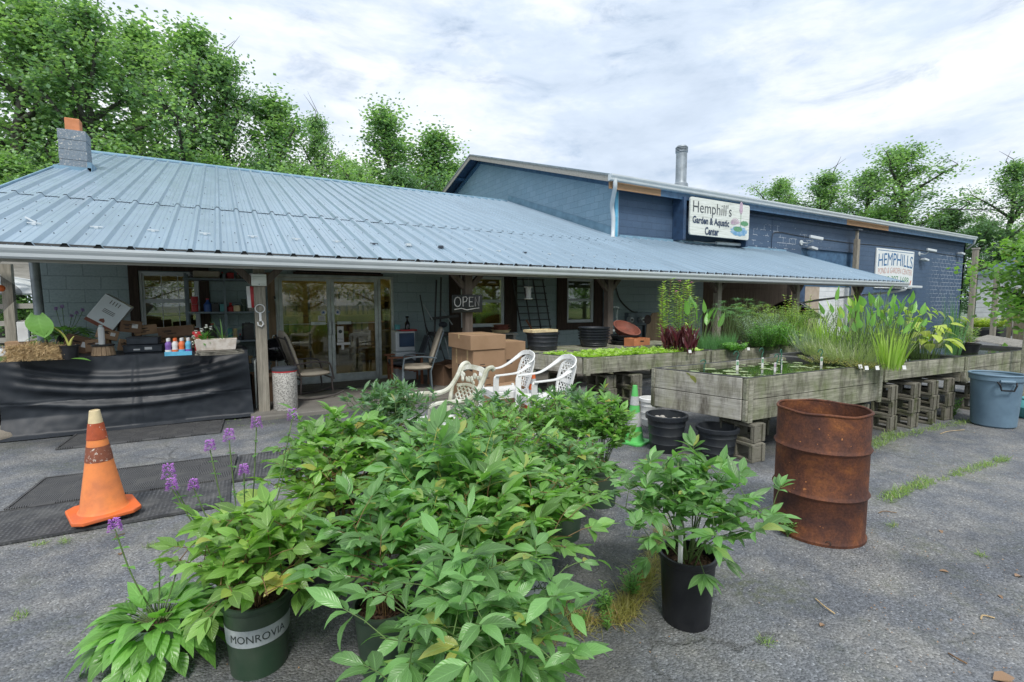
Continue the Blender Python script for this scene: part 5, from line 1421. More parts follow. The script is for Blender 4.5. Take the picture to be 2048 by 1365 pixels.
# ================================================================ RAISED BEDS, BLOCKS, DRUM, BIN, CONES
def bed(label, P, z0, z1, rows, mats=('bed', 'bed_y'), water=True, th=.045):
    """P: four footprint corners, near-left, near-right, far-right, far-left"""
    P = [Vector((x, y, 0)) for x, y in P]
    c = sum(P, Vector())/4
    t = thing('raised_bed', label, 'raised bed', (c.x, c.y, 0), 0, 'raised timber water beds')
    h = (z1-z0)/rows
    for e in range(4):
        a, b = P[e], P[(e+1) % 4]; d = (b-a).normalized(); nrm = Vector((-d.y, d.x, 0))
        l = (b-a).length; ang = math.atan2(d.y, d.x)
        for k in range(rows):
            mb = MB(); a0 = 0 if e % 2 == 0 else th+.003
            mb.box((a0, 0, z0+k*h), (l-a0, th, z0+(k+1)*h-(.006 if k < rows-1 else 0)))
            o = mb.build('plank', M[mats[0]], t, bevel=.005); o.location = (a.x-c.x, a.y-c.y, 0); o.rotation_euler = (0, 0, ang)
            if e % 2: o.data.materials[0] = M[mats[1]] if mats[1] != 'bed_y' else M['bed_pale']
        # black liner over the inner edge
    mb = MB(); I = []
    for k in range(4):
        a, b, d0 = P[k], P[(k+1) % 4], P[(k-1) % 4]
        I.append(a+((b-a).normalized()+(d0-a).normalized())*(th*.12))
    J = [p+((c-p).normalized())*.085 for p in I]
    zt = z1+.006
    mb.add([(p.x, p.y, zt) for p in I]+[(p.x, p.y, zt-.002) for p in J]+[(p.x, p.y, z1-.14) for p in J], [(k, (k+1) % 4, (k+1) % 4+4, k+4) for k in range(4)]+[(k+4, (k+1) % 4+4, (k+1) % 4+8, k+8) for k in range(4)])
    mb.build('pond_liner', M['rubber'], t, w=True)
    mb = MB(); mb.add([(p.x, p.y, z1-.04) for p in J], [(0, 1, 2, 3)]); mb.build('water', M['water'], t, w=True)
    for k, p in enumerate(P):
        mb = MB(); q = p+((c-p).normalized())*.07; mb.box((q.x-.035, q.y-.035, z0-.02), (q.x+.035, q.y+.035, z1-.012)); mb.build('corner_post', M['bed'], t, w=True)
    return t
M['bed_pale'] = wood('bed_plank_pale', (.36, .35, .31), (.56, .545, .49), 'x', .35, moss=(.26, .26, .16), stain=(.07, .06, .045))
Ac = [(4.42, 2.94), (6.84, 2.77), (6.70, 3.90), (4.18, 3.97)]
Cc = [(6.88, 2.765), (8.72, 2.59), (8.75, 4.05), (6.74, 4.15)]
Dc = [(8.76, 2.585), (11.3, 2.45), (11.4, 3.7), (8.79, 3.9)]
Bc = [(4.13, 5.12), (6.45, 4.92), (6.52, 6.05), (3.82, 6.0)]
B2 = [(6.49, 4.915), (8.6, 4.72), (8.65, 5.9), (6.56, 6.04)]
B3 = [(8.64, 4.72), (11.0, 4.5), (11.1, 5.8), (8.69, 5.88)]
bed('deep two-plank bed of water lilies at the front, closest to the rusty drum', Ac, .42, .85, 2)
bed('single-plank bed crowded with pickerelweed and lime leaves, right of the lily bed', Cc, .65, .85, 1)
bed('low bed with folded black liner at the right frame edge beyond the grey-blue bin', Dc, .50, .85, 2)
bed('greenish plank bed full of floating lettuce behind the white chairs', Bc, .63, .85, 1)
bed('back bed with rushes and umbrella grass beside the lettuce bed', B2, .62, .85, 1)
bed('far back bed of tangled marginal plants near the porch corner', B3, .62, .85, 1)
mb = MB()
def lin(u, v): return Vector((9.3+2.4*u, 4.0+.5*math.sin(u*9)*.2+.25*v, .86+.10*math.sin(v*PI)+.02*math.sin(u*31)))
mb.grid(lin, 30, 5); tag(mb.build('folded_liner', M['rubber'], None, at=(10.5, 4.1, .8), smooth='all'), 'crumpled black pond liner rolled along the back of the right-hand bed', 'pond liner')
# cinder blocks: cores face sideways
def block_mesh():
    mb = MB(); X, Y, Z, t = .19, .39, .19, .032
    mb.box((-X/2, -Y/2, 0), (X/2, Y/2, t)); mb.box((-X/2, -Y/2, Z-t), (X/2, Y/2, Z))
    for y in (-Y/2, -.016, Y/2-t): mb.box((-X/2+.001, y+.0005, t), (X/2-.001, y+t-.0005, Z-t))
    for y in (-Y/2,):   # ribbed stretcher end
        for x in (-X/2, X/2-.045): mb.box((x+.002, y-.016, .004), (x+.043, y-.0005, Z-.004))
    return mb
blk = None
def block_stack(x, y, n, where, rz=0.0, cap=True):
    global blk
    for k in range(n):
        lab = ('%s block of the %s' % (['bottom', 'second', 'third', 'fourth'][k] if k < n-1 or n == 1 else 'top', where))
        if blk is None:
            blk = block_mesh().build('cinder_block', M['cinder'], bevel=.006); blk['category'] = 'cinder block'; blk['group'] = 'grey cinder blocks propping the beds'; o = blk
        else: o = blk.copy(); col.objects.link(o)
        o['label'] = lab; o.location = (x+.012*math.sin(k*5+x*9), y+.012*math.cos(k*3+y*7), k*.193); o.rotation_euler = (0, 0, rz+.07*math.sin(k*4.1+x*5))
hB = [onz(1212, 838), onz(1268, 846)]
block_stack(4.62, 5.35, 3, 'left block pier under the lettuce bed', .1)
block_stack(5.02, 5.22, 3, 'middle block pier under the lettuce bed', -.05)
block_stack(4.3, 5.85, 3, 'rear block pier under the lettuce bed by the white chairs', .3)
block_stack(5.9, 5.2, 3, 'right block pier under the lettuce bed', 0)
block_stack(4.58, 3.09, 2, 'mossy pier under the lily bed corner left of the drum', -.05)
block_stack(6.55, 3.02, 2, 'pier under the lily bed just right of the drum', .05)
block_stack(5.5, 3.6, 2, 'pier hidden deep under the middle of the lily bed', 0)
block_stack(7.1, 2.95, 3, 'first pier under the pickerelweed bed', .08)
block_stack(7.55, 2.88, 3, 'second pier under the pickerelweed bed', -.04)
block_stack(7.98, 2.84, 3, 'third pier under the pickerelweed bed', .06)
block_stack(8.45, 2.82, 3, 'fourth pier under the pickerelweed bed by the grey-blue bin', -.1)
block_stack(9.6, 2.8, 2, 'pier under the liner bed behind the grey-blue bin', 0)
block_stack(7.2, 5.2, 3, 'first pier under the rush bed', 0)
block_stack(8.2, 5.1, 3, 'second pier under the rush bed', 0)
block_stack(9.6, 5.0, 3, 'pier under the far back bed', 0)
# rusty drum
pf = onz(1632, 1092); dv = Vector((pf.x, pf.y, 0)).normalized(); dc = pf+dv*.285
t = thing('rusty_drum', 'open rusty steel drum with two rolled ribs standing on the asphalt', 'drum', (dc.x, dc.y, 0), .4)
prof = [(.272, 0), (.288, .0), (.290, .02), (.28, .035), (.281, .29), (.287, .30), (.296, .315), (.287, .33), (.281, .34), (.281, .60), (.287, .61), (.296, .625), (.287, .64), (.281, .65), (.281, .87)]
mb = MB(); n = 72; vs = []
def dent(x, y, z):
    v = Vector((x, y, 0)); r = v.length; a = math.atan2(y, x)
    k = 1-.012*math.exp(-((z-.18)/.1)**2)*max(0, math.cos(a-3.9))**2-.03*math.exp(-((z-.9)/.12)**2)*max(0, math.cos(a-2.9))**6+.006*noise.noise(Vector((math.cos(a)*2, math.sin(a)*2, z*3)))
    return (x*k, y*k, z)
mb.lathe(prof, n); mb.v = [dent(*p) for p in mb.v]; body = mb.build('shell', M['rust'], t, smooth=True)
mb = MB(); mb.lathe([(.275, .02), (.274, .3), (.274, .6), (.274, .87)], n); mb.v = [dent(*p) for p in mb.v]; mb.f = [f[::-1] for f in mb.f]; mb.build('inner_wall', M['rust'], t, smooth=True)
mb = MB(); mb.lathe([(0, .015), (.275, .015)], n); mb.build('floor_plate', M['rust'], t)
mb = MB(); mb.tube([dent(.281*math.cos(2*PI*k/48), .281*math.sin(2*PI*k/48), .875+.004*math.sin(k*.8)) for k in range(49)], .0085, 8); mb.build('rim', M['rust'], t, smooth=True)
mb = MB(); mb.lathe([(.012, 0), (.018, .003), (.012, .004)], 9, TR(-.272, -.085, .03) @ Matrix.Rotation(-PI/2, 4, 'Y')); mb.build('drain_hole', M['ink'], t)
# tall grey-blue bin
pf = onz(1985, 857); dv = Vector((pf.x, pf.y, 0)).normalized(); dc = pf+dv*.235
t = thing('plastic_bin', 'grey-blue plastic bin with black side handle at the right end of the beds', 'bin', (dc.x, dc.y, 0), 0)
mb = MB(); mb.lathe([(0, .02), (.2, .0), (.222, .02), (.25, .58), (.252, .6), (.27, .605), (.272, .665), (.262, .67), (.245, .62), (.2, .1), (0, .08)], 48); mb.build('body', M['bluegrey_bin'], t, smooth=True)
mb = MB(); mb.tube([(.268*math.cos(2*PI*k/40), .268*math.sin(2*PI*k/40), .675) for k in range(41)], .014, 8); mb.build('rim', M['bluegrey_bin'], t, smooth=True)
mb = MB(); mb.lathe([(0, .60), (.245, .6)], 32); mb.build('water', M['water'], t)
ha = math.atan2(-.7, -.95)
for s in (0, PI):
    ca, sa = math.cos(ha+s), math.sin(ha+s); tx = Vector((-sa, ca, 0)); rd = Vector((ca, sa, 0))
    b = rd*.262
    mb = MB(); mb.tube([b+tx*-.09+Vector((0, 0, .6)), b+rd*.035+tx*-.08+Vector((0, 0, .57)), b+rd*.03+tx*-.06+Vector((0, 0, .5)), b+rd*.03+tx*.06+Vector((0, 0, .5)), b+rd*.035+tx*.08+Vector((0, 0, .57)), b+tx*.09+Vector((0, 0, .6))], .011, 8)
    mb.build('handle', M['black_plastic'], t, smooth=True)
    mb = MB(); mb.tube([b+rd*.012+tx*-.07+Vector((0, 0, .61)), b+rd*.012+tx*.07+Vector((0, 0, .61))], .02, 8); mb.build('handle_boss', M['bluegrey_bin'], t, smooth=True)
# bits at the right frame edge
p = onz(2040, 820); t = thing('leaning_post', 'rusty green post cut by the right frame edge next to the bin', 'post', (p.x, p.y, 0))
q = ony(2046, 520, p.y)
mb = MB(); mb.bar((p.x, p.y, 0), (p.x+.05, p.y, q.z), .07, .07); mb.build('shaft', M['bed'], t, w=True, bevel=.01); mb = MB(); mb.box((p.x-.08, p.y-.08, 0), (p.x+.08, p.y+.08, .02)); mb.build('foot', M['cinder'], t, w=True)
p = onz(2052, 838); t = thing('glazed_urn', 'round teal glazed pot cut by the right frame edge', 'pot', (p.x+.1, p.y, 0))
mb = MB(); mb.lathe([(0, 0), (.1, 0), (.17, .08), (.19, .16), (.15, .24), (.12, .26), (.13, .28), (.11, .28), (.1, .25)], 28); mb.build('body', M['teal'], t, smooth=True)
# black tubs
def tub(label, loc, r, h, stones=False, cat='tub', name='black_tub', mat='tub', rb=None, group=None, ribs=True, rz=0):
    t = thing(name, label, cat, loc, rz, group); rb = rb or r*.8
    mb = MB(); pr = [(0, .006), (rb*.95, .0), (rb, .01)]
    for k in range(1, 4): z = h*.24*k; rr = rb+(r-rb)*z/h; pr += [(rr-.001, z-.008), (rr+.004, z), (rr+.001, z+.006)]
    pr += [(r*.985, h*.88), (r+.016, h*.885), (r+.018, h*.99), (r+.01, h), (r-.008, h), (r-.012, h*.86), (rb-.01, .05), (0, .045)]
    mb.lathe(pr, 44); body = mb.build('body', M[mat], t, smooth=True)
    if ribs:
        mb = MB()
        for k in range(22):
            a = 2*PI*k/22; mb.cbox((r+.008, 0, h*.925), (.02, .006, h*.1), Matrix.Rotation(a, 4, 'Z'))
        stuff(mb.build('rim_ribs', M[mat], t))
    if stones:
        mb = MB(); rs = random.Random(3)
        for k in range(34):
            a = k*2.4; q = r*.8*math.sqrt((k+.5)/34); mb.ball((q*math.cos(a), q*math.sin(a), h*.76+rs.uniform(-.02, .03)-.0*q), rs.uniform(.028, .045), 8, 6, (1, rs.uniform(.7, 1), rs.uniform(.5, .8)))
        stuff(mb.build('stones', M['stone'], None, at=None)).parent = t
    return t
tub('black tub of pale stones beside the lily bed, left of its empty twin', (4.08, 3.64, 0), .205, .40, True)
tub('empty black tub under the corner of the lily bed behind the lone peony', (4.33, 3.16+.03, 0), .195, .33)
# cones
def cone(label, loc, rz, H, R, b, bands, body, tip=None, name='traffic_cone', tilt=(0, 0)):
    t = thing(name, label, 'cone', loc, rz); t.rotation_euler = (tilt[0], tilt[1], rz)
    mb = MB(); o = b/2; c = o*.28; pts = [(-o+c, -o), (o-c, -o), (o, -o+c), (o, o-c), (o-c, o), (-o+c, o), (-o, o-c), (-o, -o+c)]
    mb.prism(pts, .03); mb.build('base', M[body[1]], t, bevel=.008)
    def rr(z): return R+(R*.24-R)*(z/H)
    segs = [(0, None)]
    z = .03
    for k, (z0, z1, mt) in enumerate(bands):
        mb = MB(); e = .0 if mt in (body[0], tip) else .0025
        pr = [(rr(z0)+e, z0), (rr(z1)+e, z1)]
        if k == 0: pr = [(R*1.12, .03), (R*1.02, .05)] + pr[1:]
        if k == len(bands)-1: pr += [(rr(z1)-.006, z1+.004), (rr(z1)-.012, z1-.03)]
        mb.lathe(pr, 40); mb.build('body' if e == 0 else 'band', M[mt], t, smooth=True)
    return t
pc = (onz(113, 1050)+onz(288, 1030)+onz(205, 1062)+onz(225, 1012))/4
t = cone('large faded orange cone with worn reflective bands at the left on rubber scraps', (pc.x, pc.y, .055), .32, .76, .135, .40,
     [(.03, .40, 'orange_pale'), (.40, .51, 'tape_dark'), (.51, .56, 'orange_pale'), (.56, .68, 'tape_red'), (.68, .77, 'cream')], ('orange_pale', 'orange'), 'cream', tilt=(.02, -.02))
mb = MB(); mb.prism(ell(0, 0, .17, .15, 18, .08), .024, TR(pc.x+.02, pc.y+.0, .003)); tag(mb.build('rubber_scrap', M['rubber'], None, at=(pc.x, pc.y, 0), bevel=.004), 'lower flat black rubber scrap under the orange cone', 'rubber scrap')
mb = MB(); mb.prism(ell(0, 0, .16, .14, 16, .1, 2), .022, TR(pc.x+.05, pc.y-.02, .029)); tag(mb.build('rubber_scrap', M['rubber'], None, at=(pc.x, pc.y, 0), bevel=.004), 'upper flat black rubber scrap directly beneath the orange cone', 'rubber scrap')
cone('lime green cone with silver bands standing left of the black tubs', (3.98, 4.02, 0), .3, .66, .105, .30, [(.03, .2, 'lime'), (.2, .36, 'tape_silver'), (.36, .44, 'lime'), (.44, .54, 'tape_silver'), (.54, .66, 'lime')], ('lime', 'lime'))
cone('orange cone with silver camouflage-worn bands behind the white chairs', (3.63, 5.62, 0), .1, .62, .13, .34, [(.03, .2, 'orange'), (.2, .24, 'orange'), (.24, .4, 'tape_silver'), (.4, .48, 'orange'), (.48, .55, 'tape_silver'), (.55, .62, 'orange')], ('orange', 'rubber'))
p = onz(1292, 852); tub('white plastic bucket behind the lime green cone under the beds', (4.75, 4.5, 0), .14, .36, False, 'bucket', 'white_bucket', 'white_plastic', .12, ribs=False)
# mats
def mat(label, c, l, w, rz, mt, z=.012):
    mb = MB(); mb.grid(lambda u, v: Vector((l*(u-.5), w*(v-.5), z+.003*noise.noise(Vector((u*4+c[0], v*3, 1))))), 24, 10, False); mb.box((-l/2, -w/2, 0), (l/2, w/2, z-.004))
    mb.box((-l/2, -w/2, z-.004), (l/2, -w/2+.02, z+.006)); mb.box((-l/2, w/2-.02, z-.004), (l/2, w/2, z+.006)); mb.box((-l/2, -w/2+.02, z-.004), (-l/2+.02, w/2-.02, z+.006)); mb.box((l/2-.02, -w/2+.02, z-.004), (l/2, w/2-.02, z+.006))
    o = mb.build('rubber_mat', M[mt]); tag(o, label, 'mat', 'black rubber mats laid on the asphalt'); o.location = (c[0], c[1], .006); o.rotation_euler = (0, 0, rz); return o
mat('checkered rubber mat lying along the foot of the black table cloth', (-.86, 7.33), 1.55, .82, -.06, 'mat_check')
mat('checkered rubber mat in the middle, behind the orange cone', (-.74, 5.40), 1.52, .76, -.07, 'mat_check', .02)
mat('grey knobbed rubber mat running under the orange cone', (-1.0, 4.72), 1.95, .68, -.03, 'mat_knob')
mat('grey knobbed mat right of the checkered mat near the purple flowers', (.62, 5.25), 1.2, .8, -.1, 'mat_knob', .011)
# kerb rock
mb = MB(); mb.ball((0, 0, .05), .2, 14, 9, (1.3, .8, .55)); mb.v = [(x*(1+.18*noise.noise(Vector((x*6, y*6, z*6)))), y, max(-.01, z*(1+.2*noise.noise(Vector((y*7, x*5, 3)))))) for x, y, z in mb.v]
p = onz(12, 885); o = mb.build('kerb_stone', M['rock'], smooth='all'); tag(o, 'rough brown stone at the left edge by the foot of the black cloth', 'stone'); o.location = (p.x-.1, p.y+.15, 0)
# ---------------------------------------------------------------- WHITE GARDEN CHAIRS
def strip(mb, pts, w, t_, side):
    """flat band following pts; side = width direction"""
    side = Vector(side).normalized()
    vs = []; pts = [Vector(p) for p in pts]
    for i, p in enumerate(pts):
        d = (pts[min(i+1, len(pts)-1)]-pts[max(i-1, 0)]).normalized(); n_ = d.cross(side).normalized()
        ww = w[i] if isinstance(w, (list, tuple)) else w
        vs += [p+side*ww/2+n_*t_/2, p-side*ww/2+n_*t_/2, p-side*ww/2-n_*t_/2, p+side*ww/2-n_*t_/2]
    fs = []
    for i in range(len(pts)-1):
        for k in range(4): fs.append((i*4+k, i*4+(k+1) % 4, (i+1)*4+(k+1) % 4, (i+1)*4+k))
    fs += [(3, 2, 1, 0), tuple(len(pts)*4-4+k for k in range(4))]
    mb.add(vs, fs)
def resin_chair(name, label, mat, loc, rz, lattice='tri'):
    t = thing(name, label, 'chair', loc, rz, 'white resin garden chairs')
    # local: front +Y, seat z .42
    def bp(x, z):  # back surface
        return Vector((x, -.21-.30*max(0, z-.4)*(.9)-.05*(1-(x/.25)**2), z))
    mb = MB()
    mb.grid(lambda u, v: Vector(((u-.5)*(.44+.04*v), -.22+.47*v, .425-.02*math.sin(PI*u)-.012*math.sin(PI*v)-.05*max(0, v-.85)**1*4*.5)), 12, 12, False)
    mb.build('seat', M[mat], t, solid=.02, smooth='all')
    mb = MB()
    strip(mb, [(-.23, .24, .38), (-.12, .262, .385), (0, .268, .39), (.12, .262, .385), (.23, .24, .38)], .09, .012, (0, 0, 1))
    for s in (-1, 1): strip(mb, [(s*.235, .24, .38), (s*.232, 0, .38), (s*.22, -.22, .38)], .08, .012, (0, 0, 1))
    mb.build('apron', M[mat], t)
    for s in (-1, 1):
        mb = MB(); strip(mb, interp_path([(s*.27, .27, 0), (s*.262, .25, .3), (s*.265, .245, .6), (s*.27, .22, .655)], 4), .075, .03, (.25*s, 1, 0)); mb.build('leg', M[mat], t, bevel=.006)
        mb = MB(); strip(mb, interp_path([(s*.25, -.33, 0), (s*.225, -.25, .25), (s*.22, -.21, .45)], 4), .07, .03, (1, -.2*s, 0)); mb.build('leg', M[mat], t, bevel=.006)
    # arms flow into the arched back rim
    path = []
    for s in (-1, 1):
        P = [(s*.27, .255, .655), (s*.285, .1, .665), (s*.285, -.05, .68), (s*.275, -.17, .735), (s*.245, -.29, .82), (s*.17, -.345, .885), (0, -.37, .91)]
        pp = interp_path(P, 5); path = path+pp if s < 0 else path+pp[::-1][1:]
    mb = MB(); n_ = len(path); vs = []
    for i, p in enumerate(path):
        d = (path[min(i+1, n_-1)]-path[max(0, i-1)]).normalized()
        k = min(1, max(0, (p.z-.68)/.18)); outw = Vector((p.x, -.0, (p.z-.66)*1.0)).normalized()
        side = (Vector((1, 0, 0))*(1-k)+outw*k); side = (side-d*side.dot(d)).normalized(); nr = d.cross(side).normalized()
        w, h = .062, .018
        vs += [p+side*w/2+nr*h/2, p-side*w/2+nr*h/2, p-side*w/2-nr*h/2, p+side*w/2-nr*h/2]
    mb.add(vs, [(i*4+k, i*4+(k+1) % 4, (i+1)*4+(k+1) % 4, (i+1)*4+k) for i in range(n_-1) for k in range(4)]+[(3, 2, 1, 0), tuple(n_*4-4+k for k in range(4))])
    mb.build('arm_rim', M[mat], t, bevel=.005)
    mb = MB()
    z0, z1 = .44, .86
    def hw(z): return .15+.035*math.sin(PI*min(1, (z-z0)/(z1-z0)))-(.07 if z > .84 else 0)
    for s in (-1, 1): strip(mb, [bp(s*(hw(z)+.012), z) for z in (.42, .5, .6, .7, .8, .86)], .05, .014, (1, 0, 0))
    for z in (.45, .52, .59, .66, .73, .8, .855): strip(mb, [bp(-hw(z), z), bp(0, z), bp(hw(z), z)], .013, .01, (0, -.3, 1))
    rows = [.45, .52, .59, .66, .73, .8, .855]
    for a, b in zip(rows[:-1], rows[1:]):
        n = 5
        for k in range(n):
            x0 = -hw(a)+2*hw(a)*k/n; xm = -hw(b)+2*hw(b)*(k+.5)/n; x1 = -hw(a)+2*hw(a)*(k+1)/n
            strip(mb, [bp(x0, a), bp(xm, b)], .009, .009, (1, 0, 0)); strip(mb, [bp(xm, b), bp(x1, a)], .009, .009, (1, 0, 0))
    strip(mb, [bp(-.12, .595), bp(0, .595), bp(.12, .595)], .05, .012, (0, -.3, 1))
    mb.build('backrest', M[mat], t)
    return t
resin_chair('garden_chair', 'clean white resin armchair behind, nearest the cardboard boxes', 'white_plastic', (3.25, 5.72, 0), rad(84))
resin_chair('garden_chair', 'clean white resin armchair on the right, in front of the lettuce bed', 'white_plastic', (3.42, 5.03, 0), rad(80))
# grimy chair with scroll back and diamond lattice
t = thing('garden_chair', 'grimy white resin armchair with flowered scroll back, nearest the peonies', 'chair', (1.80, 4.50, 0), rad(97), 'white resin garden chairs')
mt = 'dirty_plastic'
mb = MB(); mb.grid(lambda u, v: Vector(((u-.5)*.46, -.24+.5*v, .43-.02*math.sin(PI*u)-.06*max(0, v-.85)*2)), 12, 12, False); mb.build('seat', M['white_plastic'], t, solid=.02, smooth='all')
mb = MB(); strip(mb, [(-.24, .25, .38), (0, .275, .39), (.24, .25, .38)], .09, .012, (0, 0, 1))
for s in (-1, 1): strip(mb, [(s*.24, .25, .38), (s*.23, -.22, .38)], .08, .012, (0, 0, 1))
mb.build('apron', M['white_plastic'], t)
def b2(x, z): return Vector((x, -.24-.36*(z-.43)+.12*max(0, z-.8)**1*1.0, z))
for s in (-1, 1):
    mb = MB(); mb.tube(interp_path([(s*.27, .27, 0), (s*.265, .25, .35), (s*.27, .24, .6), (s*.272, .2, .655), (s*.272, .05, .66), (s*.265, -.15, .65), (s*.25, -.27, .7), (s*.24, -.36, .82), (s*.235, -.41, .92), (s*.235, -.47, .945), (s*.235, -.5, .92)], 5), .026, 8); mb.build('arm', M[mt], t, smooth=True)
    mb = MB(); mb.tube([(s*.25, -.36, 0), (s*.24, -.26, .3), (s*.24, -.24, .45), (s*.245, -.3, .75)], .022, 8); mb.build('leg', M[mt], t, smooth=True)
mb = MB()
strip(mb, interp_path([b2(-.23, .86)+Vector((0, -.03, .02)), b2(-.1, .9)+Vector((0, -.03, .02)), b2(.1, .9)+Vector((0, -.03, .02)), b2(.23, .86)+Vector((0, -.03, .02))], 4), .05, .03, (0, -.3, 1))
strip(mb, interp_path([b2(-.22, .72), b2(0, .75), b2(.22, .72)], 4), .03, .02, (0, -.3, 1))
for k in range(-3, 5):
    for sg in (-1, 1):
        x0 = -.2+(k+.0)*.08; pts = []
        for q in range(9):
            z = .46+.27*q/8; x = sg*(x0+.34*q/8-.05) if True else 0
            if abs(x) <= .215: pts.append(b2(x, z))
        if len(pts) > 1: strip(mb, pts, .018, .012, (1, 0, 0))
rs = random.Random(2)
for k in range(26): mb.ball(tuple(b2(-.19+.38*rs.random(), .765+.09*rs.random())), rs.uniform(.016, .028), 8, 5, (1, .5, 1))
mb.build('backrest', M[mt], t)
# ================================================================ PORCH CLUTTER
# trestle table and its black cloth
t = thing('trestle_table', 'long plank table along the left front of the porch under a black cloth', 'table', (-1.0, 8.2, 0))
mb = MB()
for k in range(5): mb.box((-2.2, 7.86+k*.19, .885), (.2, 7.86+k*.19+.185, .915))
mb.build('tabletop', M['palewood'], t, w=True)
for x in (-2.1, -.95, .1):
    for y in (7.95, 8.7): mb = MB(); mb.box((x-.04, y-.04, .0), (x+.04, y+.04, .884)); mb.build('leg', M['post'], t, w=True)
def cl(u, v):
    x = -2.28+2.52*u+(.04*v if u > .5 else -.02*v); sag = .26*(1-(2*u-1)**2)
    y = 7.835-.16*u
    e_ = 1-(2*u-1)**4; q = 0
    for c0_, a_, w_ in ((.05, .045, .045), (.16, .07, .055), (.30, .055, .06), (.52, .04, .05)): q += a_*math.exp(-((v-c0_-sag*(.9-c0_*.6))/w_)**2)
    f = q*e_+.02*math.sin(v*5+u*9)*v+.03*noise.noise(Vector((u*5, v*3, 0)))*v+.007*noise.noise(Vector((u*26, v*9, 3)))+(.008 if abs(u-.5) < .006 else 0)-(.006 if abs(v-.56-.05*u) < .012 else 0)
    y -= .02+.05*v+f+(.10*max(0, v-.75)*4*(1-u)**2)
    z = .925+.02*u-(.925-.012)*v*(1-.0)
    if v > .96: y -= (v-.96)*1.2
    return Vector((x, y, max(.012, z)))
def cltop(u, v): return Vector((-2.26+2.5*u, 7.81-.15*u+v*(.9), .922+.02*u*(1-v)+.003*noise.noise(Vector((u*14, v*6, 2)))))
mb = MB(); mb.grid(cl, 170, 80); mb.grid(cltop, 40, 12)
mb.grid(lambda u, v: Vector((.245+.04*v, 7.68+.8*u, .93-.9*v)), 8, 8)
tag(mb.build('table_cloth', M['cloth'], None, at=(-1, 7.8, 0), smooth=True), 'black woven cloth draped over the trestle table down to the asphalt', 'cloth')
TZ = .935
def tz(px, py, z=TZ): return onz(px, py, z)
def carton(label, loc, d, rz, rx=0, ry=0, mat='carton', flaps=False, tape=True, print_=0, group=None, name='cardboard_box'):
    t = thing(name, label, 'box', loc, rz, group); t.rotation_euler = (rx, ry, rz)
    w, l, h = d
    mb = MB()
    if flaps:
        th = .006
        mb.box((-w/2, -l/2, 0), (w/2, l/2, th)); mb.box((-w/2, -l/2, th), (-w/2+th, l/2, h)); mb.box((w/2-th, -l/2, th), (w/2, l/2, h)); mb.box((-w/2+th, -l/2, th), (w/2-th, -l/2+th, h)); mb.box((-w/2+th, l/2-th, th), (w/2-th, l/2, h))
    else: mb.box((-w/2, -l/2, 0), (w/2, l/2, h))
    mb.build('carton', M[mat], t, bevel=.004 if not flaps else 0)
    if flaps:
        for s, ax in ((-1, 0), (1, 0), (-1, 1), (1, 1)):
            mb = MB()
            if ax == 0: mb.add([(s*w/2, -l/2, h), (s*w/2, l/2, h), (s*(w/2+w*.3), l/2, h+.03), (s*(w/2+w*.3), -l/2, h+.03)], [(0, 1, 2, 3)])
            else: mb.add([(-w/2, s*l/2, h), (w/2, s*l/2, h), (w/2, s*(l/2+w*.28), h-.05), (-w/2, s*(l/2+w*.28), h-.05)], [(0, 1, 2, 3)])
            mb.build('flap', M[mat], t, solid=.005)
    elif tape:
        mb = MB(); mb.box((-w/2-.001, -.025, h*.7), (w/2+.001, .025, h+.0015)); mb.build('tape', M['straw'], t)
    if print_:
        mb = MB(); rs = random.Random(print_)
        for k in range(4):
            x = -w*.35+rs.random()*w*.25; z = h*(.25+.5*rs.random()); ww = w*rs.uniform(.12, .35)
            mb.box((x, -l/2-.0015, z), (x+ww, -l/2-.0005, z+.012)); mb.box((-w/2-.0015, -l*.3+k*.02, z), (-w/2-.0005, -l*.3+l*.25, z+.01))
        mb.box((-w*.38, -l/2-.0015, h*.62), (-w*.12, -l/2-.0005, h*.70)); mb.box((-w/2-.0015, -l*.42, h*.62), (-w/2-.0005, -l*.18, h*.69))
        mb.build('printing', M['ink'], t)
        if print_ < 5:
            mb = MB(); mb.box((w*.02, -l/2-.0015, h*.4), (w*.3, -l/2-.0005, h*.75)); mb.build('address_label', M['paper'], t)
    return t
GB = 'cardboard boxes piled on the table'
carton('white wine carton with a maroon bottom stripe tilted on top of the box pile', (-1.50, 8.62, 1.28), (.33, .24, .42), 0, 0, .62, 'white_metal', False, False, 0, GB)
o = [x for x in bpy.data.objects if x.get('label', '').startswith('white wine carton')][0]
mb = MB(); mb.box((-.167, -.122, -.001), (.167, .1215, .045)); mb.build('stripe', M['terracotta'], o)
mb = MB(); mb.prism([(-.03, .07), (.03, .07), (.03, .1), (0, .125), (-.03, .1)][::-1], .001, Matrix(((1,0,0,0),(0,0,-1,-.1215),(0,1,0,0),(0,0,0,1)))); mb.build('emblem', M['terracotta'], o)
mb = MB()
for k in range(3): mb.box((-.07, -.1225, .2+k*.02), (.07, -.1212, .207+k*.02))
for k in range(4): mb.box((-.06+k*.035, -.1225, .33), (-.052+k*.035, -.1212, .385))
mb.build('printing', M['ink'], o)
pile = [(-1.72, 8.55, .94, .34, .25, .2, .1, .35), (-1.5, 8.50, .94, .22, .2, .16, -.2, .0), (-1.42, 8.5, 1.1, .2, .16, .13, .5, .3), (-1.18, 8.62, 1.18, .24, .2, .16, .3, .15), (-1.22, 8.42, .94, .15, .14, .15, .2, .2), (-1.0, 8.72, 1.14, .26, .2, .13, .2, -.1), (-.62, 8.6, 1.1, .44, .12, .15, -.05, -.08), (-.75, 8.75, .94, .4, .2, .15, 0, 0), (-.45, 8.42, .94, .2, .15, .14, .5, .2), (-1.86, 8.42, .94, .3, .2, .08, .4, -.1)]
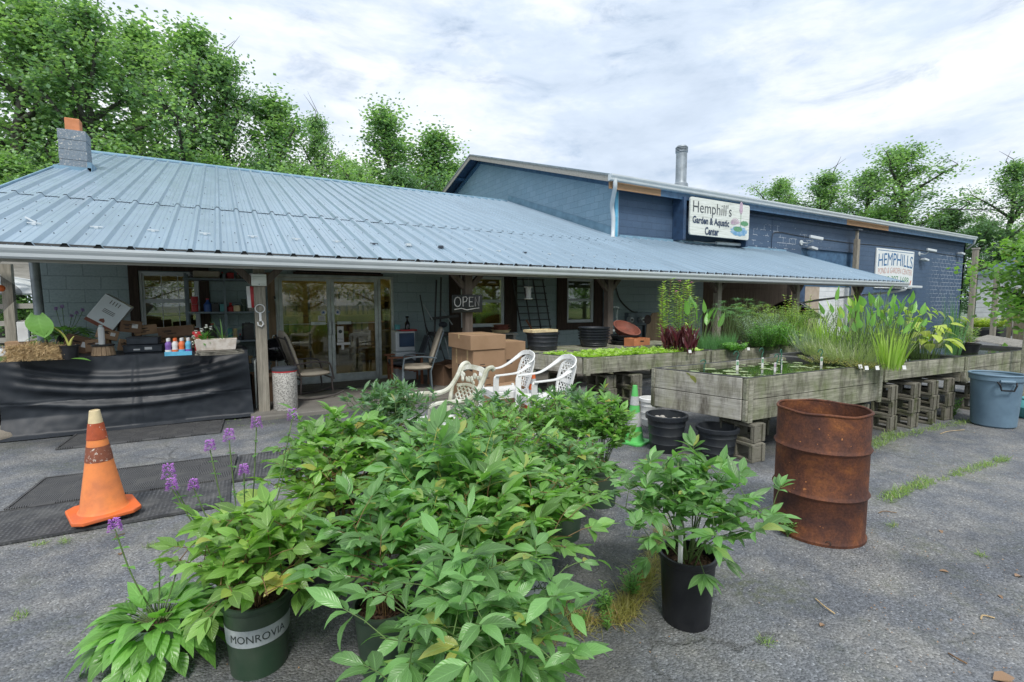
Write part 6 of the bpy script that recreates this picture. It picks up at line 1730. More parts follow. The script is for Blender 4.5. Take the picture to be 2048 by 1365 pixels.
labs = ['brown box lying flat at the left of the table pile', 'small brown box in the centre front of the table pile', 'brown box with a white label leaning below the white wine carton', 'brown box right under the corner of the white wine carton', 'small taped brown box low in front of the table pile', 'brown box behind the pile at the left edge of the window', 'wide brown box with a shipping label leaning under the window', 'flat brown box supporting the wide labelled box', 'crumpled brown box right of the dark trays', 'thin flattened box at the left end of the table pile']
for i, ((x, y, z, w, l, h, rz, ry), lab) in enumerate(zip(pile, labs)): carton(lab, (x, y, z), (w, l, h), rz, 0, ry, 'carton' if i % 3 else 'carton_d', False, True, i+1, GB)
# dark trays
for k, (w, z, lab) in enumerate(((.42, TZ, 'lower wide charcoal plastic tray on the table'), (.34, TZ+.105, 'upper charcoal plastic tray stacked on the wider one'))):
    p = tz(282, 705); t = thing('plastic_tray', lab, 'tray', (p.x+.03, p.y+.1, z), -.04, 'stacked charcoal trays')
    mb = MB(); h = .095; mb.box((-w/2, -.13, 0), (w/2, .13, h)); mb.build('body', M['charcoal'], t, bevel=.012)
    mb = MB(); mb.box((-w/2-.008, -.138, h-.012), (w/2+.008, .138, h+.002)); mb.build('rim', M['charcoal'], t, bevel=.004)
    if k == 0: mb = MB(); mb.box((.02, -.132, .035), (.1, -.1295, .07)); mb.box((-.1, -.132, .03), (-.03, -.1295, .05)); mb.build('address_label', M['paper'], t)
# straw bale
p = tz(72, 722); t = thing('straw_bale', 'small loose straw bale on the left end of the table', 'straw bale', (p.x, p.y+.12, TZ), -.05)
mb = MB(); rs = random.Random(8)
mb.box((-.24, -.11, .01), (.24, .11, .15))
for k in range(2600):
    f = rs.random(); x, y, z = rs.uniform(-.26, .26), rs.uniform(-.13, .13), rs.uniform(0, .18)
    if f < .45: y = -.13+rs.uniform(-.015, .02)
    elif f < .7: z = .16+rs.uniform(-.01, .025)
    elif f < .85: x = -.26*(1-2*(rs.random() > .5))
    z = max(.004, z-.03*abs(x/.26)**3)
    d = Vector((rs.gauss(0, 1), rs.gauss(0, .35), rs.gauss(0, .8))).normalized()*rs.uniform(.02, .06)
    s = rs.uniform(.0012, .003); q = Vector((x, y, z)); sd_ = d.cross(Vector((rs.random(), rs.random(), rs.random()))).normalized()*s
    e = q+d; 
    if e.z < .002: e.z = .002
    mb.add([q-sd_, q+sd_, e+sd_, e-sd_], [(0, 1, 2, 3)])
mb.build('straw', M['straw'], t)
# elephant ear in a black pot
p = tz(137, 720); t = thing('elephant_ear', 'single big elephant ear leaf on a yellow stalk in a black pot on the table', 'plant', (p.x, p.y+.08, TZ)); pot(t, .09, .165, 'black_plastic')
mb = MB(); pts = interp_path([(0, 0, .14), (-.04, 0, .28), (-.12, -.02, .38), (-.2, -.03, .44)], 6); mb.tube(pts, [.012-.006*i/(len(pts)-1) for i in range(len(pts))], 7); mb.tube(interp_path([(0, 0, .14), (.02, 0, .22), (.05, -.01, .27)], 4), [.012, .014, .015, .014, .012, .01, .008, .006, .003], 7); mb.build('stalk', M['stem_yellow'], t, smooth='all')
mb = MB()
def ee(u, v):
    x = (u-.5)*2; y = v; w = .15*math.sin(PI*min(1, v*.9+.12))**.7
    return Vector((-.24+x*w*.8+.05*v, -.06-.02*abs(x)-.03*math.sin(v*3), .52-.27*v+.02*math.cos(x*9)*abs(x)+.03*abs(x)))
mb.grid(ee, 12, 12); mb.build('leaf', M['lf_bright'], t, smooth='all')
p = tz(150, 700); betony('dark purple-flowered plant behind the straw bale on the table', (p.x-.12, p.y+.15, TZ), .42, .3, 110, [(2.5, .12, .36, .7), (2.0, .06, .39, .7), (.5, .14, .30, .7), (.2, .2, .34, .7), (.9, .1, .26, .6)], 41, 'black_plastic', .12, .2, .15)
p = tz(160, 722); mb = MB(); leaf(mb, frame_dir(Vector((p.x-.08, p.y, TZ+.03)), Vector((1, -.3, -.05))), .2, .1, .3, .2, 6); tag(mb.build('fallen_leaf', M['lf_bright'], None, at=tuple(p)), 'single green leaf lying on the table right of the elephant ear pot', 'leaf')
# barrel-stave planter and bottle on it
p = tz(204, 712); t = thing('half_barrel_planter', 'small upturned wooden stave planter on the table under the spray can', 'planter', (p.x, p.y+.1, TZ))
mb = MB(); n = 16
for k in range(n):
    a0, a1 = 2*PI*(k+.04)/n, 2*PI*(k+.96)/n; R0_, R1_ = .125, .105
    mb.add([(R0_*math.cos(a0), R0_*math.sin(a0), 0), (R0_*math.cos(a1), R0_*math.sin(a1), 0), (R1_*math.cos(a1), R1_*math.sin(a1), .12), (R1_*math.cos(a0), R1_*math.sin(a0), .12)], [(0, 1, 2, 3)])
mb.build('staves', M['ply_pale'], t)
mb = MB(); mb.lathe([(.118, .118), (.118, .135), (0, .136)], 30); mb.build('rim', M['black_plastic'], t)
t = thing('spray_can', 'white aerosol can standing on the upturned stave planter', 'can', (p.x-.01, p.y+.1, TZ+.137))
mb = MB(); mb.lathe([(0, 0), (.032, 0), (.033, .01), (.033, .2), (.024, .215), (0, .216)], 20); mb.build('can', M['paper'], t, smooth=True)
mb = MB(); mb.lathe([(.022, .216), (.021, .245), (.0, .248)], 16); mb.build('cap', M['alu'], t, smooth=True)
# bottle pack
p = tz(357, 712); t = thing('bottle_pack', 'shrink-wrapped pack of sports drink bottles with orange and purple necks', 'bottle pack', (p.x, p.y+.1, TZ), -.03)
cols = ['purple', 'paper', 'orange', 'skyblue']
for k in range(8):
    x = -.105+.07*(k % 4); y = -.035+.07*(k//4); mb = MB()
    mb.lathe([(0, 0), (.03, 0), (.033, .02), (.033, .08), (.029, .1), (.033, .12), (.033, .15), (.017, .175), (.015, .182)], 14, TR(x, y, 0)); b_ = mb.build('bottle', M[cols[k % 4]], t, smooth=True)
    mb = MB(); mb.lathe([(.018, .18), (.018, .215), (0, .217)], 12, TR(x, y, 0)); mb.build('cap', M['orange' if k % 4 == 1 else 'paper'], b_)
    if k < 4: mb = MB(); mb.lathe([(.0345, .03), (.0345, .075)], 14, TR(x, y, 0)); mb.build('bottle_label', M[cols[(k+1) % 4]], b_)
mb = MB(); mb.box((-.142, -.074, 0), (.142, .074, .05)); mb.build('tray', M['skyblue'], t)
for k, (x, y, c_, h, lab) in enumerate(((.30, .02, 'red', .25, 'red trigger sprayer right of the bottle pack'), (.36, .12, 'gloss_black', .22, 'black trigger sprayer behind the red one'), (.44, .0, 'shade_green', .17, 'green bottle next to the white planter'), (.28, .14, 'red', .28, 'second red sprayer behind the bottle pack'))):
    t = thing('spray_bottle', lab, 'spray bottle', (p.x-.08+x, p.y+.1+y, TZ)); mb = MB(); mb.lathe([(0, 0), (.035, 0), (.037, .02), (.034, h*.65), (.014, h*.8), (.013, h*.86)], 16); mb.build('bottle', M[c_], t, smooth=True)
    if k != 2: mb = MB(); mb.bar((-.055, 0, h*.95), (.035, 0, h*.95), .022, .035); mb.bar((-.02, 0, h*.93), (-.035, 0, h*.78), .012, .012); mb.build('trigger', M['red'], t, bevel=.004)
    else: mb = MB(); mb.lathe([(.016, h*.86), (.016, h), (0, h)], 12); mb.build('cap', M['paper'], t)
# planter with white flowers on flagstones
p = tz(430, 712); 
for k in range(3):
    mb = MB(); mb.prism(ell(0, 0, .27-.01*k, .12, 16, .09, k), .018, TR(p.x+.06-.01*k, p.y+.14, TZ+.002+.0195*k, k*.5*.1)); tag(mb.build('flagstone', M['mulch_paper'], None, at=(p.x, p.y, TZ), bevel=.004), ['bottom thin flagstone under the white planter', 'middle thin flagstone under the white planter', 'top thin flagstone under the white planter'][k], 'flagstone', 'thin stacked flagstones')
t = thing('flower_box', 'whitewashed wooden planter box with white flowers and a spiky plant', 'planter', (p.x+.02, p.y+.14, TZ+.064), -.03)
mb = MB(); w = .42; mb.add([(-w/2, -.08, 0), (w/2, -.08, 0), (w/2, .08, 0), (-w/2, .08, 0), (-w/2-.02, -.1, .14), (w/2+.02, -.1, .14), (w/2+.02, .1, .14), (-w/2-.02, .1, .14), (-w/2, -.08, .11), (w/2, -.08, .11), (w/2, .08, .11), (-w/2, .08, .11)], [(0,3,2,1), (0,1,5,4), (1,2,6,5), (2,3,7,6), (3,0,4,7), (4,5,9,8), (5,6,10,9), (6,7,11,10), (7,4,8,11), (8,9,10,11)]); mb.build('box', M['planter'], t, bevel=.004)
lb = MB(); fb = MB(); sb = MB(); rs = random.Random(6)
for k in range(70):
    a = k*2.4; el = rs.uniform(-.2, 1.3); d = Vector((math.cos(a)*math.cos(el), .6*math.sin(a)*math.cos(el), math.sin(el))); o_ = Vector((-.13, -.02, .12)); leaf(lb, frame_dir(o_+d*rs.uniform(.01, .08), d), .08, .026, .8, .2, 4)
for k, (x, z) in enumerate(((-.24, .17), (-.15, .26), (-.05, .28), (-.21, .24), (-.25, .1), (-.1, .3))):
    sb.tube([(-.13, -.02, .1), (x, -.03, z)], .002, 4)
    for j in range(26): d = Vector((rs.gauss(0, 1), rs.gauss(0, 1), rs.gauss(.3, 1))).normalized(); leaf(fb, frame_dir(Vector((x, -.04, z))+d*.012, d), .016, .012, .3, .2, 2)
for k in range(9): a = rs.uniform(-1.2, 1.2); d = Vector((math.sin(a), rs.uniform(-.2, .2), math.cos(a))); leaf(lb, frame_dir(Vector((.07, 0, .12)), d), rs.uniform(.22, .36), .018, rs.uniform(.1, .7), .3, 6, peak=.15)
sb.build('stems', M['stem_green'], t); lb.build('foliage', M['lf_mid'], t); fb.build('flowers', M['petal_white'], t)
mb = MB(); mb.ball((0, 0, .04), .09, 14, 8, (1.2, .8, .5)); mb.v = [(x+.012*noise.noise(Vector((x*30, y*30, z*30))), y, z+.02*noise.noise(Vector((x*22, y*22, 1)))) for x, y, z in mb.v]
o = mb.build('plastic_bag', M['tape_silver'], smooth='all'); tag(o, 'crumpled clear plastic bag right of the white planter', 'bag'); o.location = (.06, 8.15, TZ+.055)
# storage rack against the wall behind the table
t = thing('storage_rack', 'metal shelf rack cluttered with tools between the window and the post', 'shelf', (.1, 9.35, .06))
for x in (-.52, .0, .60):
    for y in (9.15, 9.6): mb = MB(); mb.box((x-.018, y-.018, .061), (x+.018, y+.018, 2.05)); mb.build('upright', M['grey_metal'], t, w=True)
for z in (.55, .95, 1.42, 1.95): mb = MB(); mb.box((-.55, 9.1, z), (.64, 9.65, z+.025)); mb.build('shelf', M['grey_metal'], t, w=True)
rs = random.Random(14); n_ = 0
names = {'charcoal': 'charcoal', 'rubber': 'black', 'carton_d': 'brown', 'bluep': 'blue', 'alu': 'silvery', 'red': 'red', 'paper': 'white', 'teal': 'teal', 'terracotta': 'rust-coloured', 'palewood': 'grey wooden', 'green_pot': 'dark green', 'cream': 'cream', 'straw': 'tan'}
for z, zn in ((.575, 'lowest'), (.975, 'second'), (1.445, 'third'), (1.975, 'top')):
    x = -.48; seen = {}
    while x < .52:
        w = rs.uniform(.07, .17); h = rs.uniform(.07, .27 if z < 1.9 else .1); c_ = rs.choice(list(names)); kd = rs.choice(('box', 'can', 'jug'))
        seen[(c_, kd)] = seen.get((c_, kd), 0)+1
        if seen[(c_, kd)] > 1: x += .03; continue
        nm = {'box': 'tool_box', 'can': 'paint_can', 'jug': 'plastic_jug'}[kd]
        tt = thing(nm, '%s %s on the %s shelf of the metal rack' % (names[c_], nm.replace('_', ' '), zn), kd, (x+w/2, 9.3, z), rs.uniform(-.2, .2))
        if kd == 'box': mb = MB(); mb.box((-w/2, -.08, 0), (w/2, .08, h)); mb.build('case', M[c_], tt, bevel=.008); mb = MB(); mb.bar((-w*.25, 0, h+.012), (w*.25, 0, h+.012), .015, .012); mb.box((-w*.25, -.006, h), (-w*.2, .006, h+.01)); mb.box((w*.2, -.006, h), (w*.25, .006, h+.01)); mb.build('handle', M['rubber'], tt)
        elif kd == 'can': mb = MB(); mb.lathe([(0, 0), (w*.4, 0), (w*.4, h), (w*.42, h+.005), (w*.36, h+.002), (0, h)], 20); mb.build('can', M[c_], tt, smooth=True); mb = MB(); mb.tube([(-w*.4, 0, h*.8), (-w*.3, -.06, h*.5), (w*.3, -.06, h*.5), (w*.4, 0, h*.8)], .003, 5); mb.build('handle', M['alu'], tt)
        else: mb = MB(); mb.lathe([(0, 0), (w*.35, 0), (w*.36, h*.6), (w*.12, h*.85), (w*.11, h)], 16); mb.build('bottle', M[c_], tt, smooth=True); mb = MB(); mb.lathe([(w*.13, h), (w*.13, h+.02), (0, h+.021)], 12); mb.build('cap', M['red'], tt)
        x += w*.8+rs.uniform(.0, .03)
mb = MB(); mb.bar((-.42, 9.3, 2.04), (-.05, 9.3, 2.04), .2, .11); tag(mb.build('paper_bundle', M['cushion'], None, at=(-.2, 9.3, 2.0), bevel=.02), 'wrapped tan bundle on the very top of the metal rack', 'bundle')
# things on the first full post
def flatpoly(name, label, cat, pts, y, th, mt):
    mb = MB(); mb.prism(pts, th, XZ(y)); o = mb.build(name, M[mt], None, at=(pts[0][0], y, pts[0][1]), bevel=.002); return tag(o, label, cat)
p = ony(521, 558, 7.6); w = .1
t = thing('junction_box', 'pale green junction box nailed high on the front porch post', 'box', (.42, 7.6, 1.9)); a = ony(503, 572, 7.6); b = ony(532, 549, 7.6)
mb = MB(); mb.box((a.x, 7.55, a.z), (b.x, 7.628, b.z)); mb.build('cover', M['sign_board'], t, w=True, bevel=.008); mb = MB(); mb.ball(((a.x+b.x)/2, 7.548, a.z+.02), .008, 8, 6); mb.build('screw', M['galv'], t, w=True)
# wrench-shaped ornament
t = thing('wrench_ornament', 'white wrench-shaped metal cutout on the front porch post', 'ornament', (.42, 7.6, 1.5))
c0 = ony(520, 618, 7.6); c1 = ony(521, 640, 7.6)
mb = MB(); mb.tube([(c0.x+.058*math.cos(2*PI*k/24), 7.61, c0.z+.058*math.sin(2*PI*k/24)) for k in range(25)], .008, 6)
mb.bar((c0.x+.0, 7.61, c0.z-.058), (c1.x, 7.61, c1.z-.02), .03, .012, (0, 1, 0)); mb.tube([(c1.x-.035, 7.61, c1.z-.03), (c1.x-.03, 7.61, c1.z-.075), (c1.x+.01, 7.61, c1.z-.095), (c1.x+.035, 7.61, c1.z-.06), (c1.x+.02, 7.61, c1.z-.02)], .011, 6)
mb.build('cutout', M['paper'], t, w=True)
# small red-white flag
p = ony(505, 590, 7.75); t = thing('hanging_flag', 'small faded red and white striped flag hanging beside the front porch post', 'flag', tuple(p))
for k, mt in enumerate(('paper', 'red', 'paper', 'red')):
    if k == 3: continue
    mb = MB(); mb.grid(lambda u, v: Vector((p.x-.075+.045*(k+u)+.01*v, 7.74+.012*math.sin(v*6+k), p.z+.12-.3*v)), 2, 8); mb.build('stripe', M[mt], t, w=True, solid=.003)
# aggregate bin
p = onz(571, 822, .06); t = thing('litter_bin', 'round exposed-aggregate concrete litter bin with dark lid by the post', 'bin', (p.x+.02, p.y+.14, .06), 0)
mb = MB(); mb.lathe([(0, 0), (.155, 0), (.162, .01), (.162, .56), (.15, .57), (.14, .5)], 40); mb.build('body', M['granite'], t, smooth=True)
mb = MB(); mb.lathe([(.168, .565), (.168, .60), (.155, .61), (0, .615)], 36); mb.build('lid', M['charcoal'], t, smooth=True)
mb = MB(); mb.lathe([(.1635, .545), (.1655, .555), (.1655, .566), (.163, .566)], 36); mb.build('liner', M['red'], t)
# kettle grill
t = thing('kettle_grill', 'black kettle barbecue between the rack and the glass door', 'grill', (.98, 9.05, .06))
q = ony(554, 700, 9.05)
mb = MB(); mb.ball((q.x, 9.05, .80), .24, 24, 16, (1, 1, .85)); mb.build('kettle', M['gloss_black'], t, w=True, smooth='all')
mb = MB(); mb.tube([(q.x-.06, 9.05, 1.0), (q.x-.05, 9.05, 1.04), (q.x+.05, 9.05, 1.04), (q.x+.06, 9.05, 1.0)], .01, 6); mb.build('handle', M['alu'], t, w=True)
for a in (.3, 2.4, 4.5): mb = MB(); mb.tube([(q.x+.12*math.cos(a), 9.05+.12*math.sin(a), .65), (q.x+.26*math.cos(a), 9.05+.26*math.sin(a), .061)], .012, 6); mb.build('leg', M['alu'], t, w=True)
# broom leaning
a = ony(553, 640, 9.55); b = ony(600, 765, 8.6)
t = thing('long_pole', 'thin pale pole leaning against the door frame beside the grill', 'pole', (b.x, 8.9, .06)); mb = MB(); mb.tube([(b.x-.1, 9.1, .07), (a.x, 9.66, 1.65)], .012, 6); mb.build('shaft', M['alu'], t, w=True); mb = MB(); mb.tube([(a.x-.002, 9.662, 1.652), (a.x-.01, 9.675, 1.70)], .016, 6); mb.build('tip', M['rubber'], t, w=True)
# cushioned rockers
def lounge(label, name, loc, rz, frame, cush, rocker=True, s=1.0):
    t = thing(name, label, 'chair', loc, rz)
    t.scale = (s, s, s)
    # front +Y
    for sx in (-.28, .28):
        mb = MB(); mb.tube(interp_path([(sx, .30, .30 if rocker else 0), (sx, .26, .50), (sx, .2, .58), (sx, -.05, .60), (sx, -.30, .57)], 4), .014, 6); mb.build('armrest', M[frame], t, smooth=True)
        mb = MB(); mb.tube([(sx, -.22, .1 if rocker else 0), (sx, -.2, .35), (sx, -.42, 1.02)], .014, 6); mb.build('leg', M[frame], t, smooth=True)
        mb = MB(); mb.tube([(sx, .28, .1 if rocker else 0), (sx, .26, .35)], .014, 6); mb.build('leg', M[frame], t, smooth=True)
        if rocker: mb = MB(); mb.tube(interp_path([(sx, -.48, .09), (sx, -.25, .035), (sx, 0, .016), (sx, .25, .035), (sx, .45, .09)], 5), .014, 6); mb.build('rocker', M[frame], t, smooth=True)
    mb = MB(); mb.bar((-.28, .26, .33), (.28, .26, .33), .02, .02); mb.build('crossbar', M[frame], t)
    for yy, zz in ((-.2, .33), (-.41, .98)): mb = MB(); mb.bar((-.28, yy, zz), (.28, yy, zz), .02, .02); mb.build('crossbar', M[frame], t)
    mb = MB()
    def seat(u, v):
        a = 2*PI*u; x = .25*math.copysign(abs(math.cos(a))**.35, math.cos(a)); y = .27*math.copysign(abs(math.sin(a))**.35, math.sin(a)); k = math.sin(PI*v)**.4; z = .345+.11*v+.012*math.cos(x*9)*math.cos(y*9)
        return Vector((x*k, y*k+.02, z))
    mb.grid(seat, 36, 8); mb.build('seat_cushion', M[cush], t, smooth='all')
    mb = MB()
    def bk(u, v):
        a = 2*PI*u; x = .24*math.copysign(abs(math.cos(a))**.45, math.cos(a)); w_ = .32*math.copysign(abs(math.sin(a))**.45, math.sin(a)); k = math.sin(PI*v)**.35
        zz = .46+.32+w_*k; d = .11*(v-.5)*(1+.25*noise.noise(Vector((x*14, w_*9, 0)))); return Vector((x*k, -.19-.33*(zz-.45)+d, zz))
    mb.grid(bk, 36, 8); mb.build('back_cushion', M[cush], t, smooth='all')
    return t
lounge('brown rocking chair with tan cushions beside the concrete litter bin', 'rocking_chair', (1.13, 8.42, .06), rad(-82), 'brown_metal', 'cushion')
lounge('grey metal glider armchair with wrinkled beige cushions right of the doors', 'patio_chair', (2.92, 8.25, .06), rad(72), 'grey_metal', 'cushion', False)
# adirondack behind it
t = thing('wooden_armchair', 'low orange-brown wooden armchair with grey cushion behind the beige one', 'chair', (2.95, 9.05, .06), rad(80))
for x in (-.28, .28): 
    mb = MB(); mb.box((x-.06, -.35, .50), (x+.06, .38, .525)); mb.build('armrest', M['redwood'], t)
    for y in (-.25, .3): mb = MB(); mb.box((x-.04, y-.02, 0), (x+.04, y+.02, .499)); mb.build('leg', M['redwood'], t)
mb = MB()
for k in range(6): mb.bar((-.24, .3-.09*k, .33-.02*k), (.24, .3-.09*k, .33-.02*k), .075, .02, (0, 0, 1))
mb.build('seat', M['redwood'], t)
mb = MB(); mb.bar((0, -.2, .3), (0, -.42, .88), .46, .03, (0, 1, 0)); mb.build('backrest', M['charcoal'], t); mb = MB(); mb.box((-.23, -.15, .36), (.23, .32, .44)); mb.build('cushion', M['charcoal'], t, bevel=.03)
# feed bin / hamper
t = thing('storage_bin', 'tall grey plastic bin with a navy flap lid against the wall', 'bin', (3.35, 9.42, .06))
a = ony(792, 712, 9.25); b = ony(832, 668, 9.25); W2 = .2
cx_ = (a.x+b.x)/2; 
mb = MB(); mb.box((cx_-.21, 9.25, .061), (cx_+.21, 9.6, .62)); mb.build('lower_body', M['white_metal'], t, w=True, bevel=.03)
mb = MB(); mb.box((cx_-.2, 9.27, .625), (cx_+.2, 9.6, 1.03)); mb.build('upper_body', M['white_metal'], t, w=True, bevel=.03)
mb = MB(); mb.bar((cx_+.02, 9.262, .72), (cx_+.02, 9.266, .99), .3, .012, (0, 1, 0)); mb.build('flap', M['navy'], t, w=True)
mb = MB(); mb.box((cx_-.1, 9.22, 1.032), (cx_+.22, 9.55, 1.055)); mb.build('lid', M['red'], t, w=True)
t = thing('teal_pot', 'small turquoise pot on top of the grey storage bin', 'pot', (cx_-.12, 9.4, 1.032)); mb = MB(); mb.lathe([(0, .025), (.05, .025), (.058, .12), (.05, .12), (.045, .04)], 18); mb.build('body', M['teal'], t, smooth=True)
t = thing('black_bottle', 'black spray head bottle on top of the grey storage bin', 'bottle', (cx_+.08, 9.4, 1.056)); mb = MB(); mb.lathe([(0, 0), (.05, 0), (.05, .12), (.02, .17), (.018, .22)], 16); mb.build('bottle', M['gloss_black'], t, smooth=True); mb = MB(); mb.bar((-.03, 0, .24), (.03, 0, .24), .02, .04); mb.build('trigger', M['gloss_black'], t)
# exercise-style steel stand and leaning poles
t = thing('tripod_stand', 'black jumble of folding stands and poles leaning on the wall left of the OPEN post', 'stand', (3.7, 9.2, .06))
pts = [((828+12, 590), (862, 712)), ((873, 560), (868, 700)), ((882, 555), (880, 700)), ((847, 610), (865, 640)), ((883, 618), (905, 650)), ((850, 650), (868, 690)), ((885, 655), (900, 720)), ((876, 690), (862, 745)), ((880, 690), (898, 745))]
for k, (u, v) in enumerate(pts):
    a = ony(u[0], u[1], 9.5); b = ony(v[0], v[1], 9.3); mb = MB(); mb.tube([a, b], .012 if k not in (1, 2) else .018, 6); mb.build('pole', M['alu'] if k in (3, 4, 6) else M['rubber'], t, w=True)
a = ony(862, 638, 9.4); b = ony(915, 632, 9.4)
mb = MB(); mb.bar(a, b, .12, .05); mb.build('crossbar', M['rubber'], t, w=True)
a = ony(862, 668, 9.35); b = ony(925, 668, 9.35); mb = MB(); mb.bar(a, b, .35, .07); mb.build('table_board', M['rubber'], t, w=True)
a = ony(866, 655, 9.4); mb = MB(); mb.ball((a.x+.2, 9.35, a.z+.05), .08, 12, 8, (1.2, 1, .8)); mb.build('head', M['charcoal'], t, w=True)
# cartons in the big stack
GBB = 'big brown moving cartons by the OPEN post'
def carton2(label, x0, x1, y0, y1, z0, z1, rz=0, pr=0, mat='carton', flaps=False): return carton(label, ((x0+x1)/2, (y0+y1)/2, z0), (x1-x0, y1-y0, z1-z0), rz, mat=mat, print_=pr, group=GBB, flaps=flaps)
carton2('flat taped carton on top of the big carton stack', 3.18, 3.80, 6.68, 7.5, .865, 1.09, .02)
carton2('tall printed carton at the left rear under the flat top carton', 3.24, 3.80, 7.12, 7.52, .0, .86, -.01, 7)
carton2('tall printed carton at the front under the flat top carton', 3.24, 3.80, 6.70, 7.115, .0, .86, .01, 8)
carton2('tall carton behind and right of the stack with orange tape', 3.86, 4.28, 6.86, 7.4, .0, .95, .03, 9)
carton2('low crumpled carton on the ground in front of the right-hand stack', 3.5, 3.95, 6.15, 6.6, .0, .34, .2, 0)
carton('open empty brown carton on the porch floor behind the beige chair', (3.5, 8.55, .06), (.42, .4, .38), .5, mat='carton_d', flaps=True, group=GBB)
# crate with round tub, white rails
c = tub('large deep black tub with a white tray on top, right of the cartons', (4.72, 7.0, .78), .28, .30, name='mixing_tub', ribs=False, rb=.25)
t = thing('white_tray', 'shallow cream tray lying across the deep black tub', 'tray', (4.68, 7.0, 1.083), .05); t.scale = (.8, .8, .8); mb = MB(); mb.box((-.33, -.16, 0), (.33, .16, .01)); mb.build('base', M['cream'], t); 
for (a, b) in (((-.34, -.17), (.34, -.16)), ((-.34, .16), (.34, .17)), ((-.34, -.158), (-.33, .158)), ((.33, -.158), (.34, .158))): mb = MB(); mb.box((a[0], a[1], .0), (b[0], b[1], .055)); mb.build('side', M['cream'], t)
t = thing('work_bench', 'mossy plank bench under the black tubs behind the lettuce bed', 'bench', (5.4, 7.0, 0))
mb = MB(); 
for k in range(4): mb.box((4.2, 6.62+k*.2, .74), (7.9, 6.62+k*.2+.19, .775))
mb.build('tabletop', M['bed'], t, w=True)
for x in (4.3, 6.0, 7.8):
    for y in (6.7, 7.35): mb = MB(); mb.box((x-.05, y-.05, 0), (x+.05, y+.05, .739)); mb.build('leg', M['bed'], t, w=True)
GT = 'nested black tubs on the plank bench'
pb = onz(1128, 696, .80)
for k in range(5):
    tub(['bottom', 'second', 'third', 'fourth', 'top'][k]+' black bowl of the nested stack behind the lettuce bed', (5.85, 6.98, .777+.05*k), .27+.002*k, .16, name='nested_tub', ribs=False, rb=.23, group=GT)
t = tub('terracotta-brown oval basin tilted on the black basins right of the nested stack', (6.72, 7.1, .98), .26, .14, name='brown_basin', mat='terracotta', ribs=False, rb=.2); t.rotation_euler = (.5, 0, 0)
tub('black shallow basin under the terracotta one', (6.7, 7.05, .86), .29, .1, name='black_basin', ribs=False, rb=.25, group=GT)
tub('lowest black basin under the terracotta one on the bench', (6.68, 7.03, .777), .29, .08, name='black_basin', ribs=False, rb=.25, group=GT)
t = thing('wooden_crate', 'small orange-brown crate with a hand slot on the bench', 'crate', (6.62, 6.66, .777), 0); mb = MB()
mb.box((-.2, -.13, 0), (.2, .13, .012)); mb.box((-.2, -.13, .012), (-.186, .13, .15)); mb.box((.186, -.13, .012), (.2, .13, .15)); mb.box((-.186, -.13, .012), (.186, -.116, .15)); mb.box((-.186, .116, .012), (.186, .13, .15)); mb.build('sides', M['clay'], t); mb = MB(); mb.box((-.045, -.1315, .085), (.045, -.1295, .11)); mb.build('hand_slot', M['ink'], t)
for k in range(3):
    tub(['lower clay pot under the window', 'middle clay saucer under the window', 'upper clay bowl under the window'][k], (4.95, 8.9, .95+.05*k), .2-.02*k, .07, name='clay_bowl', mat=['cream', 'terracotta', 'terracotta'][k], ribs=False, group='small bowls stacked under the middle window')
t = thing('bowl_stand', 'low stand carrying the clay bowls under the middle window', 'stand', (4.95, 8.9, .06)); mb = MB(); mb.box((-.3, -.2, .86), (.3, .2, .885)); mb.build('top', M['palewood'], t); 
for x in (-.25, .25): mb = MB(); mb.box((x-.03, -.15, 0), (x+.03, .15, .859)); mb.build('leg', M['palewood'], t)
# trellis / ladders on the wall
t = thing('wall_trellis', 'tall black fan trellis leaning on the wall between the two windows', 'trellis', (6.2, 9.6, .06))
a0, a1, a2, a3 = ony(1027, 557, 9.6), ony(1087, 557, 9.6), ony(1036, 652, 9.6), ony(1096, 693, 9.6)
for k in range(4):
    f = k/3; x0 = a0.x+(a1.x-a0.x)*f; x1 = a0.x+.15+(a3.x-a0.x-.15)*f; mb = MB(); mb.bar((x0, 9.64, a0.z), (x1, 9.5, .95), .03, .03); mb.build('upright', M['rubber'], t, w=True)
for k in range(8): z = a0.z-.02-k*.155; mb = MB(); mb.bar((a0.x-.02+.02*k, 9.61-.018*k, z), (a1.x+.03+.018*k, 9.61-.018*k, z), .02, .022); mb.build('rung', M['rubber'], t, w=True)
t = thing('loppers', 'long red-handled loppers leaning on the black trellis', 'loppers', (6.3, 9.0, 1.0)); a = ony(1052, 640, 9.2); b = ony(1083, 690, 9.0); mb = MB(); mb.tube([a, b], .022, 6); mb.build('handle', M['redwood'], t, w=True); mb = MB(); mb.ball(tuple(b), .05, 10, 6, (1.4, .6, .8)); mb.build('head', M['red'], t, w=True)
# hanging feeder
p = ony(1057, 584, 7.7); t = thing('hanging_feeder', 'mint and white glass bird feeder hanging from the porch beam', 'bird feeder', (p.x, 7.7, 1.6))
z0, z1 = ony(1057, 598, 7.7).z, ony(1057, 574, 7.7).z
mb = MB(); mb.lathe([(0, z1+.005), (.085, z1), (.09, z1-.012), (0, z1-.014)], 18, TR(p.x, 7.7, 0)); mb.build('roof', M['sign_board'], t, w=True)
mb = MB(); mb.lathe([(.05, z0), (.052, z1-.015)], 16, TR(p.x, 7.7, 0)); mb.build('glass', M['tape_silver'], t, w=True)
mb = MB(); mb.lathe([(0, z0-.012), (.08, z0-.01), (.085, z0+.006), (.05, z0)], 18, TR(p.x, 7.7, 0)); mb.build('tray', M['sign_board'], t, w=True); mb = MB(); mb.tube([(p.x, 7.7, z1), (p.x, 7.7, 2.159)], .002, 4); mb.build('cord', M['paper'], t, w=True)
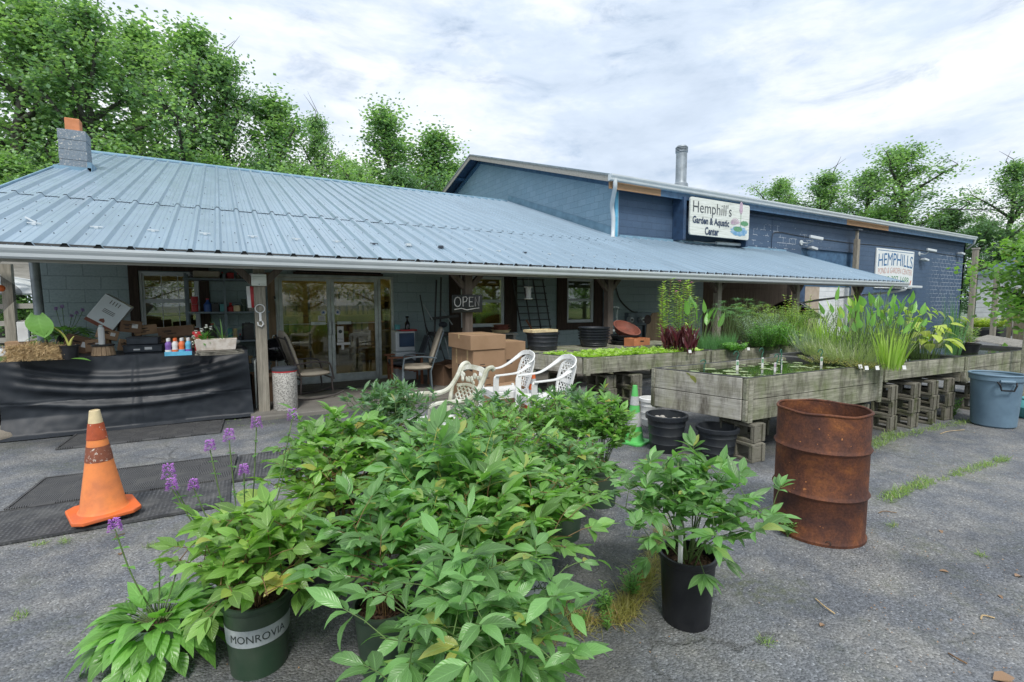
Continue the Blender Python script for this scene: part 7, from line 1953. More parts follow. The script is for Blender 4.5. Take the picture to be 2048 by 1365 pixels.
# electric meters
t = thing('meter_cabinet', 'grey electric meter cabinet with two round meters on the porch wall', 'meter cabinet', (9.7, 9.7, 1.2))
a = ony(1250, 652, 9.72); b = ony(1296, 625, 9.72)
mb = MB(); mb.box((a.x, 9.6, a.z), (b.x, 9.748, b.z)); mb.build('cabinet', M['grey_metal'], t, w=True, bevel=.01)
for u in (1258, 1281):
    c_ = ony(u, 640, 9.6); mb = MB(); mb.lathe([(.085, 0), (.085, .05), (.07, .11), (0, .12)], 20, Matrix.Translation((c_.x, 9.6, c_.z)) @ Matrix.Rotation(PI/2, 4, 'X')); g_ = mb.build('meter', M['alu'], t, w=True, smooth=True)
    mb = MB(); mb.box((c_.x-.04, 9.478, c_.z-.02), (c_.x+.04, 9.482, c_.z+.02)); mb.build('dial', M['ink'], g_, w=True)
for k, u in enumerate((1250, 1268, 1285)):
    c_ = ony(u, 652, 9.7); c2 = ony(u+11, 652, 9.7); mb = MB(); mb.box((c_.x+.02, 9.62, .35), (c2.x+.03, 9.748, a.z-.005)); mb.build('panel', M['grey_metal'], t, w=True, bevel=.008)
mb = MB(); mb.tube(interp_path([ony(1230, 570, 9.72), ony(1240, 600, 9.72), ony(1262, 622, 9.72), ony(1275, 625, 9.72)], 5), .018, 6); mb.build('cable', M['rubber'], t, w=True)
mb = MB(); mb.tube([ony(1208, 560, 9.68), ony(1207, 690, 9.68)], .03, 6); mb.build('conduit', M['grey_metal'], t, w=True)
# hand truck
t = thing('hand_truck', 'metal hand truck with a looped handle standing beside the third post', 'hand truck', (7.0, 7.95, .06))
for s in (-1, 1): mb = MB(); mb.tube(interp_path([(7.12+s*.17, 7.9, .15), (7.12+s*.17, 7.95, 1.3), (7.12+s*.12, 7.85, 1.47), (7.12, 7.82, 1.49)], 4), .016, 6); mb.build('rail', M['alu'], t, w=True)
for z in (.4, .75, 1.0): mb = MB(); mb.bar((6.95, 7.93, z), (7.29, 7.93, z), .03, .03); mb.build('crossbar', M['alu'], t, w=True)
mb = MB(); mb.box((6.9, 7.72, .98), (7.36, 7.9, 1.02)); mb.build('shelf', M['alu'], t, w=True)
for s in (-1, 1): mb = MB(); mb.lathe([(0, -.03), (.11, -.03), (.13, 0), (.11, .03), (0, .03)], 18, Matrix.Translation((7.12+s*.24, 7.95, .19)) @ Matrix.Rotation(PI/2, 4, 'Y')); mb.build('wheel', M['rubber'], t, w=True, smooth=True)
mb = MB(); mb.box((6.93, 7.62, .065), (7.31, 7.9, .08)); mb.build('toe_plate', M['alu'], t, w=True)
# plywood offcut
p = ony(1305, 640, 8.9); t = thing('plywood_offcut', 'curved pale plywood offcut leaning in front of the meter panels', 'board', (p.x, 8.9, .06)); a = ony(1292, 700, 8.9); b = ony(1325, 700, 8.9); cc = ony(1308, 625, 8.9)
mb = MB(); mb.prism([(a.x-.1, .065), (b.x+.2, .065), (b.x+.05, cc.z-.3), ((a.x+b.x)/2+.1, cc.z), ((a.x+b.x)/2-.12, cc.z-.02), (a.x, cc.z-.3)], .02, XZ(8.9)); mb.build('board', M['ply_pale'], t, w=True)
mb = MB(); mb.lathe([(0, 0), (.12, 0), (.12, .01), (0, .01)], 14, Matrix.Translation((a.x, 8.87, cc.z-.18)) @ Matrix.Rotation(PI/2, 4, 'X')); mb.build('knot', M['ink'], t, w=True)
# folded patio umbrella/wheelbarrow dark shape near the white door
p = ony(1640, 600, 8.8); t = thing('upturned_barrow', 'black upturned wheelbarrow tray resting high behind the back bed plants', 'wheelbarrow', (p.x, 8.8, 1.0))
a = ony(1557, 612, 8.8); b = ony(1622, 600, 8.8)
mb = MB(); mb.grid(lambda u, v: Vector((a.x+(b.x-a.x)*u*(1.3), 8.6+.7*v, 1.1+.62*math.sin(PI*(.15+.8*u))*(.6+.4*math.sin(PI*v))-.15*u)), 16, 8); mb.build('tray', M['gloss_black'], t, w=True, solid=.02, smooth='all')
for s in (8.65, 9.2): mb = MB(); mb.tube([(a.x+.2, s, .06), (a.x+.5, s, 1.3), (b.x+.3, s, 1.35)], .02, 6); mb.build('handle', M['redwood'], t, w=True)
# left end of the porch: grey pipe, netting, timber frame beyond
p = ony(66, 515, 8.9); q = ony(80, 640, 8.9); t = thing('grey_pipe', 'leaning grey pipe pole at the left end of the porch', 'pipe', (q.x, 8.9, 0)); mb = MB(); mb.tube([(q.x+.06, 8.9, 0), (q.x, 8.9, q.z), (p.x, 8.9, p.z+.25)], .055, 12); mb.build('pipe', M['galv'], t, w=True, smooth=True); mb = MB(); mb.lathe([(.09, 0), (.09, .03), (.057, .035)], 12, TR(q.x+.06, 8.9, 0)); mb.build('collar', M['alu'], t, w=True)
t = thing('timber_pergola', 'weathered open timber frame with slats beyond the left end of the porch', 'pergola', (-4.5, 14, 0))
for x, y in ((-3.3, 12), (-4.1, 12.2), (-3.2, 15), (-5.2, 15)): mb = MB(); mb.box((x-.07, y-.07, 0), (x+.07, y+.07, 2.4)); mb.build('post', M['postgrey'], t, w=True)
for k in range(7): mb = MB(); mb.bar((-5.6, 11.7+k*.55, 2.3-.0*k), (-2.5, 11.7+k*.55, 2.3-.05*k), .06, .1); mb.build('slat', M['palewood'], t, w=True)
for z in (.9, 1.2, 1.5): mb = MB(); mb.bar((-4.1, 12.05, z), (-2.6, 12.05, z+.04), .05, .09); mb.build('rail', M['palewood'], t, w=True)
t = thing('white_work_table', 'white topped outdoor table piled with oddments past the porch end', 'table', (-3.2, 10.4, 0)); mb = MB(); mb.box((-4.2, 9.9, .82), (-2.6, 10.8, .86)); mb.build('tabletop', M['whitewood'], t, w=True)
for x in (-4.1, -2.7):
    for y in (10.0, 10.7): mb = MB(); mb.box((x-.03, y-.03, 0), (x+.03, y+.03, .819)); mb.build('leg', M['whitewood'], t, w=True)
t = thing('white_parasol', 'white canvas canopy drooping over the outdoor table past the porch end', 'canopy', (-3.4, 12.8, 0)); mb = MB()
mb.lathe([(1.4, 1.75), (.7, 2.02), (0, 2.15)], 8, TR(-3.9, 13.2, 0)); mb.build('canopy', M['whitewood'], t, w=True, solid=.01); mb = MB(); mb.tube([(-3.9, 13.2, 0), (-3.9, 13.2, 2.14)], .03, 6); mb.build('pole', M['whitewood'], t, w=True)
def net():
    m = Mat('shade_netting'); tr = m.n('ShaderNodeBsdfTransparent'); ms = m.n('ShaderNodeMixShader'); ms.inputs[0].default_value = .62; m.l(tr.outputs[0], ms.inputs[1]); m.l(m.b.outputs[0], ms.inputs[2]); m.l(ms.outputs[0], m.out.inputs['Surface']); m.col((.02, .022, .026)); return m.m
M['net'] = net()
mb = MB(); mb.grid(lambda u, v: Vector((-2.95+.5*u-.1*math.sin(v*5), 9.0+.12*math.sin(u*9+v*4), 2.2-.75*v*(.6+.4*math.sin(u*3)))), 14, 14); o = mb.build('shade_netting', M['net'], None, at=(-2.7, 9, 1.9), smooth='all'); tag(o, 'bunched black shade netting hanging at the left end of the porch', 'netting')
mb = MB(); mb.ball((0, 0, 0), .04, 12, 8); o = mb.build('orange_float', M['orange'], smooth='all'); q = ony(2, 577, 8.0); o.location = q; tag(o, 'small orange ball float hanging at the left frame edge', 'float')
for k, (x, y, z, w, d_, h, mt, lab) in enumerate(((-2.75, 10.3, .86, .3, .25, .14, 'carton', 'brown carton on the outdoor table past the porch end'), (-2.68, 10.2, 1.0, .12, .1, .3, 'paper', 'white upright box beside the grey pipe'), (-2.55, 8.6, .3, .35, .3, .12, 'palewood', 'stack of grey boards at the left end of the trestle table'))):
    carton(lab, (x, y, z), (w, d_, h), .1, mat=mt, tape=False)
t = thing('board_stack', 'stack of rough boards under the left frame edge beside the table', 'boards', (-2.75, 8.3, 0)); 
for k in range(9): mb = MB(); mb.box((-3.3, 8.0+.03*(k % 3), .02+k*.055), (-2.4, 8.5, .02+k*.055+.035)); mb.build('board', M['palewood'], t, w=True)
mb = MB(); mb.tube(interp_path([(-2.52, 7.75, 1.9), (-2.5, 7.75, 1.3), (-2.53, 7.75, .7), (-2.46, 7.72, .2), (-2.5, 7.75, .05)], 5), .012, 6); tag(mb.build('blue_cord', M['bluep'], None, at=(-2.5, 7.75, 1)), 'blue cord hanging down the post at the left frame edge', 'cord')
# leaning frame and carton beside the post
t = thing('window_screen', 'white framed screen leaning behind the porch post at the table end', 'screen', (.38, 7.9, .06)); mb = MB(); framebox(mb, 0, .5, 0, .7, -.01, .01, .035); mb.xform(TR(.33, 7.85, .065, PI/2-.15, 0, 0)); mb.build('screen_frame', M['alu'], t, w=True)
mb = MB(); mb.box((.035, -.002, .035), (.465, .002, .665)); mb.xform(TR(.33, 7.85, .065, PI/2-.15, 0, 0)); mb.build('mesh_panel', M['net'], t, w=True)
carton('open brown carton on the floor between the table and the post', (.42, 8.45, .06), (.3, .3, .45), .2, mat='carton_d', flaps=True)
# ================================================================ PLANTS IN THE BEDS
BZ = .815
GBP = 'marginal plants growing in the raised beds'
def bp_(name, label, px, py, mats, fn, seed, z=BZ, at=None):
    p = onz(px, py, .85) if at is None else Vector((at[0], at[1], 0))
    if at is None and p.x > 6.8 and p.y < 3.0: p = Vector((p.x+.15, max(p.y+.2, 2.93), 0))
    t = thing(name, label, 'plant', (p.x, p.y, z), 0, GBP)
    r = random.Random(seed); lb, sb, fb = MB(), MB(), MB()
    fn(lb, sb, fb, r)
    if sb.v: sb.build('stems', M[mats[1]], t)
    if lb.v: lb.build('foliage', M[mats[0]], t, smooth='all')
    if fb.v: fb.build('flowers', M[mats[2]], t)
    return t
def f_grass(n, R, h, w, lean=.6, spread=.5):
    def f(lb, sb, fb, r):
        for _ in range(n):
            a = r.uniform(0, 6.28); q = R*math.sqrt(r.random()); p = Vector((q*math.cos(a), q*math.sin(a), 0)); a2 = a+r.uniform(-.8, .8); k = spread*r.random()
            leaf(lb, frame_dir(p, Vector((math.cos(a2)*k, math.sin(a2)*k, 1)), r.uniform(-1, 1)), h*r.uniform(.55, 1.1), w*r.uniform(.7, 1.3), lean*r.uniform(.2, 1.8), .3, 5, peak=.15)
    return f
def f_pickerel(n, R, h, L_=.16, W_=.075, spikes=0, face=.3):
    def f(lb, sb, fb, r):
        for k in range(n):
            a = k*2.4; q = R*math.sqrt((k+.5)/n); b = Vector((q*.35*math.cos(a), q*.35*math.sin(a), 0)); hh = h*r.uniform(.55, 1.05)*(1-.25*(q/R)**2); e = Vector((q*math.cos(a)*1.2, q*math.sin(a)*1.2, hh))
            pts = interp_path([b, b.lerp(e, .55)+Vector((0, 0, .04)), e], 4); sb.tube(pts, [.0055-.003*i/(len(pts)-1) for i in range(len(pts))], 5, False)
            d = (e-b).normalized()+Vector((r.uniform(-.3, .3), r.uniform(-.3, .3), .3)); leaf(lb, frame_dir(e, d, r.uniform(-1.5, 1.5)), L_*r.uniform(.7, 1.2), W_*r.uniform(.7, 1.2), r.uniform(-.2, .8), .35, 6, peak=.3)
        for k in range(spikes):
            a = r.uniform(0, 6.28); q = R*.8*r.random(); e = Vector((q*math.cos(a), q*math.sin(a), h*r.uniform(.8, 1.1))); sb.tube([(0, 0, 0), e], .003, 4)
            for j in range(26): aa = r.uniform(0, 6.28); leaf(fb, frame_dir(e+Vector((.007*math.cos(aa), .007*math.sin(aa), r.uniform(-.04, .04))), Vector((math.cos(aa), math.sin(aa), .6))), .011, .008, .2, .3, 2)
    return f
def f_stem(n, R, h, L_, W_, pairs=14, flowers=0, droop=.7, t0=.15, whorl=2):
    def f(lb, sb, fb, r):
        for k in range(n):
            a = k*2.4+r.random(); q = R*math.sqrt((k+.5)/n); hh = h*r.uniform(.7, 1.05); b = Vector((q*.5*math.cos(a), q*.5*math.sin(a), 0)); e = Vector((q*math.cos(a), q*math.sin(a), hh)); pts = interp_path([b, b.lerp(e, .5)+Vector((r.uniform(-.02, .02), r.uniform(-.02, .02), 0)), e], 4); sb.tube(pts, .0035, 4, False)
            for j in range(pairs):
                tt = t0+(1-t0)*(j+1)/pairs; p = b.lerp(e, tt); aa = j*1.57+r.uniform(-.3, .3)
                for s in range(whorl):
                    th = aa+s*2*PI/whorl; leaf(lb, frame_dir(p, Vector((math.cos(th), math.sin(th), .55)), r.uniform(-.4, .4)), L_*(1.15-.5*tt)*r.uniform(.8, 1.2), W_, droop*r.uniform(.5, 1.4), .2, 4)
            if k < flowers:
                for j in range(40): d = Vector((r.gauss(0, 1), r.gauss(0, 1), abs(r.gauss(.4, .6)))).normalized(); leaf(fb, frame_dir(e+Vector((0, 0, .01))+d*.022, d), .016, .013, .2, .2, 2)
    return f
def f_umbrella(n, R, h, L_=.12, W_=.008, k_=16):
    def f(lb, sb, fb, r):
        for k in range(n):
            a = k*2.4; q = R*math.sqrt((k+.5)/n); e = Vector((q*math.cos(a), q*math.sin(a), h*r.uniform(.6, 1.05))); sb.tube([(q*.3*math.cos(a), q*.3*math.sin(a), 0), e], .003, 4, False)
            for j in range(k_): th = 6.283*j/k_+r.uniform(-.1, .1); leaf(lb, frame_dir(e, Vector((math.cos(th), math.sin(th), r.uniform(.0, .7)))), L_*r.uniform(.7, 1.15), W_, r.uniform(.5, 1.4), .2, 4, peak=.3)
    return f
def f_canna(n, R, h):
    def f(lb, sb, fb, r):
        for k in range(n):
            a = k*2.4; q = R*math.sqrt((k+.5)/n); b = Vector((q*math.cos(a), q*math.sin(a), 0)); e = b+Vector((r.uniform(-.02, .02), r.uniform(-.02, .02), h*r.uniform(.4, .7))); sb.tube([b, e], .006, 5, False)
            for j in range(5): th = r.uniform(0, 6.28); leaf(lb, frame_dir(b.lerp(e, .3+.15*j), Vector((math.cos(th)*.35, math.sin(th)*.35, 1)), r.uniform(-2, 2)), h*r.uniform(.35, .6), .035*r.uniform(.7, 1.3), r.uniform(-.1, .6), .5, 5)
    return f
def f_big(n, R, h, L_=.22, W_=.15):
    def f(lb, sb, fb, r):
        for k in range(n):
            a = k*2.4; q = R*math.sqrt((k+.5)/n); hh = h*(.35+.65*r.random()); e = Vector((q*math.cos(a), q*math.sin(a), hh)); sb.tube(interp_path([(e.x*.45, e.y*.45, 0), Vector((e.x*.6, e.y*.6, hh*.6)), e], 4), .0035, 5, False)
            leaf(lb, frame_dir(e, Vector((math.cos(a), math.sin(a), r.uniform(-.9, .2))), r.uniform(-.4, .4)), L_*r.uniform(.6, 1.1), W_*r.uniform(.6, 1.1), r.uniform(.4, 1.2), .18, 7, peak=.3)
    return f
g3 = ('lf_grass', 'stem_green', 'petal_blue')
bp_('burgundy_plant', 'left clump of upright burgundy leaves at the right end of the lettuce bed', 1335, 700, ('lf_red', 'lf_red', 'petal_blue'), f_canna(14, .09, .42), 1)
bp_('burgundy_plant', 'middle clump of upright burgundy leaves in the lettuce bed', 1356, 702, ('lf_red', 'lf_red', 'petal_blue'), f_canna(14, .09, .44), 2)
bp_('burgundy_plant', 'right clump of upright burgundy leaves in the lettuce bed', 1378, 704, ('lf_red', 'lf_red', 'petal_blue'), f_canna(14, .09, .42), 3)
bp_('swamp_milkweed', 'left tall airy milkweed clump behind the burgundy leaves', 1328, 693, ('lf_lime', 'stem_red', 'petal_pink'), f_stem(5, .13, 1.12, .14, .022, 24, 0), 4)
bp_('swamp_milkweed', 'middle tall milkweed with pink flower heads behind the burgundy leaves', 1355, 693, ('lf_lime', 'stem_red', 'petal_pink'), f_stem(5, .12, 1.16, .14, .022, 24, 2), 5)
bp_('swamp_milkweed', 'right tall milkweed with one fading pink head behind the burgundy leaves', 1380, 693, ('lf_lime', 'stem_red', 'petal_pink'), f_stem(5, .14, 1.1, .14, .022, 24, 1), 6)
bp_('pickerelweed', 'tall plant with broad upright leaves right of the milkweed', 1402, 696, ('lf_bright', 'stem_green', 'petal_blue'), f_pickerel(11, .22, .85, .24, .1), 7)
bp_('lime_leaf_plant', 'light green leafy plant among the milkweed stems', 1362, 694, ('lf_lime', 'stem_green', 'petal_blue'), f_big(14, .2, .5, .13, .06), 8)
bp_('rush_clump', 'left fine green rush clump at the front of the back bed', 1412, 698, ('lf_grass_d', 'stem_green', 'petal_blue'), f_grass(420, .16, .32, .005, .2, .3), 9)
bp_('rush_clump', 'right fine green rush clump at the front of the back bed', 1448, 696, ('lf_grass_d', 'stem_green', 'petal_blue'), f_grass(420, .17, .32, .005, .2, .3), 10)
bp_('umbrella_grass', 'airy umbrella grass at the back left of the rush bed', 1455, 684, ('lf_grass_d', 'stem_green', 'petal_blue'), f_umbrella(44, .42, .72), 11)
bp_('umbrella_grass', 'green umbrella grass tuft in the middle of the rush bed', 1500, 682, ('lf_grass', 'stem_green', 'petal_blue'), f_umbrella(44, .42, .70), 12)
bp_('umbrella_grass', 'dark umbrella grass in front of the plywood store', 1475, 678, ('lf_grass_d', 'stem_green', 'petal_blue'), f_umbrella(34, .42, .82), 13)
bp_('silver_plant', 'pale grey misty plant in the middle of the rush bed', 1516, 690, ('lf_pale', 'stem_green', 'petal_blue'), f_stem(60, .42, .54, .06, .016, 18, 0, .4), 14)
bp_('silver_plant', 'second pale grey plant behind the green tufts', 1540, 684, ('lf_pale', 'stem_green', 'petal_blue'), f_stem(50, .4, .56, .06, .016, 18, 0, .4), 15)
bp_('leafy_marginal', 'bright green low mound hanging over the edge of the rush bed', 1470, 700, ('lf_bright', 'stem_green', 'petal_blue'), f_stem(22, .2, .14, .06, .03, 8, 0), 16)
bp_('leafy_marginal', 'mid green mint-like bush near the right end of the rush bed', 1548, 694, ('lf_bright', 'stem_green', 'petal_blue'), f_stem(54, .34, .42, .06, .03, 14, 0), 17)
bp_('leafy_marginal', 'dense dark green bush beside the mint-like one', 1528, 696, ('lf_mid', 'stem_green', 'petal_blue'), f_stem(44, .3, .36, .06, .024, 13, 0), 18)
bp_('leafy_marginal', 'broad light leaved plant at the corner of the rush bed', 1575, 692, ('lf_lime', 'stem_green', 'petal_blue'), f_big(22, .22, .3, .13, .06), 19)
bp_('yellow_leaf_shrub', 'airy yellow-green shrub rising in front of the black barrow', 1590, 684, ('lf_lime', 'stem_red', 'petal_blue'), f_stem(8, .3, .88, .07, .028, 16, 0), 20)
bp_('feathery_plant', 'feathery yellow-green plant at the middle of the far bed', 1560, 682, ('lf_lime', 'stem_green', 'petal_blue'), f_stem(70, .6, .70, .09, .013, 20, 0, .9), 21)
bp_('feathery_plant', 'feathery olive plant right of the yellow-green one in the far bed', 1610, 684, ('lf_grass', 'stem_green', 'petal_blue'), f_stem(70, .6, .68, .09, .013, 20, 0, .9), 22)
bp_('red_grass', 'thin reddish grass blades in front of the plywood wall', 1548, 678, ('lf_red', 'stem_green', 'petal_blue'), f_grass(60, .16, .72, .012, .2, .3), 23)
bp_('grass_clump', 'tall green grass clump behind the milkweed bed', 1590, 690, g3, f_grass(120, .25, .6, .01, .6, .5), 24)
bp_('variegated_sedge', 'white-striped sedge at the left end of the pickerelweed bed', 1635, 708, ('lf_var', 'stem_green', 'petal_blue'), f_grass(240, .16, .34, .009, .9, .6), 25)
bp_('variegated_sedge', 'pale blue-green sedge behind the striped one', 1622, 700, ('lf_pale', 'stem_green', 'petal_blue'), f_grass(240, .2, .42, .01, .7, .6), 26)
bp_('iris_clump', 'yellow-green sword-leaved clump at the back of the pickerelweed bed', 1655, 702, ('lf_lime', 'stem_green', 'petal_purple'), f_grass(70, .16, .62, .026, .35, .5), 27)
bp_('pickerelweed', 'three tall pickerelweed leaves standing against the white door', 1676, 706, ('lf_bright', 'stem_green', 'petal_blue'), f_pickerel(9, .2, .98, .2, .085, 1), 28)
bp_('tangled_grass', 'tangle of variegated thin grass left of the pickerelweed', 1700, 722, ('lf_var', 'stem_green', 'petal_blue'), f_grass(420, .3, .42, .007, 1.1, .9), 29)
bp_('tangled_grass', 'green tangled grass at the back of the pickerelweed bed', 1715, 706, ('lf_grass', 'stem_green', 'petal_blue'), f_grass(360, .35, .6, .008, .9, .7), 30)
bp_('sedum_mat', 'orange and lime creeping sedum along the edge of the lily bed', 1650, 722, ('lf_orange', 'stem_green', 'petal_blue'), f_stem(60, .34, .09, .03, .01, 8, 0), 31)
bp_('sedum_mat', 'orange and lime creeping sedum at the near corner by the pickerelweed', 1720, 733, ('lf_orange', 'stem_green', 'petal_blue'), f_stem(60, .24, .09, .03, .01, 8, 0), 32)
bp_('pickerelweed', 'left big pickerelweed clump with blue spikes at the front of the right bed', 1762, 732, ('lf_bright', 'stem_green', 'petal_blue'), f_pickerel(26, .3, .86, .17, .07, 3), 33, at=(7.12, 3.0))
bp_('pickerelweed', 'right big pickerelweed clump at the front of the right bed', 1805, 738, ('lf_bright', 'stem_green', 'petal_blue'), f_pickerel(22, .26, .84, .17, .07, 3), 34, at=(7.6, 2.95))
bp_('pickerelweed', 'narrow-leaved pickerelweed behind the two big clumps', 1785, 720, ('lf_lime', 'stem_green', 'petal_blue'), f_pickerel(22, .34, .8, .17, .05, 3), 35, at=(7.45, 3.35))
bp_('sweet_flag', 'bunch of upright lime sword leaves between the big pickerelweeds', 1782, 736, ('lf_lime', 'stem_green', 'petal_blue'), f_grass(60, .1, .62, .02, .25, .35), 36)
bp_('taro_plant', 'yellowing big-leaved taro at the right end of the pickerelweed bed', 1852, 732, ('lf_lime_y', 'stem_green', 'petal_blue'), f_big(46, .34, .62, .18, .11), 57, at=(8.42, 2.93))
bp_('lime_hydrangea', 'fresh lime leaved shrub above the yellowing taro', 1862, 722, ('lf_lime', 'stem_green', 'petal_blue'), f_big(46, .34, .74, .16, .10), 38, at=(8.5, 3.2))
bp_('brown_plume_grass', 'tall grass with brown plumes against the far navy wall', 1840, 712, ('lf_grass', 'stem_green', 'petal_blue'), f_grass(90, .25, 1.05, .009, .35, .35), 39, at=(8.35, 3.55))
bp_('tall_rush', 'tall thin rushes at the right end of the pickerelweed bed', 1908, 722, ('lf_grass_d', 'stem_green', 'petal_blue'), f_grass(120, .1, .92, .006, .1, .22), 40, at=(8.95, 2.8))
bp_('elephant_ear', 'single dark arrow leaf leaning out right of the rushes', 1900, 716, ('lf_mid', 'stem_green', 'petal_blue'), lambda lb, sb, fb, r: (sb.tube(interp_path([(0, 0, 0), (.12, .02, .3), (.2, .02, .47)], 5), .006, 6), leaf(lb, frame_dir(Vector((.17, .02, .47)), Vector((1, -.2, .0))), .34, .13, .25, .3, 7, peak=.25)), 41, at=(8.7, 2.8))
c = thing('pot_plant', 'black pot of small green foliage standing in the liner bed by the gravel', 'plant', tuple(onz(1932, 706, .8)), 0, GBP); c.location.z = .79; pot(c, .17, .16, 'black_plastic'); lb = MB(); sb = MB(); f_stem(16, .16, .3, .07, .02, 10, 0)(lb, sb, None, random.Random(3)); lb.v = [(a, b, c_+.12) for a, b, c_ in lb.v]; lb.build('foliage', M['lf_grass'], c)
c = thing('fern_basket', 'yellow flowering plants in a black trough beside the far white trailer', 'plant', tuple(onz(1965, 672)), 0); lb = MB(); sb = MB(); f_stem(60, .9, .5, .2, .06, 10, 0)(lb, sb, None, random.Random(3)); lb.v = [(a, b, c_+.3) for a, b, c_ in lb.v]; lb.build('foliage', M['lf_lime_y'], c); mb = MB(); mb.box((-.8, -.8, 0), (.8, .8, .35)); mb.build('trough', M['black_plastic'], c, bevel=.05)
# floating lettuce, one dense mat
lb = MB(); r = random.Random(77)
P0, P1, P3 = Vector((4.22, 5.2, 0)), Vector((6.4, 5.0, 0)), Vector((3.95, 5.93, 0))
for k in range(420):
    u, v = r.random(), r.random()
    p = P0+(P1-P0)*u+(P3-P0)*v; p.z = BZ-.005
    for j in range(7):
        th = j*.9+r.uniform(-.3, .3); el = r.uniform(.25, 1.1); leaf(lb, frame_dir(p, Vector((math.cos(th)*math.cos(el), math.sin(th)*math.cos(el), math.sin(el)))), r.uniform(.06, .11), r.uniform(.05, .08), r.uniform(.2, .9), .2, 3, peak=.6, tipw=.5)
stuff(lb.build('water_lettuce', M['lf_lime'], None, smooth='all'), 'mat of bright green floating water lettuce filling the bed behind the white chairs')
# water lilies
rs = random.Random(5)
cents = [(4.75, 3.25), (5.3, 3.15), (5.0, 3.62), (5.75, 3.35), (6.2, 3.1), (5.55, 3.72), (6.2, 3.65), (4.6, 3.72)]
labs = ['nearest the front corner', 'along the near plank', 'left of the middle', 'at the middle', 'near the right end', 'at the back middle', 'at the back right corner', 'at the back left corner']
for (x, y), lab in zip(cents, labs):
    t = thing('water_lily', 'water lily pads '+lab+' of the lily bed', 'water lily', (x, y, .8), 0, 'water lilies floating in the front bed')
    k = 0; done = []
    for _ in range(60):
        if k >= 9: break
        a, q = rs.uniform(0, 6.28), .27*math.sqrt(rs.random()); R_ = rs.uniform(.035, .075); px, py = q*math.cos(a)*1.2, q*math.sin(a)*.85
        if any((px-b)**2+(py-c_)**2 < (R_+d)**2*.72 for b, c_, d in done): continue
        done.append((px, py, R_)); mb = MB(); n = 20; th = rs.uniform(0, 6.28)
        pts = [(px, py, .0)]+[(px+R_*math.cos(th+.25+5.9*j/n), py+R_*math.sin(th+.25+5.9*j/n), .002+.004*abs(math.sin(j*1.3+k))) for j in range(n+1)]
        mb.add([(a_, b, c_+.0018*k) for a_, b, c_ in pts], [(0, j+1, j+2) for j in range(n)]); mb.build('pad', M['lf_pad'], t); k += 1
# green hooks with white plant tags
hooks = [(1408, 745, .14), (1473, 742, .22), (1523, 738, .24), (1548, 745, .2), (1561, 742, .24), (1641, 732, .2)]
for k, (u, v, h) in enumerate(hooks):
    p = onz(u, v, .8); t = thing('basket_hook', ['short green hook at the left end of the lily bed', 'first tagged green hook from the left in the lily bed', 'second tagged green hook from the left in the lily bed', 'slanted hook with a pink flower tag in the lily bed', 'tallest green hook just right of the slanted one', 'tagged green hook near the right end of the lily bed'][k], 'plant hook', (p.x, p.y, .79), rs.uniform(-.4, .4), 'green hanging-basket hooks in the lily bed')
    lean = .05 if k == 3 else 0
    mb = MB(); mb.tube(interp_path([(0, 0, 0), (lean, 0, h*.7), (lean+.02, 0, h*.9), (lean+.0, 0, h*1.08), (lean-.035, 0, h*1.05), (lean-.05, 0, h*.92)], 5), .006, 6); mb.build('hook', M['stem_dk'] if 'stem_dk' in M else M['shade_green'], t, smooth='all')
    if k: 
        mb = MB(); mb.box((-.018, -.012, .02), (.018, -.009, h*.62)); tg = mb.build('tag', M['paper'], t)
        mb = MB(); mb.box((-.014, -.0135, h*.35), (.014, -.0125, h*.55)); mb.build('picture', M['sign_pink'] if k == 3 else M['sign_green'], tg)
for k, (u, v) in enumerate(((1732, 735), (1745, 738), (1767, 738), (1822, 737), (1608, 689), (1618, 690), (1380, 702), (1497, 697))):
    p = onz(u, v, .88); p.y += .1 if p.y < 3 else 0; p.x += .1 if p.y < 3 else 0; mb = MB(); mb.cbox((0, 0, 0), (.045, .004, .045)); o = mb.build('plant_tag', M['paper']); o.location = (p.x, p.y, .87); o.rotation_euler = (-.3, 0, -.4)
    tag(o, ['white tag at the left of the pickerelweed front edge', 'second white tag along the pickerelweed front edge', 'white tag at the foot of the left pickerelweed clump', 'white tag at the foot of the right pickerelweed clump', 'small grey tag on the rim of the far plank bed', 'second small tag on the rim of the far plank bed', 'white tag by the burgundy leaves', 'white tag on the edge of the rush bed'][k], 'plant tag', 'small white plant tags')
mb = MB(); mb.lathe([(0, 0), (.05, 0)], 16, Matrix.Translation((0, 0, 0)) @ Matrix.Rotation(rad(70), 4, 'Y')); mb.lathe([(0, 0), (.045, 0)], 16, Matrix.Translation((.0, -.07, -.02)) @ Matrix.Rotation(rad(75), 4, 'Y'))
p = onz(1330, 750, .82); o = mb.build('yellow_lily_pads', M['stem_yellow'], None); o.location = (4.29, 3.55, .80); tag(o, 'two yellowed lily pads hanging over the left plank of the lily bed', 'leaf')
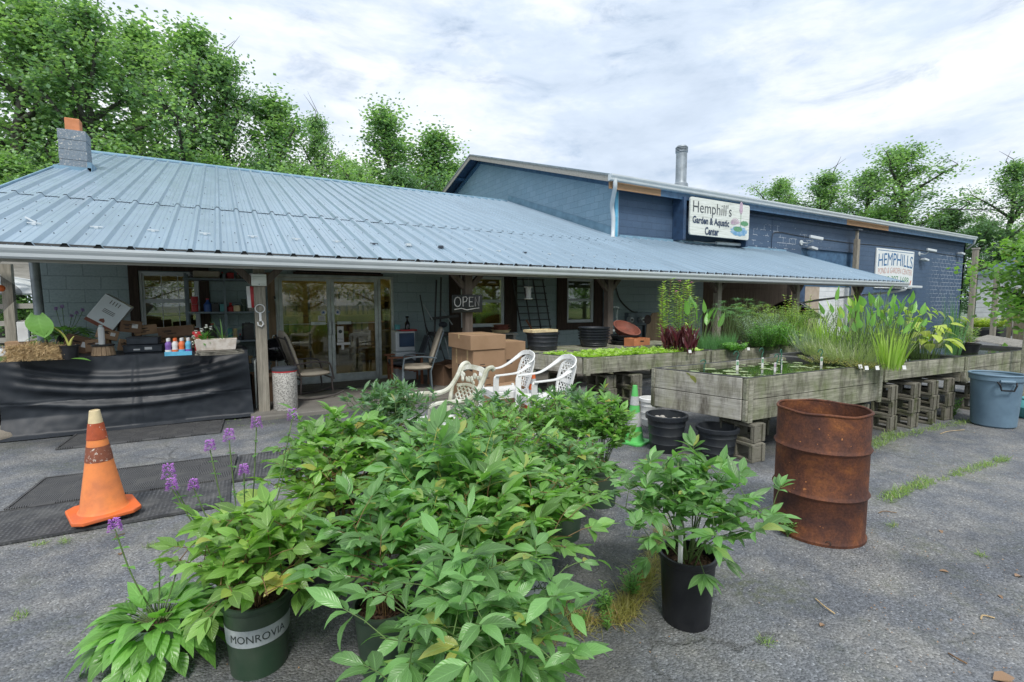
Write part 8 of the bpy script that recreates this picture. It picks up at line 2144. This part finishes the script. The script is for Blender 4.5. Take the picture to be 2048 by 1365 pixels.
# ================================================================ DOG behind the right-hand door
t = thing('dog', 'small shaggy grey dog sitting behind the right glass door looking out', 'dog', (2.28, 10.15, .062), rad(-12))
verts = [(0, .10, .13), (0, .02, .22), (0, -.06, .31), (0, -.09, .39), (0, -.115, .44), (0, -.19, .425),   # 0 pelvis .. 3 neck 4 head 5 muzzle
         (-.06, -.07, .26), (-.062, -.10, .12), (-.062, -.13, .02), (.06, -.07, .26), (.062, -.10, .12), (.062, -.13, .02),  # front legs
         (-.09, .06, .12), (-.10, -.04, .09), (-.10, -.02, .03), (-.10, -.09, .02), (.09, .06, .12), (.10, -.04, .09), (.10, -.02, .03), (.10, -.09, .02),
         (0, .18, .08), (.05, .25, .06)]
edges = [(0,1),(1,2),(2,3),(3,4),(4,5),(2,6),(6,7),(7,8),(2,9),(9,10),(10,11),(0,12),(12,13),(13,14),(14,15),(0,16),(16,17),(17,18),(18,19),(0,20),(20,21)]
radii = [.10, .105, .095, .07, .078, .038, .05, .03, .026, .05, .03, .026, .065, .05, .03, .024, .065, .05, .03, .024, .03, .015]
me = bpy.data.meshes.new('body'); me.from_pydata(verts, edges, []); me.materials.append(simple('shaggy_grey_fur', (.34, .31, .27), .95, 0, (.09, .08, .075), 14, .6, .1, 70, .012))
o = bpy.data.objects.new('body', me); col.objects.link(o); o.parent = t
md = o.modifiers.new('skin', 'SKIN'); sv = me.skin_vertices[0].data
for i, r_ in enumerate(radii): sv[i].radius = (r_, r_)
sv[0].use_root = True
o.modifiers.new('sub', 'SUBSURF').render_levels = 2; o.modifiers['sub'].levels = 2
for p in me.polygons: p.use_smooth = True
for s in (-1, 1):
    mb = MB(); leaf(mb, frame_dir(Vector((s*.05, -.09, .49)), Vector((s*.5, -.3, .35)), s*.5), .08, .05, 1.6, .2, 5); mb.build('ear', M['charcoal'], t, solid=.008, smooth='all')
    mb = MB(); mb.ball((s*.03, -.178, .462), .0095, 10, 8); mb.build('eye', M['gloss_black'], t, smooth='all')
mb = MB(); mb.ball((0, -.232, .43), .015, 10, 8, (1.1, .8, .8)); mb.build('nose', M['gloss_black'], t, smooth='all')
mb = MB(); rs = random.Random(1)
for k in range(700):
    i = rs.choice((0, 1, 2, 3, 4, 4, 5)); d = Vector((rs.gauss(0, 1), rs.gauss(0, 1), rs.gauss(0, 1))).normalized(); q = Vector(verts[i])+d*radii[i]*.95; e = q+d*.025+Vector((0, -.004, -.015)); sd_ = d.orthogonal().normalized()*.003
    mb.add([q-sd_, q+sd_, e], [(0, 1, 2)])
mb.build('fur', o.data.materials[0], t)
